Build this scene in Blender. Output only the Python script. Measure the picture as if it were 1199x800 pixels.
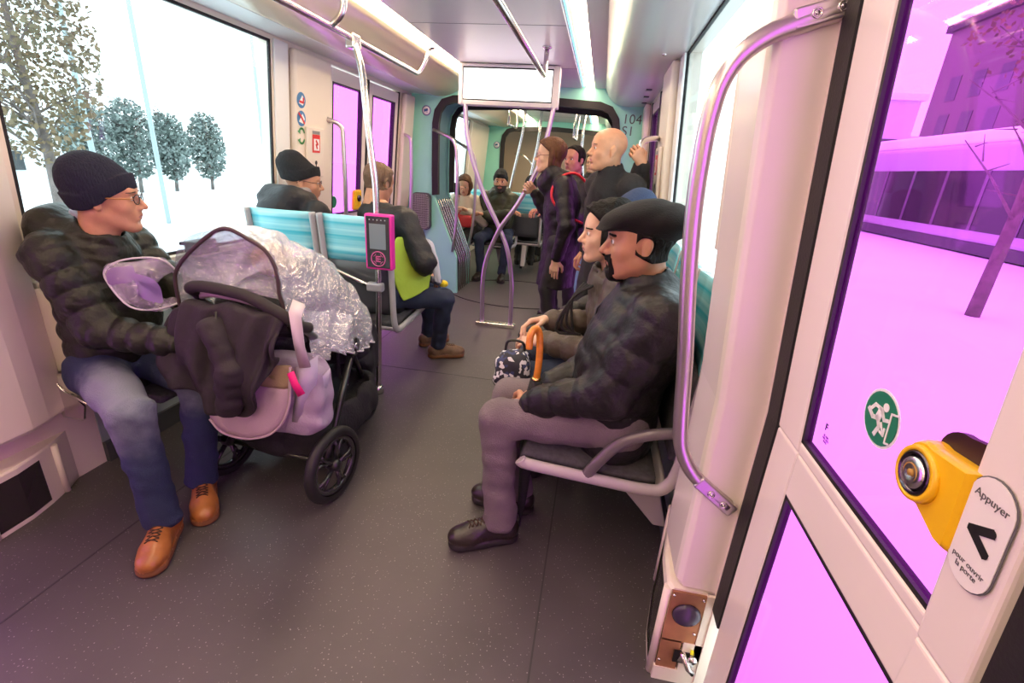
import bpy, bmesh, math, random
import numpy as np
from mathutils import Vector, Matrix, Quaternion

for _o in list(bpy.data.objects):
    bpy.data.objects.remove(_o)
random.seed(4)
SC = bpy.context.scene
COL = SC.collection

# ---------------------------------------------------------------- camera
cam_d = bpy.data.cameras.new('camera')
cam_d.sensor_width = 36.0
cam_d.lens = 553.26 / 1199.0 * 36.0
cam_d.clip_start = 0.05
cam_d.clip_end = 500
cam = bpy.data.objects.new('camera', cam_d)
COL.objects.link(cam)
RX = Vector((0.98198965, 0.17843227, 0.06211479))       # image right in world axes
RD = Vector((0.1192044, -0.33005781, -0.93640384))      # image down
RF = Vector((-0.14658319, 0.92694324, -0.34538326))     # view direction
cam.matrix_world = Matrix(((RX.x, -RD.x, -RF.x, 0.0), (RX.y, -RD.y, -RF.y, 0.0), (RX.z, -RD.z, -RF.z, 1.38), (0, 0, 0, 1)))
SC.camera = cam
# ---------------------------------------------------------------- colour, world
SC.view_settings.view_transform = 'Standard'
SC.view_settings.look = 'None'
SC.view_settings.gamma = 1.0
SC.view_settings.use_curve_mapping = False
SC.view_settings.exposure = 0.15
world = bpy.data.worlds.new('snowy_sky')
SC.world = world
world.use_nodes = True
_bg = world.node_tree.nodes['Background']
_bg.inputs[0].default_value = (0.93, 0.98, 1.0, 1)
_bg.inputs[1].default_value = 3.0
CEIL_POWER = 21.0
SC.cycles.use_denoising = True
SC.cycles.max_bounces = 8
SC.cycles.transparent_max_bounces = 24
SC.cycles.sample_clamp_indirect = 6.0

# ---------------------------------------------------------------- tags
def tag(o, label, cat, group=None):
    o['label'] = label
    o['category'] = cat
    if group:
        o['group'] = group
    return o
def stuff(o):
    o['kind'] = 'stuff'
    return o
def struct(o):
    o['kind'] = 'structure'
    return o
def empty(name, loc=(0, 0, 0), rz=0.0):
    o = bpy.data.objects.new(name, None)
    o.location = loc
    o.rotation_euler = (0, 0, rz)
    o.empty_display_size = 0.1
    COL.objects.link(o)
    return o
def thing(name, label, cat, loc=(0, 0, 0), rz=0.0, group=None):
    return tag(empty(name, loc, rz), label, cat, group)
def kids(o):
    return [c for c in bpy.data.objects if c.parent == o]
def dup(o, parent=None, loc=None, rz=None, label=None, group=None):
    c = o.copy()
    COL.objects.link(c)
    if parent is not None:
        c.parent = parent
    for ch in kids(o):
        dup(ch, c)
    if loc is not None:
        c.location = loc
    if rz is not None:
        c.rotation_euler = (0, 0, rz)
    if label:
        c['label'] = label
    if group:
        c['group'] = group
    return c

# ---------------------------------------------------------------- materials
MATS = {}
def mat(name, col, rough=0.5, metal=0.0, spec=0.5, noise=0.0, nscale=8.0, bump=0.0, bscale=60.0, emit=None, estr=0.0,
        trans=0.0, sheen=0.0, coat=0.0, alpha=1.0, sss=0.0, ior=None, bstretch=None, col2=None, rnoise=0.0):
    if name in MATS:
        return MATS[name]
    m = bpy.data.materials.new(name)
    m.use_nodes = True
    nt = m.node_tree
    b = nt.nodes['Principled BSDF']
    c = tuple(col) + (1,)
    b.inputs['Base Color'].default_value = c
    b.inputs['Roughness'].default_value = rough
    b.inputs['Metallic'].default_value = metal
    b.inputs['Specular IOR Level'].default_value = spec
    if ior: b.inputs['IOR'].default_value = ior
    if sheen:
        b.inputs['Sheen Weight'].default_value = sheen
    if coat:
        b.inputs['Coat Weight'].default_value = coat
        b.inputs['Coat Roughness'].default_value = 0.15
    if sss:
        b.inputs['Subsurface Weight'].default_value = sss
        b.inputs['Subsurface Radius'].default_value = (0.02, 0.008, 0.005)
    if emit:
        b.inputs['Emission Color'].default_value = tuple(emit) + (1,)
        b.inputs['Emission Strength'].default_value = estr
    if noise or bump or col2 or rnoise:
        tc = nt.nodes.new('ShaderNodeTexCoord')
        if noise or col2 or rnoise:
            nz = nt.nodes.new('ShaderNodeTexNoise')
            nz.inputs['Scale'].default_value = nscale
            nz.inputs['Detail'].default_value = 5
            nt.links.new(tc.outputs['Object'], nz.inputs['Vector'])
            rp = nt.nodes.new('ShaderNodeValToRGB')
            rp.color_ramp.elements[0].position = 0.3
            rp.color_ramp.elements[1].position = 0.7
            if col2:
                rp.color_ramp.elements[0].color = c
                rp.color_ramp.elements[1].color = tuple(col2) + (1,)
            else:
                rp.color_ramp.elements[0].color = tuple(max(0, x * (1 - noise)) for x in col) + (1,)
                rp.color_ramp.elements[1].color = tuple(min(1, x * (1 + noise)) for x in col) + (1,)
            nt.links.new(nz.outputs['Fac'], rp.inputs[0])
            nt.links.new(rp.outputs[0], b.inputs['Base Color'])
            if rnoise:
                mr = nt.nodes.new('ShaderNodeMapRange')
                mr.inputs['To Min'].default_value = max(0, rough - rnoise)
                mr.inputs['To Max'].default_value = rough + rnoise
                nt.links.new(nz.outputs['Fac'], mr.inputs['Value'])
                nt.links.new(mr.outputs[0], b.inputs['Roughness'])
        if bump:
            n2 = nt.nodes.new('ShaderNodeTexNoise')
            n2.inputs['Scale'].default_value = bscale
            n2.inputs['Detail'].default_value = 4
            if bstretch:
                mp = nt.nodes.new('ShaderNodeMapping')
                mp.inputs['Scale'].default_value = bstretch
                nt.links.new(tc.outputs['Object'], mp.inputs['Vector'])
                nt.links.new(mp.outputs[0], n2.inputs['Vector'])
            else:
                nt.links.new(tc.outputs['Object'], n2.inputs['Vector'])
            bp = nt.nodes.new('ShaderNodeBump')
            bp.inputs['Strength'].default_value = bump
            bp.inputs['Distance'].default_value = 0.01
            nt.links.new(n2.outputs['Fac'], bp.inputs['Height'])
            nt.links.new(bp.outputs[0], b.inputs['Normal'])
    MATS[name] = m
    return m
def tinted_glass(name, tint, gloss=0.08, haze=0.0, hazecol=(1, 1, 1), wobble=0.0):
    m = bpy.data.materials.new(name)
    m.use_nodes = True
    nt = m.node_tree
    nt.nodes.clear()
    out = nt.nodes.new('ShaderNodeOutputMaterial')
    tr = nt.nodes.new('ShaderNodeBsdfTransparent')
    tr.inputs[0].default_value = tuple(tint) + (1,)
    gl = nt.nodes.new('ShaderNodeBsdfGlossy')
    gl.inputs['Roughness'].default_value = 0.03
    fr = nt.nodes.new('ShaderNodeLayerWeight')
    pw = nt.nodes.new('ShaderNodeMath'); pw.operation = 'POWER'; pw.inputs[1].default_value = 5
    nt.links.new(fr.outputs['Facing'], pw.inputs[0])
    mu = nt.nodes.new('ShaderNodeMath'); mu.operation = 'MULTIPLY_ADD'
    mu.inputs[1].default_value = gloss * 10
    mu.inputs[2].default_value = gloss
    mu.use_clamp = True
    nt.links.new(pw.outputs[0], mu.inputs[0])
    mx = nt.nodes.new('ShaderNodeMixShader')
    nt.links.new(mu.outputs[0], mx.inputs[0])
    nt.links.new(tr.outputs[0], mx.inputs[1])
    nt.links.new(gl.outputs[0], mx.inputs[2])
    last = mx
    if haze:
        df = nt.nodes.new('ShaderNodeBsdfTranslucent')
        df.inputs[0].default_value = tuple(hazecol) + (1,)
        m2 = nt.nodes.new('ShaderNodeMixShader')
        m2.inputs[0].default_value = haze
        nt.links.new(mx.outputs[0], m2.inputs[1])
        nt.links.new(df.outputs[0], m2.inputs[2])
        last = m2
    if wobble:
        tc = nt.nodes.new('ShaderNodeTexCoord')
        n2 = nt.nodes.new('ShaderNodeTexNoise')
        n2.inputs['Scale'].default_value = 22
        n2.inputs['Detail'].default_value = 6
        n2.inputs['Distortion'].default_value = 1.5
        nt.links.new(tc.outputs['Object'], n2.inputs['Vector'])
        bp = nt.nodes.new('ShaderNodeBump')
        bp.inputs['Strength'].default_value = wobble
        bp.inputs['Distance'].default_value = 0.02
        nt.links.new(n2.outputs['Fac'], bp.inputs['Height'])
        nt.links.new(bp.outputs[0], gl.inputs['Normal'])
        nt.links.new(bp.outputs[0], fr.inputs['Normal'])
    nt.links.new(last.outputs[0], out.inputs[0])
    MATS[name] = m
    return m

M_CREAM = mat('cream_panel', (0.78, 0.70, 0.60), 0.35, noise=0.03, nscale=2, coat=0.2)
M_CREAM2 = mat('cream_coving', (0.80, 0.68, 0.50), 0.3, coat=0.4)
M_WHITE = mat('white_panel', (0.80, 0.82, 0.82), 0.3, noise=0.02, nscale=3)
M_CEIL = mat('glossy_ceiling', (0.66, 0.62, 0.62), 0.30, noise=0.06, nscale=1.5, rnoise=0.04)
M_COVEW = mat('satin_coving', (0.86, 0.82, 0.80), 0.22, metal=0.25)
M_PINKJ = mat('door_jamb', (0.82, 0.74, 0.70), 0.25, coat=0.3)
M_SEAL = mat('black_rubber', (0.012, 0.01, 0.012), 0.55, bump=0.1, bscale=200)
M_BLACK = mat('black_plastic', (0.015, 0.015, 0.016), 0.35)
M_STEEL = mat('brushed_steel', (0.72, 0.70, 0.68), 0.22, metal=1.0, bump=0.05, bscale=300)
M_SATIN = mat('satin_rail', (0.62, 0.58, 0.57), 0.28, metal=0.9)
M_CYAN = mat('pale_cyan_paint', (0.28, 0.68, 0.56), 0.4, noise=0.04, nscale=4)
M_TEAL = mat('dark_teal', (0.10, 0.25, 0.28), 0.5)
M_GREY = mat('grey_shell', (0.42, 0.42, 0.43), 0.35, noise=0.03)
M_DGREY = mat('dark_grey_shell', (0.06, 0.065, 0.07), 0.4, noise=0.1)
M_LIGHT = mat('ceiling_light_diffuser', (1, 1, 1), 0.5, emit=(1.0, 0.77, 0.50), estr=CEIL_POWER)
M_BLUEL = mat('blue_light_line', (0.3, 0.8, 1), 0.5, emit=(0.15, 0.65, 1.0), estr=2.0)
M_MAG = tinted_glass('magenta_film_glass', (0.90, 0.40, 0.97), 0.03)
M_CLEAR = tinted_glass('clear_window_glass', (0.90, 0.985, 1.0), 0.03)
M_WHITEP = mat('white_print', (0.85, 0.85, 0.85), 0.5)
M_BLKP = mat('black_print', (0.01, 0.01, 0.012), 0.5)
M_NAVYP = mat('blue_print', (0.03, 0.10, 0.30), 0.5)
M_REDP = mat('red_print', (0.65, 0.03, 0.03), 0.45)
M_GREENP = mat('green_print', (0.01, 0.20, 0.11), 0.4)

# ---------------------------------------------------------------- mesh builder
class MB:
    def __init__(s):
        s.v = []; s.f = []; s.m = []; s.sm = []; s.cur = 0
    def mesh(s, vs, fs, smooth=False):
        o = len(s.v)
        s.v += [tuple(v) for v in vs]
        for f in fs:
            s.f.append([i + o for i in f]); s.m.append(s.cur); s.sm.append(smooth)
        return s
    def box(s, x0, x1, y0, y1, z0, z1):
        vs = [(x, y, z) for z in (z0, z1) for y in (y0, y1) for x in (x0, x1)]
        return s.mesh(vs, [(0, 2, 3, 1), (4, 5, 7, 6), (0, 1, 5, 4), (2, 6, 7, 3), (0, 4, 6, 2), (1, 3, 7, 5)])
    def obox(s, c, ax, ay, az):
        """oriented box: centre and three half-vectors"""
        c, ax, ay, az = map(Vector, (c, ax, ay, az))
        vs = [c + ax * i + ay * j + az * k for k in (-1, 1) for j in (-1, 1) for i in (-1, 1)]
        return s.mesh(vs, [(0, 2, 3, 1), (4, 5, 7, 6), (0, 1, 5, 4), (2, 6, 7, 3), (0, 4, 6, 2), (1, 3, 7, 5)])
    def tube(s, pts, r, n=12, cap=True, smooth=True, flat=1.0, closed=False):
        pts = [Vector(p) for p in pts]
        rs = r if isinstance(r, (list, tuple)) else [r] * len(pts)
        vs = []; fs = []
        up = None
        N = len(pts)
        for i, p in enumerate(pts):
            if closed:
                t = (pts[(i + 1) % N] - pts[i - 1]).normalized()
            else:
                t = (pts[min(i + 1, N - 1)] - pts[max(i - 1, 0)]).normalized()
            if up is None:
                a = Vector((0, 0, 1)) if abs(t.z) < 0.9 else Vector((1, 0, 0))
                up = t.cross(a).normalized()
            up = (up - t * up.dot(t)).normalized()
            w = t.cross(up)
            for k in range(n):
                an = 2 * math.pi * k / n
                vs.append(p + (up * math.cos(an) + w * math.sin(an) * flat) * rs[i])
        for i in range(N if closed else N - 1):
            for k in range(n):
                a = i * n + k; b = i * n + (k + 1) % n
                j = ((i + 1) % N) * n
                fs.append((a, b, j + (k + 1) % n, j + k))
        s.mesh(vs, fs, smooth)
        if cap and not closed:
            o = len(s.v) - len(vs)
            s.f.append([o + k for k in reversed(range(n))]); s.m.append(s.cur); s.sm.append(False)
            s.f.append([o + (N - 1) * n + k for k in range(n)]); s.m.append(s.cur); s.sm.append(False)
        return s
    def lathe(s, prof, c=(0, 0, 0), axis='z', n=24, smooth=True):
        vs = []; fs = []
        c = Vector(c)
        for (r, h) in prof:
            for k in range(n):
                a = 2 * math.pi * k / n
                x, y = r * math.cos(a), r * math.sin(a)
                if axis == 'z': q = Vector((x, y, h))
                elif axis == 'x': q = Vector((h, x, y))
                else: q = Vector((y, h, x))
                vs.append(c + q)
        for i in range(len(prof) - 1):
            for k in range(n):
                fs.append((i * n + k, i * n + (k + 1) % n, (i + 1) * n + (k + 1) % n, (i + 1) * n + k))
        fs.append(tuple(reversed(range(n))))
        fs.append(tuple((len(prof) - 1) * n + k for k in range(n)))
        return s.mesh(vs, fs, smooth)
    def sphere(s, c, r, n=16, m=10, sc=(1, 1, 1)):
        vs = []; fs = []
        c = Vector(c)
        for i in range(m + 1):
            ph = math.pi * i / m
            for k in range(n):
                a = 2 * math.pi * k / n
                vs.append(c + Vector((r * sc[0] * math.sin(ph) * math.cos(a), r * sc[1] * math.sin(ph) * math.sin(a), r * sc[2] * math.cos(ph))))
        for i in range(m):
            for k in range(n):
                fs.append((i * n + k, (i + 1) * n + k, (i + 1) * n + (k + 1) % n, i * n + (k + 1) % n))
        return s.mesh(vs, fs, True)
    def prism(s, poly, a, b, smooth=False):
        """poly: list of 3D points (planar); extruded from offset a to offset b"""
        n = len(poly)
        a = Vector(a); b = Vector(b)
        vs = [Vector(p) + a for p in poly] + [Vector(p) + b for p in poly]
        fs = [tuple(reversed(range(n))), tuple(range(n, 2 * n))] + [(i, (i + 1) % n, n + (i + 1) % n, n + i) for i in range(n)]
        return s.mesh(vs, fs, smooth)
    def grid(s, P, smooth=True, thick=None):
        """P[i][j] points surface"""
        ni = len(P); nj = len(P[0])
        vs = [p for row in P for p in row]
        fs = [(i * nj + j, i * nj + j + 1, (i + 1) * nj + j + 1, (i + 1) * nj + j) for i in range(ni - 1) for j in range(nj - 1)]
        return s.mesh(vs, fs, smooth)
    def use(s, i):
        s.cur = i
        return s
    def build(s, name, mats, parent=None, loc=None, rz=None, bevel=0.0, solid=0.0, sub=0):
        me = bpy.data.meshes.new(name)
        me.from_pydata(s.v, [], s.f)
        if not isinstance(mats, (list, tuple)):
            mats = [mats]
        for q in mats:
            me.materials.append(q)
        me.polygons.foreach_set('material_index', s.m)
        me.polygons.foreach_set('use_smooth', s.sm)
        bm = bmesh.new(); bm.from_mesh(me)
        bmesh.ops.recalc_face_normals(bm, faces=bm.faces)
        bm.to_mesh(me); bm.free()
        me.update()
        o = bpy.data.objects.new(name, me)
        COL.objects.link(o)
        if parent is not None:
            o.parent = parent
        if loc is not None:
            o.location = loc
        if rz is not None:
            o.rotation_euler = (0, 0, rz)
        if solid:
            q = o.modifiers.new('solid', 'SOLIDIFY'); q.thickness = solid; q.offset = 0
        if bevel:
            q = o.modifiers.new('bevel', 'BEVEL'); q.width = bevel; q.segments = 3; q.limit_method = 'ANGLE'; q.angle_limit = 0.6
            q.harden_normals = False
        if sub:
            q = o.modifiers.new('sub', 'SUBSURF'); q.levels = sub; q.render_levels = sub
        return o
def catmull(pts, n=6):
    P = [Vector(p) for p in pts]
    P = [P[0] * 2 - P[1]] + P + [P[-1] * 2 - P[-2]]
    out = []
    for i in range(1, len(P) - 2):
        for k in range(n):
            t = k / n
            out.append(0.5 * ((2 * P[i]) + (P[i + 1] - P[i - 1]) * t + (2 * P[i - 1] - 5 * P[i] + 4 * P[i + 1] - P[i + 2]) * t * t + (3 * P[i] - P[i - 1] - 3 * P[i + 1] + P[i + 2]) * t ** 3))
    out.append(P[-2])
    return out
def fillet(pts, rad=0.08, n=6):
    """polyline with rounded corners"""
    P = [Vector(p) for p in pts]
    out = [P[0]]
    for i in range(1, len(P) - 1):
        a = P[i - 1] - P[i]; b = P[i + 1] - P[i]
        r = min(rad, a.length * 0.49, b.length * 0.49)
        A = P[i] + a.normalized() * r; B = P[i] + b.normalized() * r
        for k in range(n + 1):
            t = k / n
            out.append(A * (1 - t) ** 2 + P[i] * 2 * t * (1 - t) + B * t * t)
    out.append(P[-1])
    return out
def text_mesh(name, body, size, m, M, parent=None, thick=0.0004, bold=False, space=1.0):
    cu = bpy.data.curves.new(name, 'FONT')
    cu.body = body; cu.size = size; cu.align_x = 'CENTER'; cu.align_y = 'CENTER'; cu.extrude = thick
    cu.space_line = 0.9; cu.space_character = space
    if bold: cu.offset = size * 0.02
    tmp = bpy.data.objects.new(name, cu)
    COL.objects.link(tmp)
    dg = bpy.context.evaluated_depsgraph_get()
    me = bpy.data.meshes.new_from_object(tmp.evaluated_get(dg))
    bpy.data.objects.remove(tmp)
    me.transform(M)
    me.materials.clear(); me.materials.append(m)
    o = bpy.data.objects.new(name, me)
    COL.objects.link(o)
    if parent is not None: o.parent = parent
    return o
def frameM(o, x, y):
    x = Vector(x).normalized(); y = Vector(y).normalized(); z = x.cross(y)
    return Matrix(((x.x, y.x, z.x, o[0]), (x.y, y.y, z.y, o[1]), (x.z, y.z, z.z, o[2]), (0, 0, 0, 1)))
# ================================================================ THE SETTING
ZB = 0.9
def xw(side, z):
    """inner face of the wall: side -1 = left, +1 = right; the sides lean in above the waist"""
    d = max(0.0, z - ZB)
    return (-2.08 + 0.085 * d) if side < 0 else (0.43 - 0.075 * d)
def slab(mb, side, y0, y1, z0, z1, a=0.0, b=0.08):
    """wall slab between inner offset a (negative = into the room) and outer offset b"""
    zs = [z0] + ([ZB] if z0 < ZB < z1 else []) + [z1]
    for i in range(len(zs) - 1):
        za, zb = zs[i], zs[i + 1]
        vs = []
        for z in (za, zb):
            x = xw(side, z)
            for y in (y0, y1):
                for k in (a, b):
                    vs.append((x + side * k, y, z))
        mb.mesh(vs, [(0, 1, 3, 2), (4, 6, 7, 5), (0, 4, 5, 1), (2, 3, 7, 6), (0, 2, 6, 4), (1, 5, 7, 3)])
    return mb
CZ = 2.12
# ---- floor with speckled lino
def floor_material():
    m = mat('speckled_lino', (0.10, 0.088, 0.092), 0.5)
    nt = m.node_tree; b = nt.nodes['Principled BSDF']
    tc = nt.nodes.new('ShaderNodeTexCoord')
    v = nt.nodes.new('ShaderNodeTexVoronoi'); v.inputs['Scale'].default_value = 75
    nt.links.new(tc.outputs['Object'], v.inputs['Vector'])
    r = nt.nodes.new('ShaderNodeValToRGB')
    r.color_ramp.elements[0].position = 0.10; r.color_ramp.elements[0].color = (1, 1, 1, 1)
    r.color_ramp.elements[1].position = 0.16; r.color_ramp.elements[1].color = (0, 0, 0, 1)
    nt.links.new(v.outputs['Distance'], r.inputs[0])
    n = nt.nodes.new('ShaderNodeTexNoise'); n.inputs['Scale'].default_value = 2.2; n.inputs['Detail'].default_value = 8
    nt.links.new(tc.outputs['Object'], n.inputs['Vector'])
    r2 = nt.nodes.new('ShaderNodeValToRGB')
    r2.color_ramp.elements[0].position = 0.3; r2.color_ramp.elements[0].color = (0.055, 0.048, 0.050, 1)
    r2.color_ramp.elements[1].position = 0.75; r2.color_ramp.elements[1].color = (0.095, 0.083, 0.084, 1)
    nt.links.new(n.outputs['Fac'], r2.inputs[0])
    n3 = nt.nodes.new('ShaderNodeTexNoise'); n3.inputs['Scale'].default_value = 28
    nt.links.new(tc.outputs['Object'], n3.inputs['Vector'])
    mm = nt.nodes.new('ShaderNodeMath'); mm.operation = 'MULTIPLY'
    nt.links.new(r.outputs[0], mm.inputs[0]); nt.links.new(n3.outputs['Fac'], mm.inputs[1])
    mx = nt.nodes.new('ShaderNodeMix'); mx.data_type = 'RGBA'
    nt.links.new(mm.outputs[0], mx.inputs['Factor'])
    nt.links.new(r2.outputs[0], mx.inputs['A']); mx.inputs['B'].default_value = (0.40, 0.37, 0.37, 1)
    nt.links.new(mx.outputs['Result'], b.inputs['Base Color'])
    mr = nt.nodes.new('ShaderNodeMapRange'); mr.inputs['To Min'].default_value = 0.30; mr.inputs['To Max'].default_value = 0.62
    nt.links.new(n.outputs['Fac'], mr.inputs['Value']); nt.links.new(mr.outputs[0], b.inputs['Roughness'])
    bp = nt.nodes.new('ShaderNodeBump'); bp.inputs['Strength'].default_value = 0.12; bp.inputs['Distance'].default_value = 0.004
    nt.links.new(n3.outputs['Fac'], bp.inputs['Height']); nt.links.new(bp.outputs[0], b.inputs['Normal'])
    return m
M_FLOOR = floor_material()
mb = MB(); mb.box(-2.16, 0.52, -2.6, 9.4, -0.06, 0.0)
fl = struct(mb.build('floor', M_FLOOR))
# floor joints: round turntable seam at the gangway and straight seams
mb = MB()
for cy, sgn in ((5.33, -1), (5.33, 1)):
    arc = [(-0.825 + 0.80 * math.cos(a), cy + sgn * (0.62 * math.sin(a)), 0.001) for a in [math.pi * k / 28 for k in range(29)]]
    mb.tube(arc, 0.007, 6, flat=1)
struct(mb.build('trim_1', M_SEAL))
mb = MB()
mb.box(-1.62, -1.614, -2.6, 5.0, 0.0, 0.0012); mb.box(-0.04, -0.034, -2.6, 5.0, 0.0, 0.0012)
mb.box(-1.62, -0.034, 2.9, 2.905, 0.0, 0.0012)
struct(mb.build('trim_2', mat('seam_dark', (0.04, 0.036, 0.038), 0.6)))

# ---- ceiling and coving for one car section
def section_ceiling(y0, y1, n):
    mb = MB()
    mb.box(-1.20, -0.29, y0, y1, CZ, CZ + 0.05)             # middle panel
    mb.box(-0.172, -0.06, y0, y1, CZ + 0.004, CZ + 0.05)
    mb.box(-0.29, -0.246, y0, y1, CZ + 0.012, CZ + 0.05)
    mb.box(-2.1, 0.5, y0, y1, CZ + 0.051, CZ + 0.09)
    o = struct(mb.build('ceiling', M_CEIL))
    # seams across the middle panel
    s = MB()
    y = y0 + 0.9
    while y < y1:
        s.box(-1.20, -0.29, y, y + 0.006, CZ - 0.001, CZ + 0.001); y += 1.15
    s.build('panel_seam', mat('seam_grey', (0.2, 0.19, 0.2), 0.5), o)
    # coving: left warm cream, then white soffit up to the window head
    def strip(prof, name, m):
        g = MB()
        P = catmull([(x, 0, z) for x, z in prof], 5)
        g.grid([[(p.x, y, p.z) for y in (y0, y1)] for p in P])
        # top closure gives depth
        return struct(g.build(name, m, solid=0.012))
    strip([(-1.335, CZ - 0.0), (-1.36, CZ - 0.014), (-1.40, CZ - 0.016), (-1.45, 2.09), (-1.52, 2.052), (-1.60, 2.018), (-1.68, 2.005), (-1.73, 2.005)], 'trim_%d' % n, M_CREAM2)
    strip([(-1.74, 2.009), (-1.86, 2.016), (-1.975, 2.02), (-1.99, 2.03)], 'trim_%d' % (n + 1), M_WHITE)
    strip([(-0.06, CZ), (-0.045, 2.095), (-0.01, 2.04), (0.05, 2.0), (0.13, 1.985), (0.22, 1.985), (0.35, 1.99)], 'trim_%d' % (n + 2), M_COVEW)
    # the light strips
    g = MB(); g.box(-1.335, -1.205, y0 + 0.02, y1 - 0.02, CZ + 0.004, CZ + 0.03)
    a = tag(g.build('ceiling_light', M_LIGHT), 'x', 'ceiling light', 'light strips')
    g = MB(); g.box(-0.246, -0.172, y0 + 0.02, y1 - 0.02, CZ + 0.004, CZ + 0.03)
    b = tag(g.build('ceiling_light', M_LIGHT), 'x', 'ceiling light', 'light strips')
    g = MB(); g.box(-0.279, -0.268, y0 + 0.02, y1 - 0.02, CZ + 0.008, CZ + 0.013)
    c = tag(g.build('blue_light_line', M_BLUEL), 'x', 'light line')
    return a, b, c
la, lb, lc = section_ceiling(-2.5, 5.04, 3)
la['label'] = 'long white ceiling light strip above the left overhead rail, nearer than the bulkhead'
lb['label'] = 'long bright white ceiling light strip right of the hanging screen'
lc['label'] = 'thin blue light line in the ceiling beside the right light strip'
la, lb, lc = section_ceiling(5.62, 8.5, 6)
la['label'] = 'left ceiling light strip seen through the gangway opening, behind the screen'
lb['label'] = 'right ceiling light strip seen through the gangway opening, above the bald man'
lc['label'] = 'thin blue ceiling light line far beyond the gangway opening'
for o in (la, lb): o['group'] = 'light strips beyond the gangway'

# ---- side walls
WIN = {-1: [(1.43, 2.87), (5.95, 7.35)], 1: [(1.42, 2.90), (5.95, 7.35)]}
DOOR = {-1: [(3.48, 4.78), (-0.35, 0.98)], 1: [(3.48, 4.78), (-0.35, 1.03)]}
WZ0, WZ1 = 0.86, 1.99
DZ1 = 1.985
for side, nm in ((-1, 'wall_left'), (1, 'wall_right')):
    mb = MB()
    ops = sorted([(a, b, 'w') for a, b in WIN[side]] + [(a, b, 'd') for a, b in DOOR[side]])
    y = -2.6
    for a, b, k in ops:
        slab(mb, side, y, a, 0, 2.03)
        if k == 'w':
            slab(mb, side, a, b, 0, WZ0); slab(mb, side, a, b, WZ1, 2.03)
        else:
            slab(mb, side, a, b, DZ1, 2.03); slab(mb, side, a, b, -0.05, 0.0)
        y = b
    slab(mb, side, y, 9.4, 0, 2.03)
    struct(mb.build(nm, M_CREAM))
# lower wall colour band and window frames
wn = 0
for side in (-1, 1):
    for a, b in WIN[side]:
        wn += 1
        mb = MB()
        t = 0.014
        slab(mb, side, a, a + t, WZ0, WZ1, 0.003, 0.016); slab(mb, side, b - t, b, WZ0, WZ1, 0.003, 0.016)
        slab(mb, side, a, b, WZ0, WZ0 + t, 0.003, 0.016); slab(mb, side, a, b, WZ1 - t, WZ1, 0.003, 0.016)
        f = struct(mb.build('window_%d' % wn, M_SEAL))
        g = MB(); slab(g, side, a + t, b - t, WZ0 + t, WZ1 - t, 0.007, 0.012)
        g.build('window_pane', M_CLEAR, f)
        s = MB()
        slab(s, side, a - 0.02, b + 0.02, WZ0 - 0.03, WZ0, -0.03, 0.0)
        s.build('window_sill', M_CREAM, f, bevel=0.006)
    # white reveals beside the far window edges
# pale pilasters between window and far doors
tn = 9
for side in (-1, 1):
    for (a, b) in ((2.885, 3.02),):
        mb = MB(); slab(mb, side, a, b, 0.0, 2.0, -0.012, 0.0)
        struct(mb.build('trim_%d' % tn, M_WHITE, bevel=0.004)); tn += 1
    mb = MB(); slab(mb, side, 3.03, 3.46, 0.0, 1.985, -0.05, 0.0)
    struct(mb.build('trim_%d' % tn, M_CREAM, bevel=0.02)); tn += 1
    mb = MB(); slab(mb, side, 4.80, 5.04, 0.0, 1.985, -0.05, 0.0)
    struct(mb.build('trim_%d' % tn, M_CREAM, bevel=0.02)); tn += 1
    mb = MB(); slab(mb, side, 7.4, 8.48, 0.0, 1.985, -0.03, 0.0)
    struct(mb.build('trim_%d' % tn, M_CREAM, bevel=0.02)); tn += 1

# ---- doors: two leaves each, magenta film glass
def door(side, y0, y1, idx, z_mid0=0.80, z_mid1=0.93):
    mid = (y0 + y1) / 2
    seal = 0.03
    root = None
    for k, (a, b) in enumerate(((y0 + 0.02, mid - seal / 2), (mid + seal / 2, y1 - 0.02))):
        st = 0.075
        mb = MB()
        slab(mb, side, a, a + st, 0.02, DZ1 - 0.01, 0.012, 0.055)
        slab(mb, side, b - st, b, 0.02, DZ1 - 0.01, 0.012, 0.055)
        slab(mb, side, a + st, b - st, z_mid0, z_mid1, 0.012, 0.055)
        slab(mb, side, a + st, b - st, 0.02, 0.13, 0.012, 0.055)
        slab(mb, side, a + st, b - st, DZ1 - 0.10, DZ1 - 0.01, 0.012, 0.055)
        o = mb.build('door_%d' % idx if k == 0 else 'door_leaf', M_PINKJ if k == 0 else M_PINKJ, root, bevel=0.004)
        if k == 0:
            root = struct(o)
        for za, zb in ((0.13, z_mid0), (z_mid1, DZ1 - 0.10)):
            g = MB(); t = 0.009
            ya, yb = a + st, b - st
            slab(g, side, ya, ya + t, za, zb, 0.008, 0.05); slab(g, side, yb - t, yb, za, zb, 0.008, 0.05)
            slab(g, side, ya, yb, za, za + t, 0.008, 0.05); slab(g, side, ya, yb, zb - t, zb, 0.008, 0.05)
            g.build('glazing_gasket', M_SEAL, root)
            g = MB(); slab(g, side, ya + t, yb - t, za + t, zb - t, 0.024, 0.030)
            g.build('glass_pane', M_MAG, root)
    g = MB(); slab(g, side, mid - seal / 2, mid + seal / 2, 0.0, DZ1, 0.006, 0.06)
    slab(g, side, y0 - 0.0, y0 + 0.02, 0.0, DZ1, 0.006, 0.07); slab(g, side, y1 - 0.02, y1, 0.0, DZ1, 0.006, 0.07)
    g.build('door_seal', M_SEAL, root)
    return root
door(-1, 3.48, 4.78, 1); door(1, 3.48, 4.78, 2)
door(-1, -0.35, 0.98, 3)
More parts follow.
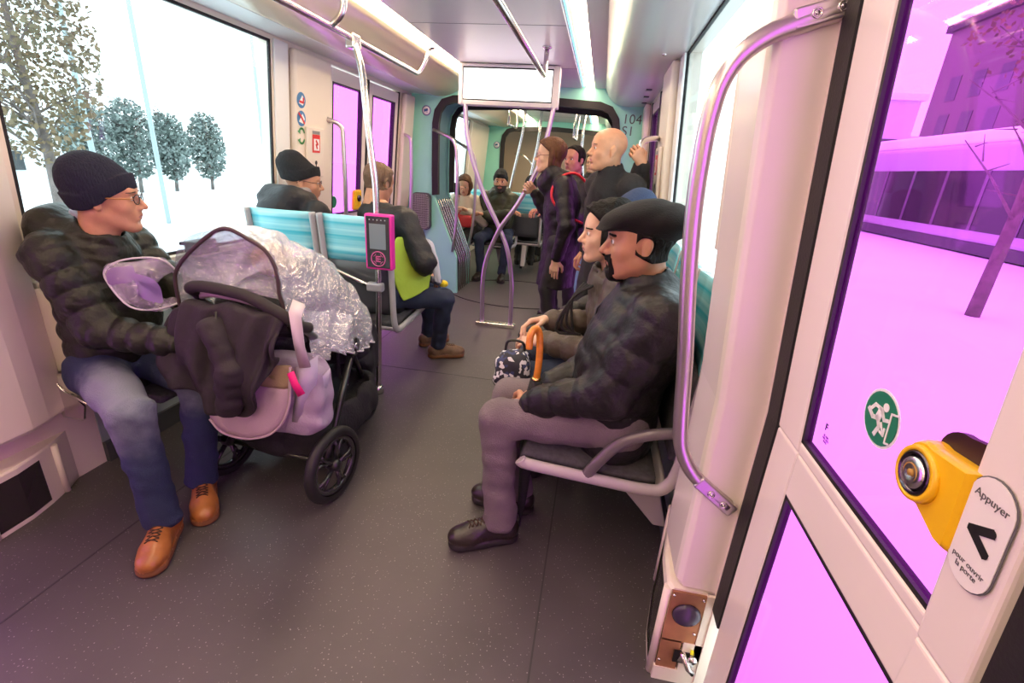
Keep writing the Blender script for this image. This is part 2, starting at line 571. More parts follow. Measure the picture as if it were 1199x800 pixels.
# the near right door: leaf edges measured from the photo
def near_door():
    side = 1
    mb = MB()
    a, b = 0.408, 0.975
    slab(mb, side, a, 0.482, 0.02, DZ1 - 0.01, -0.01, 0.02)
    slab(mb, side, 0.868, b, 0.02, DZ1 - 0.01, 0.0, 0.02)
    slab(mb, side, 0.482, 0.868, 0.805, 0.925, 0.0, 0.02)
    slab(mb, side, 0.482, 0.868, 0.02, 0.12, 0.0, 0.02)
    slab(mb, side, 0.482, 0.868, 1.86, DZ1 - 0.01, 0.0, 0.02)
    o = struct(mb.build('door_4', M_PINKJ, bevel=0.006))
    for za, zb in ((0.12, 0.805), (0.925, 1.86)):
        g = MB(); t = 0.008; ya, yb = 0.482, 0.868
        slab(g, side, ya, ya + t, za, zb, 0.003, 0.018); slab(g, side, yb - t, yb, za, zb, 0.003, 0.018)
        slab(g, side, ya, yb, za, za + t, 0.003, 0.018); slab(g, side, ya, yb, zb - t, zb, 0.003, 0.018)
        g.build('glazing_gasket', M_SEAL, o)
        g = MB(); slab(g, side, ya + t, yb - t, za + t, zb - t, 0.009, 0.014)
        g.build('glass_pane', M_MAG, o)
    g = MB()
    slab(g, side, 0.33, 0.408, 0.0, DZ1, 0.002, 0.05)
    slab(g, side, 0.978, 1.035, 0.30, DZ1 + 0.03, -0.002, 0.07)
    g.build('door_seal', M_SEAL, o)
    mb = MB()
    a, b = -0.32, 0.33
    for (c, d, e, f_) in ((a, a + 0.075, 0.02, DZ1), (b - 0.075, b, 0.02, DZ1), (a, b, 0.02, 0.12), (a, b, 0.805, 0.925), (a, b, 1.86, DZ1)):
        slab(mb, side, c, d, e, f_, 0.0, 0.05)
    mb.build('door_leaf', M_PINKJ, o, bevel=0.004)
    g = MB(); slab(g, side, a + 0.075, b - 0.075, 0.12, 0.805, 0.02, 0.026); slab(g, side, a + 0.075, b - 0.075, 0.925, 1.86, 0.02, 0.026)
    g.build('glass_pane', M_MAG, o)
near_door()

# ---- pillars beside the near doors (rounded posts standing out from the wall)
def pillar(side, n):
    mb = MB()
    def ring(z, infl):
        x = xw(side, z)
        e = 0.105 if side > 0 else 0.12
        y0 = 1.05 if side > 0 else 1.00
        y1 = 1.40 if side > 0 else 1.41
        pts = [(0.0, y0), (-e * 0.85, y0 + 0.002), (-e * 0.96, y0 + 0.012), (-e, y0 + 0.03), (-e, y0 + 0.20), (-e * 0.85, y0 + 0.27), (-e * 0.4, y1 - 0.03), (0.0, y1)]
        return [Vector((x + side * (px * infl), py, z)) for px, py in pts]
    zs = [0.345, 0.36, 0.5, 0.7, 0.9, 1.2, 1.5, 1.8, 2.03]
    P = [ring(z, 0.9 if i == 0 else 1.0) for i, z in enumerate(zs)]
    mb.grid(P, smooth=False)
    mb.mesh(P[0], [tuple(range(len(P[0])))])
    o = struct(mb.build('trim_%d' % n, M_PINKJ if side > 0 else M_CREAM, bevel=0.004))
    o.modifiers['bevel'].width = 0.003
    return o
pillar(1, 20); pillar(-1, 21)
# thin cover plate on the right pillar towards the window
mb = MB(); slab(mb, 1, 1.30, 1.42, 1.20, 1.66, -0.075, -0.06)
struct(mb.build('trim_22', M_CREAM, bevel=0.004))

# ---- lower door boxes with a frame, dark inset, loudspeaker and latch
def door_box(side):
    s = side
    root = thing('door_mechanism_box', ('cream framed box with a round dark cover at the foot of the right door post' if s > 0 else
                  'cream framed box with a dark glazed side at the foot of the left wall'), 'door box', (0, 0, 0))
    x0 = xw(s, 0)
    K_ = 1.0 if s > 0 else 0.8
    def X(e): return x0 - s * e * K_
    y0 = 1.045 if s > 0 else 1.0
    h = 0.34 if s > 0 else 0.235
    # plan outline of the base (bulges into the aisle and tapers towards the seats)
    plan = [(0.0, y0), (0.115, y0), (0.125, y0 + 0.02), (0.118, y0 + 0.13), (0.09, y0 + 0.27 * K_), (0.05, y0 + 0.38 * K_), (0.0, y0 + 0.47 * K_)]
    def ringz(z, k):
        return [Vector((X(e * k), y, z)) for e, y in plan]
    b = MB()
    b.grid([ringz(0.002, 1.0), ringz(0.02, 1.0)], smooth=False)
    b.grid([ringz(h - 0.03, 1.0 if s > 0 else 0.97), ringz(h - 0.008, 0.97), ringz(h, 0.9)], smooth=False)
    b.mesh(ringz(h, 0.9), [tuple(range(7))])
    b.grid([ringz(0.002, 1.0)[4:], ringz(h - 0.01, 0.98)[4:]], smooth=False)
    # rounded ends that close the frame
    b.tube([Vector((X(0.118), y0 + 0.012, z)) for z in (0.004, h - 0.01)], 0.012, 10)
    b.tube([Vector((X(0.062), y0 + 0.36 * K_, z)) for z in (0.004, h - 0.01)], 0.012, 10)
    b.box(min(X(0.0), X(0.115)), max(X(0.0), X(0.115)), y0 - 0.010, y0 + 0.004, 0.0, 0.05)
    b.box(min(X(0.0), X(0.05)), max(X(0.0), X(0.05)), y0 - 0.010, y0 + 0.004, 0.05, 0.16)
    b.box(min(X(0.0), X(0.02)), max(X(0.0), X(0.02)), y0 - 0.010, y0 + 0.004, 0.1, h)
    b.build('frame', M_CREAM, root)
    d = MB()
    d.grid([ringz(0.02, 0.96), ringz(h - 0.03, 0.94)], smooth=False)
    d.build('dark_inset', mat('smoked_inset', (0.035, 0.03, 0.03), 0.15, coat=0.5), root)
    if s > 0:
        d = MB(); d.box(X(0.110), X(0.02), y0 - 0.007, y0 + 0.002, 0.155, h - 0.006)
        d.box(X(0.110), X(0.055), y0 - 0.007, y0 + 0.002, 0.05, 0.16)
        d.build('face_plate', mat('orange_brown_plate', (0.42, 0.20, 0.10), 0.3, metal=0.3, noise=0.3, nscale=10), root)
        d = MB(); d.lathe([(0.0, -0.012), (0.030, -0.012), (0.037, -0.006), (0.038, 0.0), (0.034, 0.001)], (X(0.062), y0 - 0.008, 0.262), 'y', 28)
        d.build('round_cover', mat('purple_black_disc', (0.05, 0.035, 0.07), 0.25), root)
        for (e, z) in ((0.105, 0.325), (0.028, 0.325), (0.105, 0.08), (0.03, 0.2)):
            d = MB(); d.lathe([(0.0, -0.004), (0.004, -0.004), (0.004, 0.0)], (X(e), y0 - 0.008, z), 'y', 8)
            d.build('screw', M_STEEL, root)
        d = MB(); d.obox((X(0.035), y0 - 0.008, 0.105), (0.022, 0, -0.008), (0, 0.012, 0), (0.003, 0, 0.013))
        d.tube([(X(0.05), y0 - 0.015, 0.13), (X(0.03), y0 - 0.03, 0.09), (X(0.015), y0 - 0.03, 0.075)], 0.008, 10)
        d.lathe([(0.0, -0.012), (0.011, -0.012), (0.012, 0.0)], (X(0.022), y0 - 0.018, 0.12), 'y', 14)
        d.build('latch', M_STEEL, root)
        d = MB(); d.box(X(0.07), X(0.015), y0 - 0.013, y0 - 0.008, 0.085, 0.128)
        d.build('latch_recess', M_BLACK, root)
        d = MB(); d.box(X(0.03), X(0.022), y0 - 0.022, y0 - 0.014, 0.135, 0.145)
        d.build('yellow_mark', mat('yellow_mark', (0.85, 0.8, 0.02), 0.4), root)
    return root
door_box(1); door_box(-1)
# floor kick plate and grey skirt under the right hand window
for side, nm in ((-1, 'baseboard_left'), (1, 'baseboard_right')):
    mb = MB(); slab(mb, side, 1.5, 3.46, 0.0, 0.10, -0.02, 0.0); slab(mb, side, 5.9, 8.4, 0.0, 0.10, -0.02, 0.0)
    struct(mb.build(nm, M_DGREY))
mb = MB(); slab(mb, 1, 1.46, 2.95, 0.10, WZ0 - 0.03, -0.006, 0.0)
slab(mb, -1, 1.5, 2.95, 0.10, WZ0 - 0.03, -0.006, 0.0)
struct(mb.build('trim_23', mat('skirt_grey_blue', (0.30, 0.36, 0.38), 0.45)))

# ---- bulkheads with the gangway opening
def rrect(x0, x1, z0, z1, r, n=6, rb=None):
    rb = r if rb is None else rb
    pts = []
    for cx, cz, a0, rr in ((x1 - r, z1 - r, 0, r), (x0 + r, z1 - r, 90, r), (x0 + rb, z0 + rb, 180, rb), (x1 - rb, z0 + rb, 270, rb)):
        for k in range(n + 1):
            a = math.radians(a0 + 90 * k / n)
            pts.append((cx + rr * math.cos(a), cz + rr * math.sin(a)))
    return pts
PX0, PX1 = -1.765, 0.125
def opening(off=0.0):
    """gangway opening outline, from floor left up and over to floor right (x,z)"""
    P = [(-1.475, 0.0), (-1.487, 0.40), (-1.70, 0.92), (-1.752, 1.05), (-1.755, 1.3), (-1.752, 1.75), (-1.73, 1.87), (-1.66, 1.965), (-1.55, 2.0), (-0.83, 2.03),
         (-0.10, 2.0), (0.01, 1.965), (0.08, 1.87), (0.105, 1.75), (0.108, 1.3), (0.105, 1.05), (0.05, 0.92), (-0.163, 0.40), (-0.175, 0.0)]
    if off:
        c = Vector((-0.825, 1.2))
        out = []
        n = len(P)
        for i, p in enumerate(P):
            a = Vector(P[max(i - 1, 0)]); b = Vector(P[min(i + 1, n - 1)])
            t = (b - a).normalized(); nn = Vector((t.y, -t.x))
            if nn.dot(c - Vector(p)) < 0: nn = -nn
            q = Vector(p) + nn * off
            out.append((q.x, max(0, q.y) if i not in (0, n - 1) else 0))
        return out
    return P
def bulkhead(y0, y1, name):
    P = opening()
    n = len(P)
    outer = []
    for i, (x, z) in enumerate(P):
        if i <= 6: outer.append((-2.08, z if i else 0.0))
        elif i >= n - 7: outer.append((0.42, z if i < n - 1 else 0.0))
        else: outer.append((x, CZ + 0.05))
    outer[6] = (-2.08, 1.9); outer[7] = (-2.05, CZ + 0.05); outer[n - 7] = (0.42, 1.9); outer[n - 8] = (0.40, CZ + 0.05)
    mb = MB()
    for (ya) in (y0, y1):
        vs = [(x, ya, z) for x, z in P] + [(x, ya, z) for x, z in outer]
        mb.mesh(vs, [(i, i + 1, n + i + 1, n + i) for i in range(n - 1)])
    mb.grid([[(x, y0, z) for x, z in P], [(x, y1, z) for x, z in P]], smooth=False)
    mb.grid([[(x, y0, z) for x, z in outer], [(x, y1, z) for x, z in outer]], smooth=False)
    return struct(mb.build(name, M_CYAN))
bulkhead(5.05, 5.10, 'wall_far')
bulkhead(5.58, 5.63, 'wall_gangway')
bulkhead(8.5, 8.56, 'wall_farthest')
def rim(y0, y1, name, m, o0=-0.012, o1=0.055, z_from=3):
    A = opening(o0)[z_from:-z_from]; B = opening(o1)[z_from:-z_from]
    n = len(A)
    mb = MB()
    for y in (y0, y1):
        mb.mesh([(x, y, z) for x, z in A] + [(x, y, z) for x, z in B], [(i, i + 1, n + i + 1, n + i) for i in range(n - 1)], True)
    mb.grid([[(x, y0, z) for x, z in A], [(x, y1, z) for x, z in A]]); mb.grid([[(x, y0, z) for x, z in B], [(x, y1, z) for x, z in B]])
    return struct(mb.build(name, m))
rim(5.035, 5.09, 'trim_24', M_SEAL)
rim(5.6, 5.64, 'trim_25', M_SEAL)
rim(8.48, 8.54, 'trim_26', M_SEAL)
# gangway tunnel lining (teal, folds at the lower sides)
mb = MB()
P = opening(-0.012)
mb.grid([[(x, y, z) for x, z in P[2:-2]] for y in (5.09, 5.2, 5.3, 5.45, 5.59)])
struct(mb.build('wall_tunnel', M_TEAL, solid=0.01))
mb = MB()
P = opening(-0.045)
for i0, i1 in ((0, 4), (len(P) - 4, len(P))):
    mb.grid([[(x, y, z) for x, z in P[i0:i1]] for y in (5.09, 5.59)], smooth=False)
struct(mb.build('trim_27', M_SEAL, solid=0.01))
# metal ribs of the folding side cover
rib = None
for s in (-1, 1):
    for k in range(7):
        y = 5.128 + k * 0.074
        off = 0.0
        Q = [(-1.735, 1.0), (-1.70, 0.93), (-1.482, 0.40), (-1.468, 0.34), (-1.468, 0.012)]
        if s > 0: Q = [(-1.65 - x, z) for x, z in Q]
        mb = MB(); mb.tube(fillet([(x + 0.012 * -s * -1 * 0, y, z) for x, z in Q], 0.05, 4), 0.0065, 8)
        o = mb.build('gangway_rib', M_STEEL)
        side_n = 'left' if s < 0 else 'right'
        tag(o, 'slanted steel rib of the folding gangway cover, on the %s side of the passage' % side_n, 'rib', 'steel ribs on the %s side of the gangway' % side_n)
# beyond the last bulkhead: wooden-coloured far car end
mb = MB(); mb.box(-2.1, 0.45, 9.3, 9.4, 0, 2.16)
struct(mb.build('wall_end', mat('far_car_end', (0.55, 0.42, 0.30), 0.5)))
mb = MB(); mb.box(-2.1, 0.5, -2.6, -2.5, 0, 2.2)
struct(mb.build('wall_behind', M_CREAM))
mb = MB(); mb.box(-2.1, 0.5, 8.56, 9.4, CZ, 2.2)
struct(mb.build('ceiling', M_CEIL))
# cyan band above the openings: sloping fascia
mb = MB(); mb.mesh([(-1.9, 4.93, CZ), (0.2, 4.93, CZ), (0.2, 5.05, 2.035), (-1.9, 5.05, 2.035)], [(0, 1, 2, 3)])
# ================================================================ FIXTURES
def rail(name, label, cat, pts, r=0.016, rad=0.08, m=None, group=None, flanges=(), parts=()):
    root = thing(name, label, cat, (0, 0, 0), 0, group)
    mb = MB(); mb.tube(fillet(pts, rad) if rad else pts, r, 14)
    mb.build('tube', m or M_SATIN, root)
    for (p, ax, rr, hh) in flanges:
        g = MB(); g.lathe([(0.0, -hh), (rr, -hh), (rr, hh * 0.6), (rr * 0.8, hh)], p, ax, 18)
        g.build('flange', m or M_SATIN, root)
    return root
# big rail on the near right post
big = thing('door_grab_rail', 'large curved steel grab rail with magenta reflections in front of the near right door post', 'grab rail')
P = [(0.375, 1.046, 1.672), (0.321, 1.046, 1.653), (0.268, 1.048, 1.634), (0.223, 1.05, 1.600), (0.198, 1.05, 1.555), (0.189, 1.05, 1.50), (0.187, 1.05, 1.428), (0.192, 1.05, 1.315),
     (0.208, 1.05, 1.173), (0.233, 1.05, 0.998), (0.254, 1.05, 0.825), (0.272, 1.05, 0.755), (0.315, 1.048, 0.693), (0.40, 1.046, 0.63)]
mb = MB(); mb.tube(catmull(P, 5), 0.0175, 18, flat=1.0); mb.build('tube', M_SATIN, big)
mb = MB()
mb.obox((0.345, 1.040, 1.665), (0.050, 0, 0.014), (0, 0.010, 0), (-0.0045, 0, 0.0165))
mb.build('mounting_plate', M_SATIN, big, bevel=0.004)
mb = MB(); mb.obox((0.365, 1.040, 0.655), (0.048, 0, -0.036), (0, 0.010, 0), (0.010, 0, 0.0135))
mb.build('mounting_plate', M_SATIN, big, bevel=0.004)
for (x, z) in ((0.328, 1.660), (0.366, 1.671), (0.352, 0.664), (0.385, 0.640)):
    mb = MB(); mb.lathe([(0.0, -0.006), (0.003, -0.006), (0.0035, -0.003), (0.006, -0.003), (0.0075, -0.006), (0.009, -0.004), (0.009, 0.0)], (x, 1.031, z), 'y', 16)
    mb.build('bolt', M_STEEL, big)
# centre X-shaped stanchion
xs = thing('crossed_stanchion', 'crossed pair of bowed steel poles standing on one base plate in the aisle', 'pole')
X1 = [(-0.932, 4.05, 0.02), (-0.938, 4.05, 0.25), (-0.941, 4.05, 0.405), (-0.915, 4.05, 0.609), (-0.812, 4.04, 0.875), (-0.665, 4.04, 1.102), (-0.517, 4.05, 1.404), (-0.463, 4.05, 1.656), (-0.434, 4.05, 1.84)]
X2 = [(-0.668, 4.05, 0.02), (-0.672, 4.05, 0.25), (-0.68, 4.05, 0.432), (-0.73, 4.05, 0.691), (-0.812, 4.06, 0.875), (-0.973, 4.06, 1.17), (-1.079, 4.05, 1.456), (-1.127, 4.05, 1.651), (-1.144, 4.05, 1.84)]
M_LILAC = mat('lilac_steel', (0.60, 0.52, 0.60), 0.3, metal=0.85)
for Q in (X1, X2):
    mb = MB(); mb.tube(catmull(Q, 5), 0.0185, 14); mb.build('pole', M_LILAC, xs)
mb = MB(); mb.box(-0.99, -0.625, 4.02, 4.09, 0.0, 0.035); mb.build('base_plate', M_STEEL, xs, bevel=0.006)
mb = MB(); mb.sphere((-0.812, 4.05, 0.875), 0.024); mb.build('joint', M_LILAC, xs)
# hanging screen
sc = thing('hanging_screen', 'bright white information screen in a pale frame hung from the ceiling', 'screen')
mb = MB()
x0, x1, z0, z1 = -1.198, -0.405, 1.825, 2.115
t = 0.033
mb.box(x0, x1, 4.06, 4.13, z0, z1)
mb.box(x0, x0 + t, 4.03, 4.06, z0, z1); mb.box(x1 - t * 1.5, x1, 4.03, 4.06, z0, z1)
mb.box(x0 + t, x1 - t * 1.5, 4.03, 4.06, z0, z0 + t); mb.box(x0 + t, x1 - t * 1.5, 4.03, 4.06, z1 - t * 0.6, z1)
mb.build('frame', mat('lilac_frame', (0.62, 0.58, 0.60), 0.35), sc, bevel=0.006)
mb = MB(); mb.box(x0 + t, x1 - t * 1.5, 4.048, 4.062, z0 + t, z1 - t * 0.6); mb.build('bezel', M_BLKP, sc)
mb = MB(); mb.box(x0 + t + 0.006, x1 - t * 1.5 - 0.008, 4.044, 4.05, z0 + t + 0.012, z1 - t * 0.6 - 0.012)
mb.build('display', mat('screen_white', (1, 1, 1), 0.4, emit=(1, 1, 1), estr=1.5), sc)
# ceiling hand rails, left run
def top_rail(name, label, x, y0, y1, z, xt, stubs, r=0.0155, bend_end=True):
    root = thing(name, label, 'hand rail')
    mb = MB()
    pts = [(x, y0, z), (x, y1 - 0.0, z), (xt, y1 + 0.02, CZ + 0.0)]
    mb.tube(fillet(pts, 0.06, 6), r, 12)
    mb.build('tube', M_STEEL, root)
    for y in stubs:
        g = MB(); g.tube(fillet([(xt, y - 0.0, CZ), (xt + (x - xt) * 0.2, y, z + 0.05), (x, y, z)], 0.04, 5), r, 12)
        g.build('hanger', M_STEEL, root)
    for y in list(stubs) + [y1 + 0.02]:
        g = MB(); g.lathe([(0.0, 0), (r * 2.0, 0), (r * 2.0, -0.006), (r * 1.2, -0.012)], (xt, y, CZ), 'z', 16)
        g.build('flange', M_STEEL, root)
    return root
top_rail('overhead_rail', 'long steel overhead hand rail below the cream left coving, near the windows', -1.35, -2.3, 3.57, 1.95, -1.265, (0.2, 2.41))
top_rail('overhead_rail', 'steel overhead hand rail bending up to the ceiling in front of the hanging screen', -0.45, 0.6, 3.47, 1.945, -0.45, (1.35,))
# far overhead rails (beyond the gangway)
top_rail('overhead_rail', 'small overhead hand rail beyond the gangway on the left, right of the far light strip', -1.15, 5.9, 6.5, 1.85, -1.15, (5.95,), 0.014)
top_rail('overhead_rail', 'small overhead hand rail beyond the gangway between the standing woman and the bald man', -0.38, 5.9, 6.6, 1.75, -0.38, (5.95,), 0.014)
rail('far_pole', 'slim leaning steel pole beyond the gangway above the bearded man', 'pole', [(-1.13, 7.0, 2.12), (-1.15, 7.0, 1.83), (-1.30, 7.0, 1.0), (-1.38, 7.0, 0.0)], 0.018, 0.1, M_STEEL)
rail('far_pole', 'second slim leaning steel pole beyond the gangway, just left of the standing woman', 'pole', [(-0.88, 6.8, 2.12), (-0.90, 6.8, 1.70), (-1.0, 6.8, 1.1), (-1.02, 6.8, 0.0)], 0.018, 0.1, M_STEEL)
rail('far_pole', 'steel pole beyond the gangway beside the bald man', 'pole', [(-0.30, 6.6, 2.12), (-0.31, 6.6, 1.68), (-0.25, 6.6, 1.3), (-0.24, 6.6, 0.0)], 0.018, 0.1, M_STEEL)
rail('far_grab_bar', 'curved grab bar seen through the gangway at the farthest bulkhead', 'grab bar', [(-1.5, 8.48, 1.6), (-1.28, 8.0, 1.57), (-1.12, 8.0, 1.46), (-1.10, 8.0, 0.9), (-1.15, 8.46, 0.8)], 0.014, 0.1, M_STEEL)
# main pole with card reader and bar
pole = thing('stanchion_pole', 'tall bent steel pole in front of the cyan-backed seats carrying the ticket reader', 'pole')
mb = MB(); mb.tube(catmull([(-1.224, 2.5, 0.0), (-1.208, 2.5, 0.35), (-1.196, 2.5, 0.714), (-1.192, 2.5, 1.088), (-1.193, 2.5, 1.25), (-1.209, 2.5, 1.401), (-1.233, 2.51, 1.604), (-1.27, 2.55, 1.80), (-1.35, 2.63, 1.945)], 5), 0.0175, 16)
mb.build('tube', M_STEEL, pole)
mb = MB(); mb.lathe([(0.0, 0), (0.034, 0), (0.034, 0.045), (0.026, 0.05), (0.019, 0.052)], (-1.224, 2.5, 0.0), 'z', 20); mb.build('base_collar', M_STEEL, pole)
mb = MB(); mb.obox((-1.345, 2.62, 1.935), (0.026, 0, 0.0), (0, 0.04, 0.0), (0, 0, 0.035)); mb.build('top_clamp', M_STEEL, pole, bevel=0.01)
bar = thing('seat_guard_bar', 'white steel guard bar running from the pole clamp up to the left wall', 'guard bar')
mb = MB(); mb.tube([(-1.235, 2.5, 0.685), (-1.30, 2.5, 0.70), (-1.62, 2.5, 0.815), (-2.06, 2.5, 0.975)], 0.014, 14); mb.build('bar', M_STEEL, bar)
mb = MB(); mb.obox((-1.215, 2.5, 0.682), (0.048, 0, 0), (0, 0.026, 0), (0, 0, 0.026)); mb.build('clamp', mat('clamp_grey', (0.4, 0.4, 0.42), 0.4, metal=0.3), bar, bevel=0.012)
rd = thing('ticket_reader', 'magenta-framed black ticket reader mounted on the bent steel pole', 'card reader', (-1.152, 2.452, 0.952))
M_MGF = mat('magenta_plastic', (0.68, 0.03, 0.33), 0.35)
mb = MB(); mb.box(-0.078, 0.078, -0.03, 0.02, -0.15, 0.15); mb.build('housing', M_MGF, rd, bevel=0.01)
mb = MB(); mb.box(-0.066, 0.066, -0.034, -0.028, -0.138, 0.138); mb.build('front_panel', mat('reader_black', (0.02, 0.022, 0.03), 0.2, coat=0.5), rd, bevel=0.003)
mb = MB(); mb.box(-0.046, 0.046, -0.037, -0.033, -0.035, 0.10); mb.build('display', mat('reader_display', (0.13, 0.16, 0.18), 0.12, emit=(0.2, 0.26, 0.3), estr=0.2), rd)
mb = MB()
mb.tube([(0.040 * math.cos(a), -0.0355, -0.088 + 0.040 * math.sin(a)) for a in [2 * math.pi * k / 28 for k in range(28)]], 0.0028, 6, closed=True)
for k in range(4):
    a = math.pi / 4 + k * math.pi / 2
    mb.tube([(0.03 * math.cos(a - .35), -0.0355, -0.088 + 0.03 * math.sin(a - .35)), (0.026 * math.cos(a), -0.0355, -0.088 + 0.026 * math.sin(a)), (0.03 * math.cos(a + .35), -0.0355, -0.088 + 0.03 * math.sin(a + .35))], 0.0016, 6)
mb.box(-0.014, 0.014, -0.0372, -0.0345, -0.104, -0.099); mb.box(-0.014, 0.014, -0.0372, -0.0345, -0.077, -0.072)
mb.box(-0.014, -0.009, -0.0372, -0.0345, -0.104, -0.072); mb.box(0.005, 0.014, -0.0372, -0.0345, -0.09, -0.085); mb.box(-0.004, 0.001, -0.0372, -0.0345, -0.096, -0.08)
mb.build('card_emblem', mat('pink_print', (0.62, 0.10, 0.32), 0.4), rd)
mb = MB()
for k in range(5): mb.lathe([(0.0, -0.001), (0.0035, -0.001), (0.0035, 0.002)], (-0.044 + 0.022 * k, -0.0345, 0.12), 'y', 10)
mb.build('indicator_light', mat('dim_led', (0.25, 0.3, 0.32), 0.3), rd)
mb = MB(); mb.box(-0.03, 0.03, 0.018, 0.07, -0.05, 0.05); mb.build('bracket', M_BLACK, rd)
# door handles (left door) and the rail the bald man holds
def wall_handle(label, side, y, zt=1.62, zb=0.72, out=0.12, dy=0.06, m=None):
    x = xw(side, zt); s = -side
    xo = x + s * out
    return rail('door_handle_rail', label, 'grab rail', [(x + s * 0.045, y, zt), (xo, y + dy, zt - 0.03), (xo + s * 0.0, y + dy * 0.9, 1.2), (xo - s * 0.02, y + dy, zb), (x + s * 0.03, y, zb - 0.06)], 0.0165, 0.07, m or M_SATIN)
wall_handle('curved grab rail on the cream post left of the magenta left door', -1, 3.40, out=0.13)
wall_handle('curved grab rail right of the magenta left door, beside the cyan bulkhead', -1, 4.82, out=0.12, dy=-0.02, m=M_LILAC)
rail('door_handle_rail', 'curved grab rail on the right post held by the bald man', 'grab rail', [(0.335, 3.43, 1.612), (0.27, 3.25, 1.60), (0.195, 3.15, 1.57), (0.198, 3.15, 1.45), (0.216, 3.15, 1.249), (0.25, 3.15, 0.75), (0.37, 3.4, 0.68)], 0.017, 0.07, M_STEEL)
# gangway grab rails
rail('gangway_rail', 'curved steel rail on the near side of the gangway beside the cyan panel', 'grab rail', [(-1.755, 5.04, 1.69), (-1.50, 4.99, 1.605), (-1.47, 4.98, 1.3), (-1.475, 4.98, 0.75), (-1.53, 5.05, 0.47)], 0.0165, 0.1, M_SATIN)
rail('gangway_rail', 'second curved steel rail just behind the first, at the far side of the gangway', 'grab rail', [(-1.755, 5.60, 1.66), (-1.45, 5.60, 1.50), (-1.43, 5.6, 1.3), (-1.445, 5.60, 0.75), (-1.50, 5.62, 0.45)], 0.0165, 0.1, M_SATIN)
# lean pad with dotted fabric
def dotted_material():
    m = mat('dotted_fabric', (0.03, 0.03, 0.035), 0.8)
    nt = m.node_tree; b = nt.nodes['Principled BSDF']
    tc = nt.nodes.new('ShaderNodeTexCoord')
    ck = nt.nodes.new('ShaderNodeTexChecker'); ck.inputs['Scale'].default_value = 85
    ck.inputs['Color1'].default_value = (0.02, 0.02, 0.022, 1); ck.inputs['Color2'].default_value = (0.30, 0.29, 0.30, 1)
    mp = nt.nodes.new('ShaderNodeMapping'); mp.inputs['Rotation'].default_value = (0, 0.785, 0)
    nt.links.new(tc.outputs['Object'], mp.inputs['Vector']); nt.links.new(mp.outputs[0], ck.inputs['Vector'])
    nt.links.new(ck.outputs['Color'], b.inputs['Base Color'])
    return m
M_DOT = dotted_material()
pad = thing('lean_pad', 'dark dotted fabric lean pad fixed to the cyan bulkhead left of the gangway', 'lean pad', (-1.875, 4.99, 0.86))
mb = MB(); pts = rrect(-0.10, 0.10, -0.17, 0.20, 0.05)
mb.prism([(x, 0, z) for x, z in pts], (0, -0.03, 0), (0, 0.02, 0)); mb.build('cushion', M_DOT, pad, bevel=0.012)
mb = MB(); mb.prism([(x * 1.05, 0, z * 1.04) for x, z in pts], (0, 0.015, 0), (0, 0.055, 0)); mb.build('back_shell', M_DGREY, pad)

# ---- seats: sitter faces local +Y, backrest at y = 0
def cyan_back_material():
    m = mat('cyan_back_reflections', (0.10, 0.52, 0.62), 0.25, coat=0.3)
    nt = m.node_tree; b = nt.nodes['Principled BSDF']
    tc = nt.nodes.new('ShaderNodeTexCoord')
    w = nt.nodes.new('ShaderNodeTexNoise'); w.inputs['Scale'].default_value = 1.0; w.inputs['Detail'].default_value = 3
    mp = nt.nodes.new('ShaderNodeMapping'); mp.inputs['Scale'].default_value = (0.6, 0.6, 30)
    nt.links.new(tc.outputs['Object'], mp.inputs['Vector']); nt.links.new(mp.outputs[0], w.inputs['Vector'])
    r = nt.nodes.new('ShaderNodeValToRGB')  # pale horizontal streaks: window reflections painted into the cyan colour
    r.color_ramp.elements[0].position = 0.35; r.color_ramp.elements[0].color = (0.06, 0.56, 0.70, 1)
    r.color_ramp.elements[1].position = 0.7; r.color_ramp.elements[1].color = (0.50, 0.93, 0.98, 1)
    nt.links.new(w.outputs['Fac'], r.inputs[0]); nt.links.new(r.outputs[0], b.inputs['Base Color'])
    return m
M_CYB = cyan_back_material()
M_SEATF = mat('seat_fabric', (0.05, 0.05, 0.055), 0.85, noise=0.3, nscale=60)
M_SHELL = mat('mauve_grey_shell', (0.46, 0.42, 0.43), 0.3, coat=0.2)
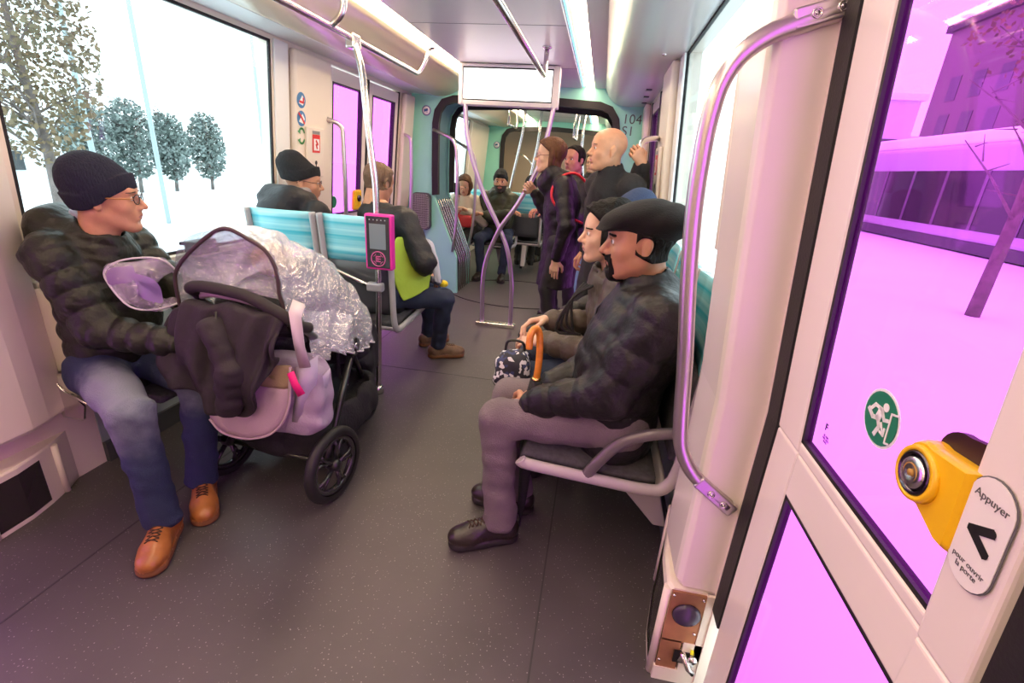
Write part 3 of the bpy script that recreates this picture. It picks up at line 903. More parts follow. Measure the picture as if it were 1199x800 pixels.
def make_seat(label, group, loc, rz, shell=None, arm=None, leg=True):
    shell = shell or M_SHELL
    t = thing('tram_seat', label, 'seat', loc, rz, group)
    hw = 0.205
    prof = catmull([(0.50, 0.425), (0.47, 0.412), (0.25, 0.395), (0.06, 0.385), (0.00, 0.41), (-0.028, 0.50), (-0.045, 0.75), (-0.068, 0.98), (-0.078, 1.07)], 4)
    # side frames
    for s in (-1, 1):
        mb = MB(); mb.tube([(s * hw, p.x, p.y) for p in prof], 0.017, 10, flat=1.3)
        mb.build('side_frame', shell, t)
    mb = MB(); mb.grid([[(x, p.x, p.y - 0.006) for x in (-hw, -0.1, 0, 0.1, hw)] for p in prof[:17]]); mb.build('seat_pan', shell, t, solid=0.014)
    i0 = 26
    up = [p for p in prof if p.y > 0.80]; lo = [p for p in prof if 0.47 < p.y <= 0.83 and p.x < 0.03]
    mb = MB(); mb.grid([[(x, p.x - 0.004 + 0.02 * (x / hw) ** 2, p.y) for x in (-hw + .012, -0.1, 0, 0.1, hw - .012)] for p in up]); mb.build('upper_back', M_CYB, t, solid=0.018)
    mb = MB(); mb.grid([[(x, p.x - 0.006 + 0.02 * (x / hw) ** 2, p.y) for x in (-hw + .012, -0.1, 0, 0.1, hw - .012)] for p in lo]); mb.build('lower_back', M_DGREY, t, solid=0.02)
    mb = MB(); mb.grid([[(x, p.x, p.y + 0.022) for x in (-hw + .02, 0, hw - .02)] for p in prof[2:14]]); mb.build('seat_cushion', M_SEATF, t, solid=0.035)
    mb = MB(); mb.grid([[(x, p.x + 0.022, p.y) for x in (-hw + .02, 0, hw - .02)] for p in lo]); mb.build('back_cushion', M_SEATF, t, solid=0.025)
    if leg:
        mb = MB(); mb.mesh([(-0.03, 0.02, 0.39), (-0.03, 0.25, 0.39), (-0.03, -0.02, 0.10), (-0.03, -0.07, 0.10), (0.03, 0.02, 0.39), (0.03, 0.25, 0.39), (0.03, -0.02, 0.10), (0.03, -0.07, 0.10)],
                          [(0, 1, 2, 3), (7, 6, 5, 4), (0, 4, 5, 1), (1, 5, 6, 2), (2, 6, 7, 3), (3, 7, 4, 0)])
        mb.build('support_bracket', shell, t, bevel=0.008)
    if arm:
        mb = MB(); mb.tube(catmull([(arm * hw, 0.27, 0.40), (arm * (hw + 0.008), 0.235, 0.47), (arm * (hw + 0.008), 0.17, 0.555), (arm * (hw + 0.008), 0.08, 0.60), (arm * hw, -0.02, 0.617), (arm * hw, -0.04, 0.618)], 5), 0.014, 12, flat=1.4)
        mb.build('armrest', mat('dark_armrest', (0.17, 0.15, 0.16), 0.3, metal=0.3), t)
    return t
R90 = math.pi / 2
make_seat('window-side seat nearest the camera on the right, under the man in the flat cap', 'right-hand seats', (0.335, 1.605, 0), R90, arm=-1)
make_seat('middle right-hand seat under the dark-haired woman in the brown jacket', 'right-hand seats', (0.335, 2.045, 0), R90)
make_seat('farthest right-hand seat, under the person in the navy knit hat', 'right-hand seats', (0.335, 2.485, 0), R90)
make_seat('cyan-backed seat at the left window under the man in the black knit hat', 'left transverse seats', (-1.80, 2.60, 0), 0, M_GREY)
make_seat('cyan-backed aisle seat behind the magenta ticket reader', 'left transverse seats', (-1.345, 2.60, 0), 0, M_GREY)
make_seat('pale seat beyond the gangway under the bearded man in olive', 'seats beyond the gangway', (-1.27, 6.48, 0), math.pi)
make_seat('seat beyond the gangway under the woman with the phone', 'seats beyond the gangway', (-1.74, 6.48, 0), math.pi)
# folding seat of the man on the left
fs = thing('folding_seat', 'cream folding seat against the left wall under the man in glasses', 'seat', (-2.06, 1.60, 0))
mb = MB()
P = [[(0.02 + 0.085 * math.sin(math.pi * u) ** 0.5 * (1 if 0.02 < u < 0.98 else 0), y, 0.50 + 0.34 * u) for y in (-0.22, -0.205, 0.0, 0.205, 0.22)] for u in [k / 10 for k in range(11)]]
for row in P:
    row[0] = (0.01, row[0][1], row[0][2]); row[4] = (0.01, row[4][1], row[4][2])
mb.grid(P); mb.build('back_pad', M_CREAM, fs, bevel=0.01)
mb = MB(); mb.box(0.05, 0.47, -0.21, 0.21, 0.42, 0.455); mb.build('seat_pan', M_SEATF, fs, bevel=0.015)
mb = MB(); mb.box(0.0, 0.10, -0.235, -0.215, 0.30, 0.50); mb.box(0.0, 0.10, 0.215, 0.235, 0.30, 0.50); mb.build('side_bracket', mat('bracket_beige', (0.50, 0.45, 0.40), 0.4), fs, bevel=0.008)
mb = MB(); mb.tube(catmull([(0.03, -0.242, 0.47), (0.07, -0.245, 0.43), (0.13, -0.245, 0.41), (0.16, -0.24, 0.39)], 5), 0.006, 8); mb.build('hinge_lever', M_STEEL, fs)
mb = MB(); mb.prism([(0.035, -0.24, 0.46), (0.035, -0.24, 0.32), (0.12, -0.24, 0.32), (0.14, -0.24, 0.38), (0.09, -0.24, 0.43)], (0, -0.004, 0), (0, 0.004, 0)); mb.build('hinge_plate', M_STEEL, fs)

# ---- boxes, stickers and lettering
def wall_disc(mb, side, y, z, r, off, n=28, t=0.0008):
    """thin disc on the wall plane, off = distance into the room"""
    lean = 0.085 if side < 0 else 0.075
    x = xw(side, z) - side * off
    up = Vector((-side * lean, 0, 1)).normalized(); ya = Vector((0, 1, 0)); nx = up.cross(ya) * (1)
    if nx.x * side > 0: nx = -nx
    pts = [Vector((x, y, z)) + ya * (r * math.cos(2 * math.pi * k / n)) + up * (r * math.sin(2 * math.pi * k / n)) for k in range(n)]
    mb.prism(pts, nx * 0.0, nx * t)
def wall_pt(side, y, z, off):
    return Vector((xw(side, z) - side * off, y, z))
def wall_poly(mb, side, yz, off, t=0.0008):
    pts = [wall_pt(side, y, z, off) for y, z in yz]
    mb.prism(pts, Vector((0, 0, 0)), Vector((-side * t, 0, 0)))
def wall_rect(mb, side, y0, y1, z0, z1, off, t=0.0008):
    wall_poly(mb, side, [(y0, z0), (y1, z0), (y1, z1), (y0, z1)], off, t)
def stroke(mb, side, pts, w, off, t=0.0008):
    for (a, b) in zip(pts[:-1], pts[1:]):
        a = Vector(a); b = Vector(b)
        d = (b - a).normalized() if (b - a).length else Vector((1, 0)); n = Vector((-d.y, d.x)) * w / 2
        a2 = a - d * w * 0.3; b2 = b + d * w * 0.3
        wall_poly(mb, side, [tuple(a2 + n), tuple(a2 - n), tuple(b2 - n), tuple(b2 + n)], off, t)
# prohibition stickers
for k, (z, lab) in enumerate(((1.70, 'topmost round blue sticker with a red figure on the left post'), (1.592, 'middle round blue and red sticker on the left post'), (1.487, 'lowest round sticker, green arrows, on the left post'))):
    t = thing('round_sticker', lab, 'sticker')
    y = 3.085; rr = 0.047
    if k < 2:
        mb = MB(); wall_disc(mb, -1, y, z, rr, 0.0515); mb.build('blue_disc', mat('sticker_blue', (0.06, 0.20, 0.42), 0.4), t)
        mb = MB(); wall_poly(mb, -1, [(y - 0.03, z - 0.02), (y + 0.015, z - 0.03), (y + 0.034, z + 0.0), (y + 0.01, z + 0.03)], 0.053)
        mb.build('white_figure', M_WHITEP, t)
        mb = MB(); stroke(mb, -1, [(y - 0.03, z + 0.028), (y, z + 0.005), (y + 0.028, z - 0.026)] if k else [(y - 0.02, z - 0.01), (y + 0.02, z - 0.012), (y + 0.02, z + 0.012)], 0.014, 0.0545)
        mb.build('red_mark', M_REDP, t)
    else:
        for s in (1, -1):
            mb = MB()
            pts = [(y + 0.03 * math.cos(a), z + s * 0.010 + 0.036 * math.sin(a)) for a in [s * (0.35 + 2.3 * q / 10) for q in range(11)]]
            stroke(mb, -1, pts, 0.013, 0.052)
            e = pts[-1]
            wall_poly(mb, -1, [(e[0] - 0.02, e[1]), (e[0] + 0.012, e[1] + 0.014), (e[0] + 0.01, e[1] - 0.018)], 0.0525)
            mb.build('green_arrow', mat('sticker_green', (0.06, 0.30, 0.10), 0.4), t)
# emergency handles
def ebox(side, y, z, lab):
    t = thing('emergency_handle_box', lab, 'emergency box')
    off = 0.05
    mb = MB(); wall_rect(mb, side, y - 0.10, y + 0.10, z - 0.17, z + 0.15, off, 0.022); mb.build('cover', M_CREAM, t, bevel=0.008)
    mb = MB(); wall_rect(mb, side, y - 0.045, y + 0.045, z - 0.01, z + 0.105, off + 0.023, 0.002); mb.build('red_frame', M_REDP, t)
    mb = MB(); wall_rect(mb, side, y - 0.033, y + 0.033, z + 0.004, z + 0.078, off + 0.026, 0.001); mb.build('white_field', M_WHITEP, t)
    mb = MB(); wall_rect(mb, side, y - 0.045, y + 0.045, z + 0.108, z + 0.128, off + 0.023, 0.001); mb.build('grey_label', mat('label_grey', (0.25, 0.25, 0.25), 0.5), t)
    mb = MB(); stroke(mb, side, [(y - 0.008, z + 0.066), (y + 0.012, z + 0.045), (y - 0.006, z + 0.04), (y + 0.004, z + 0.018)], 0.014, off + 0.028); mb.build('red_handle_sign', M_REDP, t)
    mb = MB(); wall_disc(mb, side, y, z - 0.075, 0.014, off + 0.023); wall_rect(mb, side, y - 0.004, y + 0.006, z - 0.11, z - 0.075, off + 0.023); mb.build('key_mark', M_BLKP, t)
ebox(-1, 3.22, 1.40, 'cream emergency box with a red framed sign on the left post by the round stickers')
ebox(1, 3.22, 1.40, 'cream emergency box with a red framed sign on the right post by the grab rail')
# camera icon stickers on bulkheads
def cam_sticker(x, y, z, lab, r=0.048):
    t = thing('camera_sticker', lab, 'sticker')
    mb = MB(); mb.lathe([(0, 0), (r, 0), (r, -0.001)], (x, y, z), 'y', 28); mb.build('purple_ring', mat('purple_print', (0.16, 0.14, 0.35), 0.5), t)
    mb = MB(); mb.lathe([(0, 0), (r * .78, 0), (r * .78, -0.001)], (x, y - 0.0014, z), 'y', 28); mb.build('white_field', M_WHITEP, t)
    mb = MB(); mb.obox((x - 0.004, y - 0.0032, z + 0.004), (r * .42, 0, r * .14), (0, 0.0006, 0), (-r * .06, 0, r * .22)); mb.box(x + r * .1, x + r * .2, y - 0.004, y - 0.0026, z - r * .45, z)
    mb.build('camera_pictogram', M_NAVYP, t)
cam_sticker(-1.83, 5.049, 1.865, 'round camera sticker on the cyan bulkhead left of the gangway')
cam_sticker(-1.83, 8.499, 1.72, 'small round camera sticker on the farthest cyan bulkhead', 0.055)
Mx = frameM((0.213, 5.0485, 1.872), (1, 0, 0), (0, 0, 1))
o = text_mesh('car_number', '104', 0.118, mat('grey_print', (0.08, 0.10, 0.10), 0.5), Mx, space=1.05); tag(o, 'dark number 104 printed on the cyan bulkhead', 'lettering')
Mx = frameM((0.185, 5.0485, 1.768), (1, 0, 0), (0, 0, 1))
o = text_mesh('car_code', 'S1', 0.118, MATS['grey_print'], Mx, space=1.05); tag(o, 'dark code S1 printed on the cyan bulkhead below the number', 'lettering')
# info icons on the right window
for (yy, kind, lab) in ((1.535, 'i', 'blue oval information sticker on the right window, the left of two'), (1.475, 'w', 'blue oval accessibility sticker on the right window, next to the post')):
    t = thing('window_sticker', lab, 'sticker')
    side = 1
    mb = MB(); z = 1.235
    n = 26
    wall_poly(mb, 1, [(yy + 0.030 * math.cos(2 * math.pi * k / n), z + 0.052 * math.sin(2 * math.pi * k / n)) for k in range(n)], -0.006)
    mb.build('blue_disc', M_NAVYP, t)
    mb = MB()
    if kind == 'i':
        wall_rect(mb, 1, yy - 0.004, yy + 0.004, z - 0.03, z + 0.012, -0.0045); wall_disc(mb, 1, yy, z + 0.026, 0.006, -0.0045)
    else:
        stroke(mb, 1, [(yy + .004, z + .028), (yy, z), (yy - 0.012, z - 0.004), (yy - 0.016, z - 0.03)], 0.008, -0.0045)
    mb.build('white_pictogram', M_WHITEP, t)
# exit sign on the near door glass
GO = -0.0085
t = thing('emergency_exit_sticker', 'round green sticker with a white running figure on the magenta door glass', 'sticker')
cy, cz = 0.671, 1.082
mb = MB(); wall_disc(mb, 1, cy, cz, 0.0425, GO); mb.build('white_ring', M_WHITEP, t)
mb = MB(); wall_disc(mb, 1, cy, cz, 0.0385, GO + 0.001); mb.build('green_disc', M_GREENP, t)
mb = MB()
F = lambda u, v: (cy - u * 0.0425, cz + v * 0.0425)      # u to the right as seen from inside
wall_disc(mb, 1, *F(0.18, 0.48), 0.0062, GO + 0.002)
stroke(mb, 1, [F(-0.02, 0.26), F(-0.12, -0.06)], 0.012, GO + 0.002)
stroke(mb, 1, [F(0.0, 0.33), F(-0.38, 0.33), F(-0.55, 0.12)], 0.0052, GO + 0.002)
stroke(mb, 1, [F(0.02, 0.30), F(0.22, 0.05), F(0.42, 0.12)], 0.0052, GO + 0.002)
stroke(mb, 1, [F(-0.12, -0.02), F(0.06, -0.28), F(-0.10, -0.62)], 0.0065, GO + 0.002)
stroke(mb, 1, [F(-0.12, -0.04), F(-0.4, -0.12), F(-0.68, 0.06)], 0.0065, GO + 0.002)
mb.build('running_figure', M_WHITEP, t)
mb = MB()
stroke(mb, 1, [F(0.82, 0.5), F(0.52, 0.42), F(0.52, -0.62), F(0.72, -0.55)], 0.0028, GO + 0.002)
stroke(mb, 1, [F(0.12, -0.1), F(0.34, -0.42)], 0.0035, GO + 0.002); stroke(mb, 1, [F(0.36, -0.2), F(0.36, -0.44), F(0.14, -0.4)], 0.0035, GO + 0.002)
mb.build('door_outline', M_WHITEP, t)
t = thing('glass_mark', 'tiny black letter F mark with fine print at the corner of the magenta door glass', 'marking')
def wall_frame(side, y, z, off):
    p = wall_pt(side, y, z, off)
    lean = 0.075
    return frameM(p, (0, -1, 0), (-lean, 0, 1))
text_mesh('letter', 'F', 0.018, M_BLKP, wall_frame(1, 0.804, 0.993, GO), t, bold=True)
text_mesh('fine_print', 'SE 43R\nAS2 M12\n0415', 0.006, mat('fine_print', (0.2, 0.05, 0.25), 0.5), wall_frame(1, 0.799, 0.972, GO), t)
# yellow door opener button
M_YEL = mat('yellow_plastic', (0.86, 0.50, 0.008), 0.35, coat=0.2)
t = thing('door_button', 'yellow door opening button housing with a round steel push button at the door edge', 'door button')
mb = MB()
yz = []
by, bz = 0.536, 1.080
for k in range(13):
    a = math.radians(-62 + 0) + math.radians(0)
    ang = math.radians(110 - 0) 
    th = math.radians(70 - (70 + 62) * 0)  # unused
top = [(0.484, 1.128), (0.520, 1.112)]
arc = [(by + 0.040 * math.cos(math.radians(a)), bz + 0.043 * math.sin(math.radians(a))) for a in range(100, -101, -12)]
# arc opens towards the stile (smaller y)
arc = [(by + 0.037 * math.cos(math.radians(a)), bz + 0.041 * math.sin(math.radians(a))) for a in range(105, -106, -14)]
yzl = [(0.470, 1.125)] + arc + [(0.484, 1.022), (0.470, 1.022)]
pts0 = [wall_pt(1, y, z, -0.008) for y, z in yzl]
pts1 = [wall_pt(1, y, z, 0.012) for y, z in yzl]
cen = Vector((by, bz))
pts2 = [wall_pt(1, y + (cen.x - y) * 0.12, z + (cen.y - z) * 0.12, 0.019) for y, z in yzl]
n = len(yzl)
mb.grid([[p for p in pts0] + [pts0[0]], [p for p in pts1] + [pts1[0]], [p for p in pts2] + [pts2[0]]], smooth=False)
mb.mesh(pts2, [tuple(range(n))])
mb.build('housing', M_YEL, t, bevel=0.006)
def disc_x(mb, y, z, prof, off):
    p = wall_pt(1, y, z, off)
    mb.lathe([(r, -h) for r, h in prof], p, 'x', 32)
mb = MB(); disc_x(mb, by, bz, [(0, 0), (0.034, 0), (0.032, 0.008), (0.027, 0.009), (0.0265, 0.004), (0, 0.004)], 0.017); mb.build('collar', M_YEL, t)
mb = MB(); disc_x(mb, by, bz, [(0, 0), (0.0262, 0), (0.0262, 0.006), (0.022, 0.008), (0.021, 0.004), (0, 0.004)], 0.0195); mb.build('dark_ring', mat('dark_chrome', (0.12, 0.10, 0.12), 0.15, metal=1.0), t)
mb = MB(); disc_x(mb, by, bz, [(0, 0), (0.0195, 0), (0.0195, 0.003), (0.017, 0.006), (0.008, 0.0065), (0.006, 0.005), (0, 0.005)], 0.0225); mb.build('push_button', M_STEEL, t)
mb = MB(); mb.tube([wall_pt(1, by + 0.011 * math.cos(a), bz + 0.011 * math.sin(a), 0.0285) for a in [2 * math.pi * k / 20 for k in range(20)]], 0.0008, 5, closed=True)
disc_x(mb, by, bz, [(0, 0), (0.004, 0), (0.004, 0.002)], 0.0275)
mb.build('button_mark', mat('amber_print', (0.45, 0.25, 0.05), 0.4), t)
mb = MB(); wall_poly(mb, 1, [(0.470, 1.152)] + [(0.515 + 0.034 * math.cos(math.radians(a)), 1.112 + 0.032 * math.sin(math.radians(a))) for a in range(95, -10, -15)] + [(0.54, 1.07), (0.47, 1.07)], -0.0085, 0.008)  # dark sheet painted as the shadow behind the button housing
mb.build('painted_shadow', mat('shadow_brown', (0.03, 0.008, 0.012), 0.4), t)
# sticker on the stile
t = thing('door_opening_sticker', 'white oval sticker with a black arrow on the near door frame', 'sticker')
SO = 0.0135
yc, zc, hw_, hh_ = 0.447, 1.071, 0.029, 0.063
def stad(hw, hh, n=12):
    r = hw
    P = [(yc + r * math.cos(a), zc + (hh - r) + r * math.sin(a)) for a in [math.pi * k / n for k in range(n + 1)]]
    P += [(yc - r * math.cos(a), zc - (hh - r) - r * math.sin(a)) for a in [math.pi * k / n for k in range(n + 1)]]
    return P
mb = MB(); wall_poly(mb, 1, stad(hw_, hh_), SO - 0.002, 0.0012); mb.build('outline', mat('outline_grey', (0.12, 0.12, 0.13), 0.5), t)
mb = MB(); wall_poly(mb, 1, stad(hw_ - 0.0014, hh_ - 0.0014), SO - 0.0006, 0.0008); mb.build('white_field', mat('sticker_white', (0.82, 0.78, 0.76), 0.4), t)
mb = MB(); o_ = SO + 0.0006
G = lambda u, v: (yc - u * 0.029, zc + v * 0.029)
stroke(mb, 1, [G(0.42, 0.42), G(-0.34, 0.02), G(0.42, -0.42)], 0.0095, o_, 0.0006)
for q in (G(0.42, 0.42), G(-0.34, 0.02), G(0.42, -0.42)):
    wall_disc(mb, 1, q[0], q[1], 0.0047, o_, 16, 0.0006)
mb.build('arrow', M_BLKP, t)
text_mesh('upper_text', 'Appuyer', 0.012, mat('text_grey', (0.10, 0.10, 0.10), 0.5), wall_frame(1, yc, zc + 0.039, o_), t, 0.0002)
text_mesh('lower_text', 'pour ouvrir\nla porte', 0.0088, MATS['text_grey'], wall_frame(1, yc, zc - 0.040, o_), t, 0.0002)
# green sticker and yellow button on the left door
t = thing('emergency_exit_sticker', 'small round dark sticker low on the magenta left door, left leaf', 'sticker')
mb = MB(); wall_disc(mb, -1, 3.62, 1.03, 0.05, -0.022); mb.build('white_ring', M_WHITEP, t)
mb = MB(); wall_disc(mb, -1, 3.62, 1.03, 0.044, -0.021); mb.build('green_disc', M_GREENP, t)
t = thing('door_button', 'yellow door button on the left door between the two seated passengers', 'door button')
mb = MB(); wall_rect(mb, -1, 3.86, 3.98, 0.95, 1.12, 0.0, 0.04); mb.build('housing', M_YEL, t, bevel=0.02)
mb = MB(); mb.lathe([(0, 0), (0.028, 0), (0.026, 0.01)], wall_pt(-1, 3.92, 1.05, 0.04), 'x', 18); mb.build('push_button', MATS['dark_chrome'], t)
# ceiling loudspeaker slots and tiny spot on the right coving
for (x, y) in ((0.26, 4.0), (0.27, 4.35), (0.28, 4.7)):
    mb = MB(); mb.box(x - 0.02, x + 0.02, y, y + 0.06, 1.972, 1.98)
    struct(mb.build('trim_%d' % (40 + int(y * 10) % 10 + int(y)), M_DGREY))
mb = MB(); mb.lathe([(0, 0), (0.012, 0), (0.010, -0.012)], (0.24, 2.9, 1.984), 'z', 14)
tag(mb.build('ceiling_spot', M_STEEL), 'tiny steel spot in the right coving above the window', 'ceiling fitting')
mb = MB(); mb.box(-2.02, -1.94, 2.06, 2.20, 0.865, 0.915); mb.prism([(-2.02, 2.03, 0.915), (-1.95, 2.06, 0.915), (-1.95, 2.20, 0.915), (-2.02, 2.23, 0.915)], (0, 0, 0), (0, 0, 0.018))
tag(mb.build('window_latch', M_BLACK, bevel=0.006), 'small black catch on the left window sill', 'window latch')

# ================================================================ OUTSIDE
GZ = -0.38
M_SNOW = mat('snow', (0.90, 0.93, 0.96), 0.7, noise=0.03, nscale=0.6, bump=0.3, bscale=3)
mb = MB(); mb.box(-90, 90, -60, 110, GZ - 0.3, GZ)
tag(stuff(mb.build('snow_ground', M_SNOW)), 'snow covered ground outside the tram windows', 'snow')
M_BARK = mat('bark', (0.16, 0.13, 0.12), 0.8, noise=0.3)
M_LEAF = mat('autumn_leaf', (0.10, 0.10, 0.06), 0.8, col2=(0.24, 0.16, 0.09), nscale=1.5)
M_LEAFG = mat('frosted_leaf', (0.09, 0.12, 0.10), 0.8, col2=(0.30, 0.36, 0.35), nscale=2.0)
def tree(lab, x, y, h, cr, n, seed, leaf=None, trunk=0.10, group=None, cz=0.62, lsz=0.09, bare=False):
    rnd = random.Random(seed)
    t = thing('street_tree', lab, 'tree', (x, y, GZ), 0, group)
    mb = MB()
    mb.tube([(0, 0, 0), (0.05, 0.03, h * 0.3), (-0.03, 0.0, h * 0.6), (0.02, 0, h * 0.95)], [trunk, trunk * 0.8, trunk * 0.5, trunk * 0.1], 10)
    for k in range(26):
        z = h * (0.28 + 0.62 * rnd.random()); a = rnd.random() * 6.28; L = cr * (0.6 + 0.5 * rnd.random())
        p0 = Vector((0, 0, z)); d = Vector((math.cos(a), math.sin(a), 0.5 + 0.5 * rnd.random()))
        p1 = p0 + d * L * 0.5; p2 = p0 + d * L + Vector((0, 0, -0.1))
        mb.tube([p0, p1, p2], [trunk * 0.25, trunk * 0.15, 0.006], 5, cap=False)
        for q in range(5):
            b = p0 + d * L * rnd.uniform(0.3, 0.9); e = b + Vector((rnd.uniform(-1, 1), rnd.uniform(-1, 1), rnd.uniform(-0.3, 1))) * cr * 0.3
            mb.tube([b, e], [0.012, 0.004], 4, cap=False)
    mb.build('trunk', M_BARK, t)
    if not bare:
        lf = MB(); vs = []; fs = []
        for k in range(n):
            while True:
                u = Vector((rnd.uniform(-1, 1), rnd.uniform(-1, 1), rnd.uniform(-1, 1)))
                if u.length < 1: break
            c = Vector((u.x * cr, u.y * cr, h * cz + u.z * h * (0.98 - cz)))
            s = lsz * rnd.uniform(0.5, 1.3)
            a = Vector((rnd.uniform(-1, 1), rnd.uniform(-1, 1), rnd.uniform(-1, 1))).normalized() * s
            b = a.cross(Vector((rnd.uniform(-1, 1), rnd.uniform(-1, 1), rnd.uniform(-1, 1)))).normalized() * s * 0.6
            i = len(vs); vs += [c - a, c + b, c + a, c - b]; fs.append((i, i + 1, i + 2, i + 3))
        lf.mesh(vs, fs); lf.build('foliage', leaf or M_LEAF, t)
    return t
tree('tree with brown autumn leaves outside the left window, nearest the camera', -8.4, 6.35, 5.0, 0.95, 4200, 1, M_LEAF, 0.085, lsz=0.05)
for k, (x, y, h, cr) in enumerate(((-17, 14.3, 3.1, 0.75), (-17, 15.9, 3.3, 0.8), (-17, 17.5, 3.0, 0.72), (-17, 19.4, 3.2, 0.72))):
    tree('frosty tree beyond the left window, ' + ['leftmost', 'second from left', 'third from left', 'rightmost'][k] + ' of the row', x, y, h, cr, 2600, 10 + k, M_LEAFG, 0.07, 'frosty trees beyond the left window', 0.55, 0.085)
for k, (x, y, h) in enumerate(((-10, 8.45, 9), (-10, 9.9, 9), (-10, 13.6, 9))):
    mb = MB(); mb.tube([(x, y, GZ), (x, y, GZ + h)], [0.05, 0.04], 10); 
    tag(mb.build('lamp_post', mat('pale_post', (0.35, 0.42, 0.44), 0.5)), 'tall thin pole outside the left window, ' + ('right of the brown-leaved tree', 'in the middle of the glass', 'near the right edge of the glass')[k], 'pole', 'poles outside the left window')
b = thing('distant_building', 'low pale building beyond the snow at the left edge of the left window', 'building', (-24, 13, GZ))
mb = MB(); mb.box(-3, 3, -4, 4, 0, 2.2); mb.build('wall', mat('pale_wall', (0.72, 0.74, 0.76), 0.7), b)
mb = MB(); mb.box(-3.3, 3.3, -4.3, 4.3, 2.2, 2.5); mb.build('roof', M_SNOW, b)
mb = MB(); mb.box(2.98, 3.04, 1.0, 2.1, 0.55, 1.2); mb.build('window', M_DGREY, b)
# right side: long tram-like vehicle, young tree, dark building and street furniture
v = thing('parked_tram', 'long snow-topped tram with dark windows outside the near right door', 'tram', (12.0, 14.0, GZ))
M_TRAMW = mat('tram_white', (0.42, 0.38, 0.46), 0.3)
mb = MB(); mb.box(0, 2.6, -12, 13, 0.35, 3.45); mb.build('body', M_TRAMW, v, bevel=0.15)
mb = MB(); mb.box(0.2, 2.4, -11.8, 12.8, 3.45, 3.9); mb.build('roof', M_SNOW, v, bevel=0.1)
mb = MB(); mb.box(-0.012, 0.02, -11.6, 12.6, 0.75, 2.6); mb.build('window_band', mat('dark_glass_band', (0.03, 0.03, 0.035), 0.12), v)
mb = MB()
for k in range(13): mb.box(-0.03, 0.02, -11 + k * 1.9, -10.86 + k * 1.9, 0.75, 2.6)
mb.build('window_post', mat('band_post', (0.12, 0.10, 0.13), 0.3), v)
mb = MB(); mb.box(0.0, 2.5, -11.8, 12.8, 0.05, 0.4); mb.build('underframe', M_DGREY, v)
tree('young tree with a slim dark trunk outside the near right door', 6.03, 8.4, 5.2, 1.3, 500, 31, M_LEAF, 0.10, None, 0.80, 0.05)
b = thing('dark_house', 'dark tall building rising behind the tram outside the near right door', 'building', (26, 42, GZ))
mb = MB(); mb.box(-2, 8, -12, 3.4, 0, 13); mb.build('wall', mat('dark_house_wall', (0.16, 0.13, 0.13), 0.7), b)
mb = MB(); mb.box(-2.3, 8.3, -12.3, 3.7, 13, 13.5); mb.build('roof', mat('dark_roof', (0.05, 0.05, 0.05), 0.7), b)
mb = MB()
for i in range(3):
    for j in range(3): mb.box(-2.03, -1.99, -4.2 + i * 2.4, -3.1 + i * 2.4, 3.2 + j * 2.5, 4.8 + j * 2.5)
mb.build('window', M_DGREY, b)
for k, (x, y, w, h, c) in enumerate(((14, 34, 5, 6.5, (0.55, 0.60, 0.66)), (9, 26, 1.6, 3.4, (0.45, 0.36, 0.33)), (20, 40, 7, 5.0, (0.7, 0.62, 0.6)))):
    b = thing('distant_building', ('grey block far off through the right window', 'small brown kiosk far off through the right window', 'pale building farthest off through the right window')[k], 'building', (x, y, GZ))
    mb = MB(); mb.box(-w / 2, w / 2, -2, 2, 0, h); mb.build('wall', mat('house_col_%d' % k, c, 0.7), b)
    mb = MB(); mb.box(-w / 2 - .2, w / 2 + .2, -2.2, 2.2, h, h + 0.3); mb.build('roof', M_SNOW, b)
    mb = MB()
    for i in range(3): mb.box(-w / 2 + w * (0.12 + i * 0.3), -w / 2 + w * (0.28 + i * 0.3), -2.03, -1.99, h * 0.45, h * 0.7)
    mb.build('window', M_DGREY, b)
mb = MB(); mb.tube([(4.2, 10.5, GZ), (4.2, 10.5, GZ + 4.5)], 0.05, 8); tag(mb.build('lamp_post', MATS['pale_post']), 'dark slim post in the snow seen through the right window', 'pole')
mb = MB(); mb.box(6.0, 6.5, 17.3, 17.4, 0.5, 1.2); mb.tube([(6.25, 17.35, GZ), (6.25, 17.35, 0.6)], 0.03, 6)
tag(mb.build('red_road_sign', M_REDP), 'small red road sign in the snow through the right window', 'road sign')
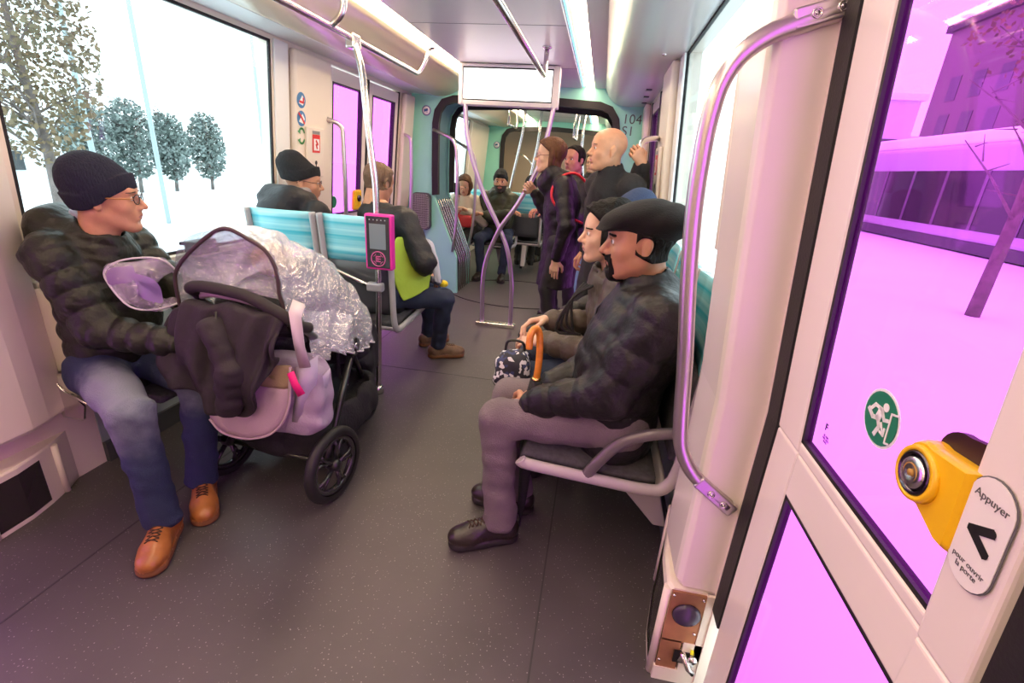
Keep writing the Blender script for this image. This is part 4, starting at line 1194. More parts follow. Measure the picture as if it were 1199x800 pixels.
# ================================================================ PEOPLE: signed distance fields meshed with surface nets
class SDF:
    def __init__(s, lo, hi, h):
        s.lo = np.array(lo, float); s.h = h
        s.n = np.maximum(np.ceil((np.array(hi, float) - s.lo) / h).astype(int) + 1, 4)
        s.ax = [(s.lo[i] + h * np.arange(s.n[i])).astype(np.float32) for i in range(3)]
        s.D = np.full(tuple(s.n), 0.25, np.float32)
    def _sub(s, lo, hi):
        sl = []
        for i in range(3):
            a = int(max(0, math.floor((lo[i] - s.lo[i]) / s.h))); b = int(min(s.n[i], math.ceil((hi[i] - s.lo[i]) / s.h) + 1))
            if b <= a: return None, None
            sl.append(slice(a, b))
        X = s.ax[0][sl[0]][:, None, None]; Y = s.ax[1][sl[1]][None, :, None]; Z = s.ax[2][sl[2]][None, None, :]
        return tuple(sl), (X, Y, Z)
    def _mix(s, sl, d, k, op='u'):
        D = s.D[sl]
        if op == 'u':
            if k > 0:
                h = np.clip(0.5 + 0.5 * (D - d) / k, 0, 1)
                s.D[sl] = D * (1 - h) + d * h - k * h * (1 - h)
            else: s.D[sl] = np.minimum(D, d)
        else:   # subtract
            if k > 0:
                h = np.clip(0.5 - 0.5 * (D + d) / k, 0, 1)
                s.D[sl] = D * (1 - h) - d * h + k * h * (1 - h)
            else: s.D[sl] = np.maximum(D, -d)
    def cone(s, a, b, ra, rb, k=0.02, puff=0.0, sp=0.06, ph=0.0, flat=None, op='u'):
        """round cone a-b; puff = quilt amplitude, sp = spacing; flat=(axis vector, factor>1 squashes along the axis)"""
        a = np.array(a, float); b = np.array(b, float); ab = b - a; L = float(np.linalg.norm(ab)) + 1e-6
        m = max(ra, rb) + k + puff + 0.03
        lo = np.minimum(a, b) - m; hi = np.maximum(a, b) + m
        sl, P = s._sub(lo, hi)
        if sl is None: return s
        X, Y, Z = P[0] - a[0], P[1] - a[1], P[2] - a[2]
        t = (X * ab[0] + Y * ab[1] + Z * ab[2]) / (L * L)
        tc = np.clip(t, 0, 1)
        qx, qy, qz = X - tc * ab[0], Y - tc * ab[1], Z - tc * ab[2]
        if flat is not None:
            n = np.array(flat[0], float); n /= np.linalg.norm(n); f = flat[1] - 1
            dn = qx * n[0] + qy * n[1] + qz * n[2]
            qx, qy, qz = qx + dn * f * n[0], qy + dn * f * n[1], qz + dn * f * n[2]
        r = ra + (rb - ra) * tc
        if puff:
            ph_ = np.abs(np.sin(np.pi * (t * L / sp + ph) + 0.35 * np.sin(9 * X + 7 * Y)))
            r = r + puff * (ph_ ** 0.38 - 0.75)
        d = np.sqrt(qx * qx + qy * qy + qz * qz) - r
        s._mix(sl, d, k, op)
        return s
    def ell(s, c, r, k=0.02, R=None, op='u', n=None):
        c = np.array(c, float); r = np.array(r, float)
        m = float(max(r)) + k + 0.02
        sl, P = s._sub(c - m, c + m)
        if sl is None: return s
        X, Y, Z = P[0] - c[0], P[1] - c[1], P[2] - c[2]
        if R is not None:
            X, Y, Z = (R[0][0] * X + R[0][1] * Y + R[0][2] * Z, R[1][0] * X + R[1][1] * Y + R[1][2] * Z, R[2][0] * X + R[2][1] * Y + R[2][2] * Z)
        if n:
            k0 = ((np.abs(X) / r[0]) ** n + (np.abs(Y) / r[1]) ** n + (np.abs(Z) / r[2]) ** n) ** (1.0 / n)
            d = (k0 - 1) * float(min(r))
        else:
            k0 = np.sqrt((X / r[0]) ** 2 + (Y / r[1]) ** 2 + (Z / r[2]) ** 2)
            k1 = np.sqrt((X / r[0] ** 2) ** 2 + (Y / r[1] ** 2) ** 2 + (Z / r[2] ** 2) ** 2) + 1e-6
            d = k0 * (k0 - 1.0) / k1
        s._mix(sl, d, k, op)
        return s
    def wrinkle(s, amp, freq, seed=1, n=5, aniso=(1, 1, 1)):
        rnd = np.random.RandomState(seed)
        X = s.ax[0][:, None, None] * aniso[0]; Y = s.ax[1][None, :, None] * aniso[1]; Z = s.ax[2][None, None, :] * aniso[2]
        band = np.abs(s.D) < amp * 3 + s.h * 2
        acc = 0
        wx = 0.02 * np.sin(23 * Y + 17 * Z + 11 * X)
        for i in range(n):
            v = rnd.normal(size=3); v /= np.linalg.norm(v); f = freq * rnd.uniform(0.6, 1.7)
            acc = acc + np.sin((v[0] * X + v[1] * Y + v[2] * Z + wx * 2) * f + rnd.uniform(0, 6.28))
        s.D = np.where(band, s.D + amp * (acc / n) * 1.6, s.D).astype(np.float32)
        return s
    def grids(s):
        return s.ax[0][:, None, None], s.ax[1][None, :, None], s.ax[2][None, None, :]
    def mesh(s, iso=0.0, relax=1):
        D = s.D - iso
        nx, ny, nz = D.shape
        ins = D < 0
        cs = (nx - 1, ny - 1, nz - 1); NC = cs[0] * cs[1] * cs[2]
        cnt = np.zeros(NC, np.float32); acc = np.zeros((NC, 3), np.float32)
        def cid(i, j, k): return (i * cs[1] + j) * cs[2] + k
        quads = []
        for ax in range(3):
            sa = [slice(None)] * 3; sb = [slice(None)] * 3
            sa[ax] = slice(0, -1); sb[ax] = slice(1, None)
            A = D[tuple(sa)]; B = D[tuple(sb)]
            I, J, K = np.nonzero((A < 0) != (B < 0))
            va = A[I, J, K]; vb = B[I, J, K]
            t = va / (va - vb)
            pos = np.stack([I, J, K], 1).astype(np.float32); pos[:, ax] += t
            idx = [I, J, K]; o1, o2 = (ax + 1) % 3, (ax + 2) % 3
            cells = []
            ok = np.ones(len(I), bool)
            for d1, d2 in ((0, 0), (-1, 0), (-1, -1), (0, -1)):
                q = [I.copy(), J.copy(), K.copy()]
                q[o1] = q[o1] + d1; q[o2] = q[o2] + d2
                good = (q[0] >= 0) & (q[1] >= 0) & (q[2] >= 0) & (q[0] < cs[0]) & (q[1] < cs[1]) & (q[2] < cs[2])
                c = np.where(good, cid(q[0], q[1], q[2]), 0)
                ok &= good
                w = good.astype(np.float32)
                cnt += np.bincount(c, weights=w, minlength=NC).astype(np.float32)
                for m in range(3):
                    acc[:, m] += np.bincount(c, weights=w * pos[:, m], minlength=NC).astype(np.float32)
                cells.append(c)
            Q = np.stack(cells, 1)
            flip = va < 0
            Q[~flip] = Q[~flip][:, ::-1]
            quads.append(Q[ok])
        Q = np.concatenate(quads, 0)
        used, inv = np.unique(Q.ravel(), return_inverse=True)
        V = acc[used] / cnt[used][:, None]
        Q = inv.reshape(-1, 4)
        V = V * s.h + s.lo
        for _ in range(relax):
            S = np.zeros_like(V); c = np.zeros(len(V))
            for a, b in ((0, 1), (1, 2), (2, 3), (3, 0)):
                for m in range(3):
                    S[:, m] += np.bincount(Q[:, a], weights=V[Q[:, b], m], minlength=len(V)) + np.bincount(Q[:, b], weights=V[Q[:, a], m], minlength=len(V))
                c += np.bincount(Q[:, a], minlength=len(V)) + np.bincount(Q[:, b], minlength=len(V))
            V = V * 0.5 + 0.5 * S / c[:, None]
        return V, Q
def xform(V, M):
    """M: 4x4 mathutils"""
    A = np.array([[M[i][j] for j in range(4)] for i in range(4)])
    return V @ A[:3, :3].T + A[:3, 3]
def np_obj(name, parts, mats, parent=None):
    """parts: list of (V, Q, material index array or int)"""
    Vs = []; Qs = []; Ms = []; off = 0
    for V, Q, mi in parts:
        Vs.append(V); Qs.append(Q + off); off += len(V)
        Ms.append(np.full(len(Q), mi, np.int32) if np.isscalar(mi) else mi.astype(np.int32))
    V = np.concatenate(Vs).astype(np.float32); Q = np.concatenate(Qs).astype(np.int32); Mi = np.concatenate(Ms)
    me = bpy.data.meshes.new(name)
    me.vertices.add(len(V)); me.vertices.foreach_set('co', V.ravel())
    me.loops.add(Q.size); me.loops.foreach_set('vertex_index', Q.ravel())
    me.polygons.add(len(Q))
    me.polygons.foreach_set('loop_start', np.arange(0, Q.size, 4, dtype=np.int32))
    me.polygons.foreach_set('material_index', Mi)
    me.polygons.foreach_set('use_smooth', np.ones(len(Q), bool))
    for m in (mats if isinstance(mats, (list, tuple)) else [mats]):
        me.materials.append(m)
    me.update(calc_edges=True)
    o = bpy.data.objects.new(name, me)
    COL.objects.link(o)
    if parent is not None: o.parent = parent
    return o
def quad_sphere(c, r, n=14, m=10):
    V = []; Q = []
    for i in range(m + 1):
        ph = math.pi * i / m
        for k in range(n):
            a = 2 * math.pi * k / n
            V.append((c[0] + r * math.sin(ph) * math.cos(a), c[1] + r * math.cos(ph), c[2] + r * math.sin(ph) * math.sin(a)))
    for i in range(m):
        for k in range(n):
            Q.append((i * n + k, i * n + (k + 1) % n, (i + 1) * n + (k + 1) % n, (i + 1) * n + k))
    return np.array(V), np.array(Q)

# materials
def skin(name, col, lipc):
    return [mat(name, col, 0.45, noise=0.08, nscale=30, bump=0.08, bscale=250, sss=0.12),
            mat(name + '_lip', lipc, 0.4), mat('eye_white', (0.75, 0.72, 0.70), 0.2), mat('iris_dark', (0.03, 0.02, 0.015), 0.15)]
SK_A = skin('skin_rosy', (0.56, 0.28, 0.165), (0.45, 0.17, 0.14))
SK_B = skin('skin_olive', (0.44, 0.21, 0.12), (0.36, 0.13, 0.11))
SK_C = skin('skin_pale', (0.64, 0.38, 0.26), (0.50, 0.20, 0.17))
H_DARK = mat('hair_black', (0.009, 0.007, 0.006), 0.7, spec=0.15, bump=0.9, bscale=90, bstretch=(1, 1, 0.25))
H_BROWN = mat('hair_brown', (0.07, 0.03, 0.015), 0.6, spec=0.2, bump=0.9, bscale=90, bstretch=(1, 1, 0.25), col2=(0.13, 0.06, 0.03), nscale=20)
H_SAND = mat('hair_sandy', (0.16, 0.09, 0.05), 0.55, bump=0.9, bscale=120)
H_GREYB = mat('hair_stubble', (0.05, 0.035, 0.03), 0.7, bump=0.9, bscale=200)
def puffer(name, col, rough=0.45):
    return mat(name, col, rough, spec=0.35, bump=0.7, bscale=28, noise=0.15, nscale=12)
J_OLIVE = puffer('jacket_black_olive', (0.014, 0.015, 0.010), 0.42)
J_BLACK = puffer('jacket_black', (0.012, 0.011, 0.012), 0.45)
J_BROWN = puffer('jacket_brown', (0.075, 0.055, 0.042), 0.5)
J_GREEN = puffer('jacket_olive', (0.034, 0.036, 0.018), 0.5)
J_WOOL = mat('wool_black', (0.014, 0.012, 0.013), 0.9, bump=0.5, bscale=150, sheen=0.03)
J_CREAM = mat('jacket_cream', (0.60, 0.52, 0.42), 0.8, bump=0.5, bscale=80)
J_SOFT = mat('jacket_softshell', (0.010, 0.010, 0.013), 0.6, bump=0.3, bscale=60)
J_LONG = puffer('long_coat_dark', (0.012, 0.009, 0.012), 0.5)
T_BLUE = mat('denim_blue', (0.012, 0.020, 0.055), 0.85, col2=(0.022, 0.036, 0.09), nscale=5, bump=0.5, bscale=220)
T_DBLUE = mat('denim_dark', (0.02, 0.03, 0.065), 0.8, noise=0.3, nscale=6, bump=0.5, bscale=220)
T_GREY = mat('denim_grey', (0.13, 0.105, 0.115), 0.85, col2=(0.21, 0.17, 0.18), nscale=6, bump=0.6, bscale=240)
T_BLACK = mat('trousers_black', (0.015, 0.014, 0.016), 0.7)
S_TAN = mat('boot_leather_tan', (0.26, 0.085, 0.016), 0.38, col2=(0.42, 0.16, 0.04), nscale=14, bump=0.15, bscale=70, coat=0.15)
S_TANS = mat('boot_sole_brown', (0.20, 0.08, 0.03), 0.7)
S_BLACK = mat('shoe_leather_black', (0.022, 0.016, 0.014), 0.33, bump=0.2, bscale=60)
S_BROWN = mat('shoe_brown', (0.16, 0.09, 0.05), 0.6, noise=0.3, nscale=25)
S_SOLE = mat('sole_dark', (0.02, 0.018, 0.018), 0.7)
K_NAVY = mat('knit_navy', (0.010, 0.012, 0.030), 0.95, bump=0.9, bscale=160, bstretch=(1, 1, 0.3), sheen=0.0)
K_BLACK = mat('knit_black', (0.010, 0.010, 0.012), 0.95, bump=0.9, bscale=160, bstretch=(1, 1, 0.3), sheen=0.0)
CAPM = mat('cap_wool', (0.009, 0.008, 0.008), 0.85, spec=0.2, bump=0.35, bscale=220, sheen=0.05)
M_SPEC = mat('glasses_frame', (0.03, 0.02, 0.018), 0.3)
M_LENS = tinted_glass('spectacle_lens', (0.93, 0.93, 0.93), 0.05)

def U(v):
    return Vector(v).normalized()
def head_matrix(c, fwd, up=(0, 0, 1), s=1.0, tilt=0.0):
    f = U(fwd); u = Vector(up)
    r = f.cross(u).normalized(); u = r.cross(f)
    if tilt:
        q = Quaternion(f, tilt); r = q @ r; u = q @ u
    return Matrix(((r.x * s, f.x * s, u.x * s, c[0]), (r.y * s, f.y * s, u.y * s, c[1]), (r.z * s, f.z * s, u.z * s, c[2]), (0, 0, 0, 1)))
HLO, HHI = (-0.125, -0.155, -0.235), (0.125, 0.145, 0.165)
def head_field(h=0.0036, wide=1.0, nose=1.0, chin=1.0, jaw=1.0, female=False, pout=0.0, ears=True):
    F = SDF(HLO, HHI, h)
    F.ell((0, -0.014, 0.036), (0.074 * wide, 0.096, 0.084), 0.0)
    F.ell((0, 0.030, -0.012), (0.063 * wide, 0.058, 0.075), 0.03)
    F.ell((0, 0.030, -0.058), (0.050 * wide * jaw, 0.052, 0.052), 0.03)
    for s in (-1, 1):
        F.cone((s * 0.053 * wide * jaw, -0.012, -0.050), (s * 0.020, 0.062, -0.097), 0.016, 0.015, 0.03)
        F.ell((s * 0.036 * wide, 0.058, -0.024), (0.021, 0.020, 0.018), 0.025)
    F.ell((0, 0.073, -0.098), (0.021, 0.017 * chin, 0.017), 0.02)
    F.cone((-0.034, 0.076, 0.026), (0.034, 0.076, 0.026), 0.011 if not female else 0.007, 0.011 if not female else 0.007, 0.025)
    F.ell((0, 0.050, 0.055), (0.052 * wide, 0.032, 0.034), 0.03)
    # eye sockets, then lids
    for s in (-1, 1):
        F.ell((s * 0.031, 0.098, 0.005), (0.017, 0.017, 0.0125), 0.014, op='s')
        F.ell((s * 0.031, 0.0735, 0.004), (0.0155, 0.0125, 0.0125), 0.004)
    # nose
    F.cone((0, 0.083, 0.014), (0, 0.103 + 0.006 * nose, -0.026), 0.0075, 0.0105 * nose ** 0.5, 0.012)
    for s in (-1, 1):
        F.ell((s * 0.0115 * nose ** .5, 0.094, -0.031), (0.0085, 0.012, 0.0085), 0.007)
        F.ell((s * 0.007, 0.103, -0.0405), (0.0035, 0.005, 0.004), 0.003, op='s')
    # mouth
    F.ell((0, 0.078, -0.058), (0.030, 0.016, 0.024), 0.02)
    F.cone((-0.019, 0.083, -0.0565), (0.019, 0.083, -0.0565), 0.0055, 0.0055, 0.008)
    F.cone((0, 0.091 + pout, -0.0555), (0, 0.0905 + pout, -0.0555), 0.0065, 0.0065, 0.012)
    F.cone((-0.014, 0.084 + pout, -0.068), (0.014, 0.084 + pout, -0.068), 0.0070, 0.0070, 0.008)
    F.cone((-0.022, 0.095, -0.0622), (0.022, 0.095, -0.0622), 0.0018, 0.0018, 0.004, op='s')
    F.ell((0, 0.092, -0.081), (0.018, 0.008, 0.006), 0.012, op='s')
    # neck
    F.cone((0, -0.028, -0.06), (0, -0.050, -0.23), 0.056 if not female else 0.047, 0.060 if not female else 0.050, 0.03)
    if ears:
        for s in (-1, 1):
            F.ell((s * 0.078 * wide, -0.010, -0.004), (0.0070, 0.016, 0.029), 0.007, R=((1, 0.25 * s, 0), (-0.25 * s, 0.97, 0.18), (0, -0.18, 0.98)))
            F.ell((s * 0.086 * wide, -0.005, 0.001), (0.0055, 0.0105, 0.018), 0.003, op='s')
            F.ell((s * 0.077 * wide, -0.004, -0.030), (0.006, 0.009, 0.009), 0.006)
    return F
def head_parts(F, M, iso=0.0, mid=0):
    V, Q = F.mesh(iso)
    c = V[Q].mean(1)
    mi = np.zeros(len(Q), np.int32)
    lip = (np.abs(c[:, 0]) < 0.0215) & (c[:, 2] < -0.0525 - 0.0) & (c[:, 2] > -0.0735) & (c[:, 1] > 0.079) & \
          (np.abs(c[:, 2] + 0.0625) < 0.0108 * (1 - (np.abs(c[:, 0]) / 0.0235) ** 2))
    mi[lip] = 1
    out = [(xform(V, M), Q, mi)]
    for s in (-1, 1):
        Vs, Qs = quad_sphere((s * 0.031, 0.0770, 0.0045), 0.0122)
        cc = Vs[Qs].mean(1)
        m2 = np.full(len(Qs), 0, np.int32)
        ang = cc - np.array([s * 0.031, 0.0770, 0.0045])
        r = np.sqrt(ang[:, 0] ** 2 + ang[:, 2] ** 2)
        m2[:] = 0
        vis = (ang[:, 1] > 0.004) & (np.abs(ang[:, 2] + 0.0002) < 0.0062 * (1 - (np.abs(ang[:, 0]) / 0.0140) ** 2) + 0.0010)
        m2[vis] = 2
        m2[vis & (r < 0.0066)] = 3
        out.append((xform(Vs, M), Qs, m2))
    return out
# head wear and hair are offsets of the head field cut by a region
def shell(F, off, region, k=0.006, extra=None, noise=0.0, freq=120, seed=2, aniso=(1, 1, 1)):
    G = SDF.__new__(SDF); G.lo = F.lo; G.h = F.h; G.n = F.n; G.ax = F.ax
    X, Y, Z = G.grids()
    d = F.D - (off(X, Y, Z) if callable(off) else off)
    G.D = d.astype(np.float32)
    if extra: extra(G)
    if noise: G.wrinkle(noise, freq, seed, 6, aniso)
    r = region(X, Y, Z)
    h = np.clip(0.5 - 0.5 * (r - G.D) / k, 0, 1)
    G.D = (r * (1 - h) + G.D * h + k * h * (1 - h)).astype(np.float32)
    return G
def add_shell(name, G, M, m, parent, relax=1):
    V, Q = G.mesh(0.0, relax)
    return np_obj(name, [(xform(V, M), Q, 0)], m, parent)
def sm(a, b, x):
    t = np.clip((x - a) / (b - a), 0, 1); return t * t * (3 - 2 * t)
def beanie(name, M, m, parent, h=0.004, low=-0.012, tall=0.035, back=-0.02, slouch=0.02, band=True, tilt=0.045):
    F = SDF((-0.13, -0.16, -0.09), (0.13, 0.14, 0.20), h)
    F.ell((0, -0.016, 0.038), (0.084, 0.107, 0.088), 0.0)
    F.ell((0, -0.030 - slouch, 0.060 + tall * 0.5), (0.072, 0.088, 0.060 + tall * 0.5), 0.03)
    X, Y, Z = F.grids()
    zc = low + tilt * sm(-0.06, 0.09, Y) - 0.0 + 0 * X
    F.D = np.maximum(F.D, zc - Z).astype(np.float32)
    if band:   # turned-up cuff
        s2 = SDF.__new__(SDF); s2.lo = F.lo; s2.h = F.h; s2.n = F.n; s2.ax = F.ax
        k0 = np.sqrt((X / 0.0895) ** 2 + ((Y + 0.016) / 0.113) ** 2 + ((Z - 0.038) / 0.130) ** 2)
        bd = (k0 - 1) * 0.09
        bd = np.maximum(bd, np.maximum(zc - 0.001 - Z, Z - zc - 0.052))
        hh = np.clip(0.5 + 0.5 * (F.D - bd) / 0.006, 0, 1)
        F.D = (F.D * (1 - hh) + bd * hh - 0.006 * hh * (1 - hh)).astype(np.float32)
    F.wrinkle(0.0022, 70, 5, 5)
    V, Q = F.mesh(0)
    return np_obj(name, [(xform(V, M), Q, 0)], m, parent)
def glasses(M, parent, m=None, temple=None, half=False):
    mb = MB()
    rootM = M
    def T(p): return rootM @ Vector(p)
    for s in (-1, 1):
        pts = [T((s * 0.032 + 0.0215 * math.cos(a), 0.1005 - 0.006 * abs(math.cos(a)) * (1 if math.cos(a) * s > 0 else 0), 0.002 + 0.0165 * math.sin(a))) for a in [2 * math.pi * k / 22 for k in range(22)]]
        mb.tube(pts, 0.0019, 6, closed=True)
    mb.tube([T((-0.011, 0.101, 0.006)), T((0, 0.104, 0.009)), T((0.011, 0.101, 0.006))], 0.0018, 6)
    g = mb.build('glasses', m or M_SPEC, parent)
    for s in (-1, 1):
        mb = MB(); mb.tube([T((s * 0.053, 0.094, 0.006)), T((s * 0.078, 0.05, 0.006)), T((s * 0.084, -0.005, 0.010)), T((s * 0.082, -0.03, -0.008))], 0.0021, 6)
        mb.build('temple', temple or m or M_SPEC, g)
        mb = MB(); mb.mesh([T((s * 0.032 + 0.0205 * math.cos(a), 0.1000 - 0.005 * abs(math.cos(a)) * (1 if math.cos(a) * s > 0 else 0), 0.002 + 0.0155 * math.sin(a))) for a in [2 * math.pi * k / 22 for k in range(22)]], [tuple(range(22))])
        mb.build('lens', M_LENS, g)
    return g
def brows(F, M, m, parent, th=0.0035):
    G = shell(F, 0.0026, lambda X, Y, Z: np.maximum(np.maximum(np.abs(np.abs(X) - 0.033) - 0.019, np.abs(Z - 0.0255 + 0.10 * np.maximum(0, np.abs(X) - 0.036)) - th), 0.05 - Y), 0.002)
    V, Q = G.mesh(0.0, 1)
    cx = V[Q][:, :, 0].mean(1)
    for s in (-1, 1):
        q = Q[cx * s > 0]
        u, inv = np.unique(q.ravel(), return_inverse=True)
        if len(u): np_obj('eyebrow', [(xform(V[u], M), inv.reshape(-1, 4), 0)], m, parent)

# ---- hand: wrist at origin, +Y along the fingers, +Z back of the hand, +X thumb side
def hand_mesh(curl=0.5, spread=0.0, thumb=0.5, mirror=1, h=0.0032, grip=None):
    F = SDF((-0.06, -0.05, -0.11), (0.085, 0.20, 0.045), h)
    F.cone((0, -0.045, 0), (0, 0.005, 0), 0.026, 0.026, 0.0, flat=((0, 0, 1), 1.25))
    F.cone((0.012, 0.010, 0), (0.022, 0.072, 0), 0.018, 0.016, 0.02, flat=((0, 0, 1), 1.25))
    F.cone((-0.010, 0.010, 0), (-0.022, 0.066, 0), 0.018, 0.015, 0.02, flat=((0, 0, 1), 1.25))
    F.cone((0, 0.015, 0), (0, 0.075, 0.001), 0.018, 0.0155, 0.02, flat=((0, 0, 1), 1.25))
    fingers = [(0.029, 0.078, 0.043, 0.026, 0.020, 0.0088), (0.0095, 0.083, 0.047, 0.030, 0.021, 0.0090), (-0.0105, 0.080, 0.044, 0.028, 0.020, 0.0086), (-0.0290, 0.070, 0.034, 0.021, 0.018, 0.0076)]
    for i, (x, y, l1, l2, l3, r) in enumerate(fingers):
        p = np.array([x, y, 0.0]); a = 0.0
        sd = x * spread * 4
        c = curl if np.isscalar(curl) else curl[i]
        prev = p - np.array([0, 0.014, 0])
        F.cone(prev, p, r * 1.05, r * 1.05, 0.008)
        for l, kk in ((l1, 1.15), (l2, 1.35), (l3, 0.9)):
            a -= c * kk
            q = p + l * np.array([sd * math.cos(a), math.cos(a), math.sin(a)])
            F.cone(p, q, r, r * 0.93, 0.0025)
            p = q; r *= 0.93
    # thumb leaves the side of the palm near its base
    b = np.array([0.024, 0.018, -0.006])
    d1 = np.array([0.72, 0.62, -0.25 - 0.3 * thumb]); d1 /= np.linalg.norm(d1)
    p1 = b + 0.038 * d1
    d2 = np.array([0.35 - 0.5 * thumb, 0.85, -0.3 - 0.4 * thumb]); d2 /= np.linalg.norm(d2)
    p2 = p1 + 0.032 * d2
    d3 = np.array([0.1 - 0.7 * thumb, 0.85, -0.3 - 0.4 * thumb]); d3 /= np.linalg.norm(d3)
    p3 = p2 + 0.024 * d3
    F.cone(b, p1, 0.0155, 0.0115, 0.014); F.cone(p1, p2, 0.0112, 0.0102, 0.004); F.cone(p2, p3, 0.0102, 0.0085, 0.003)
    V, Q = F.mesh(0)
    if mirror < 0:
        V[:, 0] *= -1; Q = Q[:, ::-1].copy()
    return V, Q
def hand_at(wrist, fdir, back, mirror, curl=0.5, thumb=0.5, s=1.0, h=0.0032):
    """fdir: direction of fingers; back: direction of the back of the hand; mirror=+1 for the left hand frame below"""
    f = U(fdir); b = Vector(back); b = (b - f * b.dot(f)).normalized(); x = f.cross(b)
    M = Matrix(((x.x * s, f.x * s, b.x * s, wrist[0]), (x.y * s, f.y * s, b.y * s, wrist[1]), (x.z * s, f.z * s, b.z * s, wrist[2]), (0, 0, 0, 1)))
    V, Q = hand_mesh(curl, 0.2, thumb, mirror, h)
    return (xform(V, M), Q, 0)

def ik(a, b, l1, l2, pole):
    a = Vector(a); b = Vector(b); d = b - a; L = d.length
    if L > (l1 + l2) * 0.999:
        b = a + d.normalized() * (l1 + l2) * 0.999; d = b - a; L = d.length
    u = d.normalized()
    x = (l1 * l1 - l2 * l2 + L * L) / (2 * L)
    y = math.sqrt(max(0, l1 * l1 - x * x))
    p = Vector(pole) - u * Vector(pole).dot(u)
    p.normalize()
    return a + u * x + p * y, b
def field_for(pts, pad, h):
    P = np.array([list(p) for p in pts])
    return SDF(P.min(0) - pad, P.max(0) + pad, h)
def shoe(name, ankle, toe_dir, M_up, M_sole, parent, s=1.0, h=0.0045, boot=True, laces=False, label=None, toeup=0.0, mid=None):
    """ankle centre above the heel; foot flat on the floor at z = ankle.z - 0.095*s"""
    f = Vector((toe_dir[0], toe_dir[1], 0)).normalized()
    r = Vector((f.y, -f.x, 0))
    F = SDF((-0.075, -0.10, -0.005), (0.075, 0.24, 0.20), h)
    # upper
    F.cone((0, -0.035, 0.045), (0, 0.10, 0.042), 0.040, 0.044, 0.0)
    F.ell((0.0, 0.140, 0.040), (0.047, 0.062, 0.037), 0.03)
    F.cone((0, -0.03, 0.06), (0, 0.02 if not boot else -0.012, 0.095 if not boot else 0.155), 0.042, 0.040 if boot else 0.034, 0.03)
    F.cone((0, 0.02, 0.085), (0, 0.10, 0.055), 0.030, 0.030, 0.03)
    F.wrinkle(0.0018, 55, 3, 5)
    X, Y, Z = F.grids()
    # sole
    w = 0.046 + 0.006 * sm(0.02, 0.12, Y) - 0.002
    yy = np.clip(Y, -0.035, 0.148)
    dd = np.sqrt((X) ** 2 + (Y - yy) ** 2 * 1.0) - w
    sd = np.maximum(dd, np.maximum(-Z, Z - 0.026))
    F.D = np.maximum(F.D, 0.012 - Z)
    hh = np.clip(0.5 + 0.5 * (F.D - sd) / 0.004, 0, 1)
    F.D = (F.D * (1 - hh) + sd * hh - 0.004 * hh * (1 - hh)).astype(np.float32)
    V, Q = F.mesh(0)
    c = V[Q].mean(1)
    mi = (c[:, 2] < 0.025).astype(np.int32)
    base = Vector((ankle[0], ankle[1], 0.0 if ankle[2] < 0.2 else ankle[2] - 0.1 * s))
    M = Matrix(((r.x * s, f.x * s, 0, base.x), (r.y * s, f.y * s, 0, base.y), (0, 0, s, base.z + 0.003), (0, 0, 0, 1)))
    o = np_obj(name, [(xform(V, M), Q, mi)], [M_up, M_sole], parent)
    if label: o['label'] = label
    if laces:
        mb = MB()
        def top(x, y):
            i = int(np.clip(round((x - F.lo[0]) / F.h), 0, F.n[0] - 1)); j = int(np.clip(round((y - F.lo[1]) / F.h), 0, F.n[1] - 1))
            kk = np.nonzero(F.D[i, j] < 0)[0]
            return F.lo[2] + F.h * (kk[-1] + 0.6) if len(kk) else 0.05
        for k in range(5):
            y = 0.048 + 0.015 * k
            for sg in (-1, 1):
                q = [(-0.020 * sg, y), (-0.010 * sg, y + 0.004), (0, y + 0.007), (0.010 * sg, y + 0.010), (0.020 * sg, y + 0.014)]
                mb.tube([M @ Vector((a_, b_, top(a_, b_) + 0.001)) for a_, b_ in q], 0.0022 * s, 6)
        mb.build('laces', mat('lace_dark', (0.045, 0.022, 0.01), 0.8), o)
    return o

def add_fade(m, spots, col):
    """worn pale patches of the denim at fixed places of the garment"""
    nt = m.node_tree; b = nt.nodes['Principled BSDF']
    src = b.inputs['Base Color'].links[0].from_socket
    tc = nt.nodes.new('ShaderNodeTexCoord')
    nz = nt.nodes.new('ShaderNodeTexNoise'); nz.inputs['Scale'].default_value = 26; nz.inputs['Detail'].default_value = 6
    nt.links.new(tc.outputs['Object'], nz.inputs['Vector'])
    for (p, r, amt) in spots:
        vm = nt.nodes.new('ShaderNodeVectorMath'); vm.operation = 'DISTANCE'; vm.inputs[1].default_value = p
        nt.links.new(tc.outputs['Object'], vm.inputs[0])
        ad = nt.nodes.new('ShaderNodeMath'); ad.operation = 'MULTIPLY_ADD'; ad.inputs[1].default_value = 0.10; nt.links.new(nz.outputs['Fac'], ad.inputs[0]); nt.links.new(vm.outputs['Value'], ad.inputs[2])
        mr = nt.nodes.new('ShaderNodeMapRange'); mr.interpolation_type = 'SMOOTHSTEP'
        mr.inputs['From Min'].default_value = r * 0.35 + 0.05; mr.inputs['From Max'].default_value = r + 0.05; mr.inputs['To Min'].default_value = amt; mr.inputs['To Max'].default_value = 0
        nt.links.new(ad.outputs[0], mr.inputs['Value'])
        mx = nt.nodes.new('ShaderNodeMix'); mx.data_type = 'RGBA'
        nt.links.new(mr.outputs[0], mx.inputs['Factor']); nt.links.new(src, mx.inputs['A']); mx.inputs['B'].default_value = tuple(col) + (1,)
        src = mx.outputs['Result']
    nt.links.new(src, b.inputs['Base Color'])
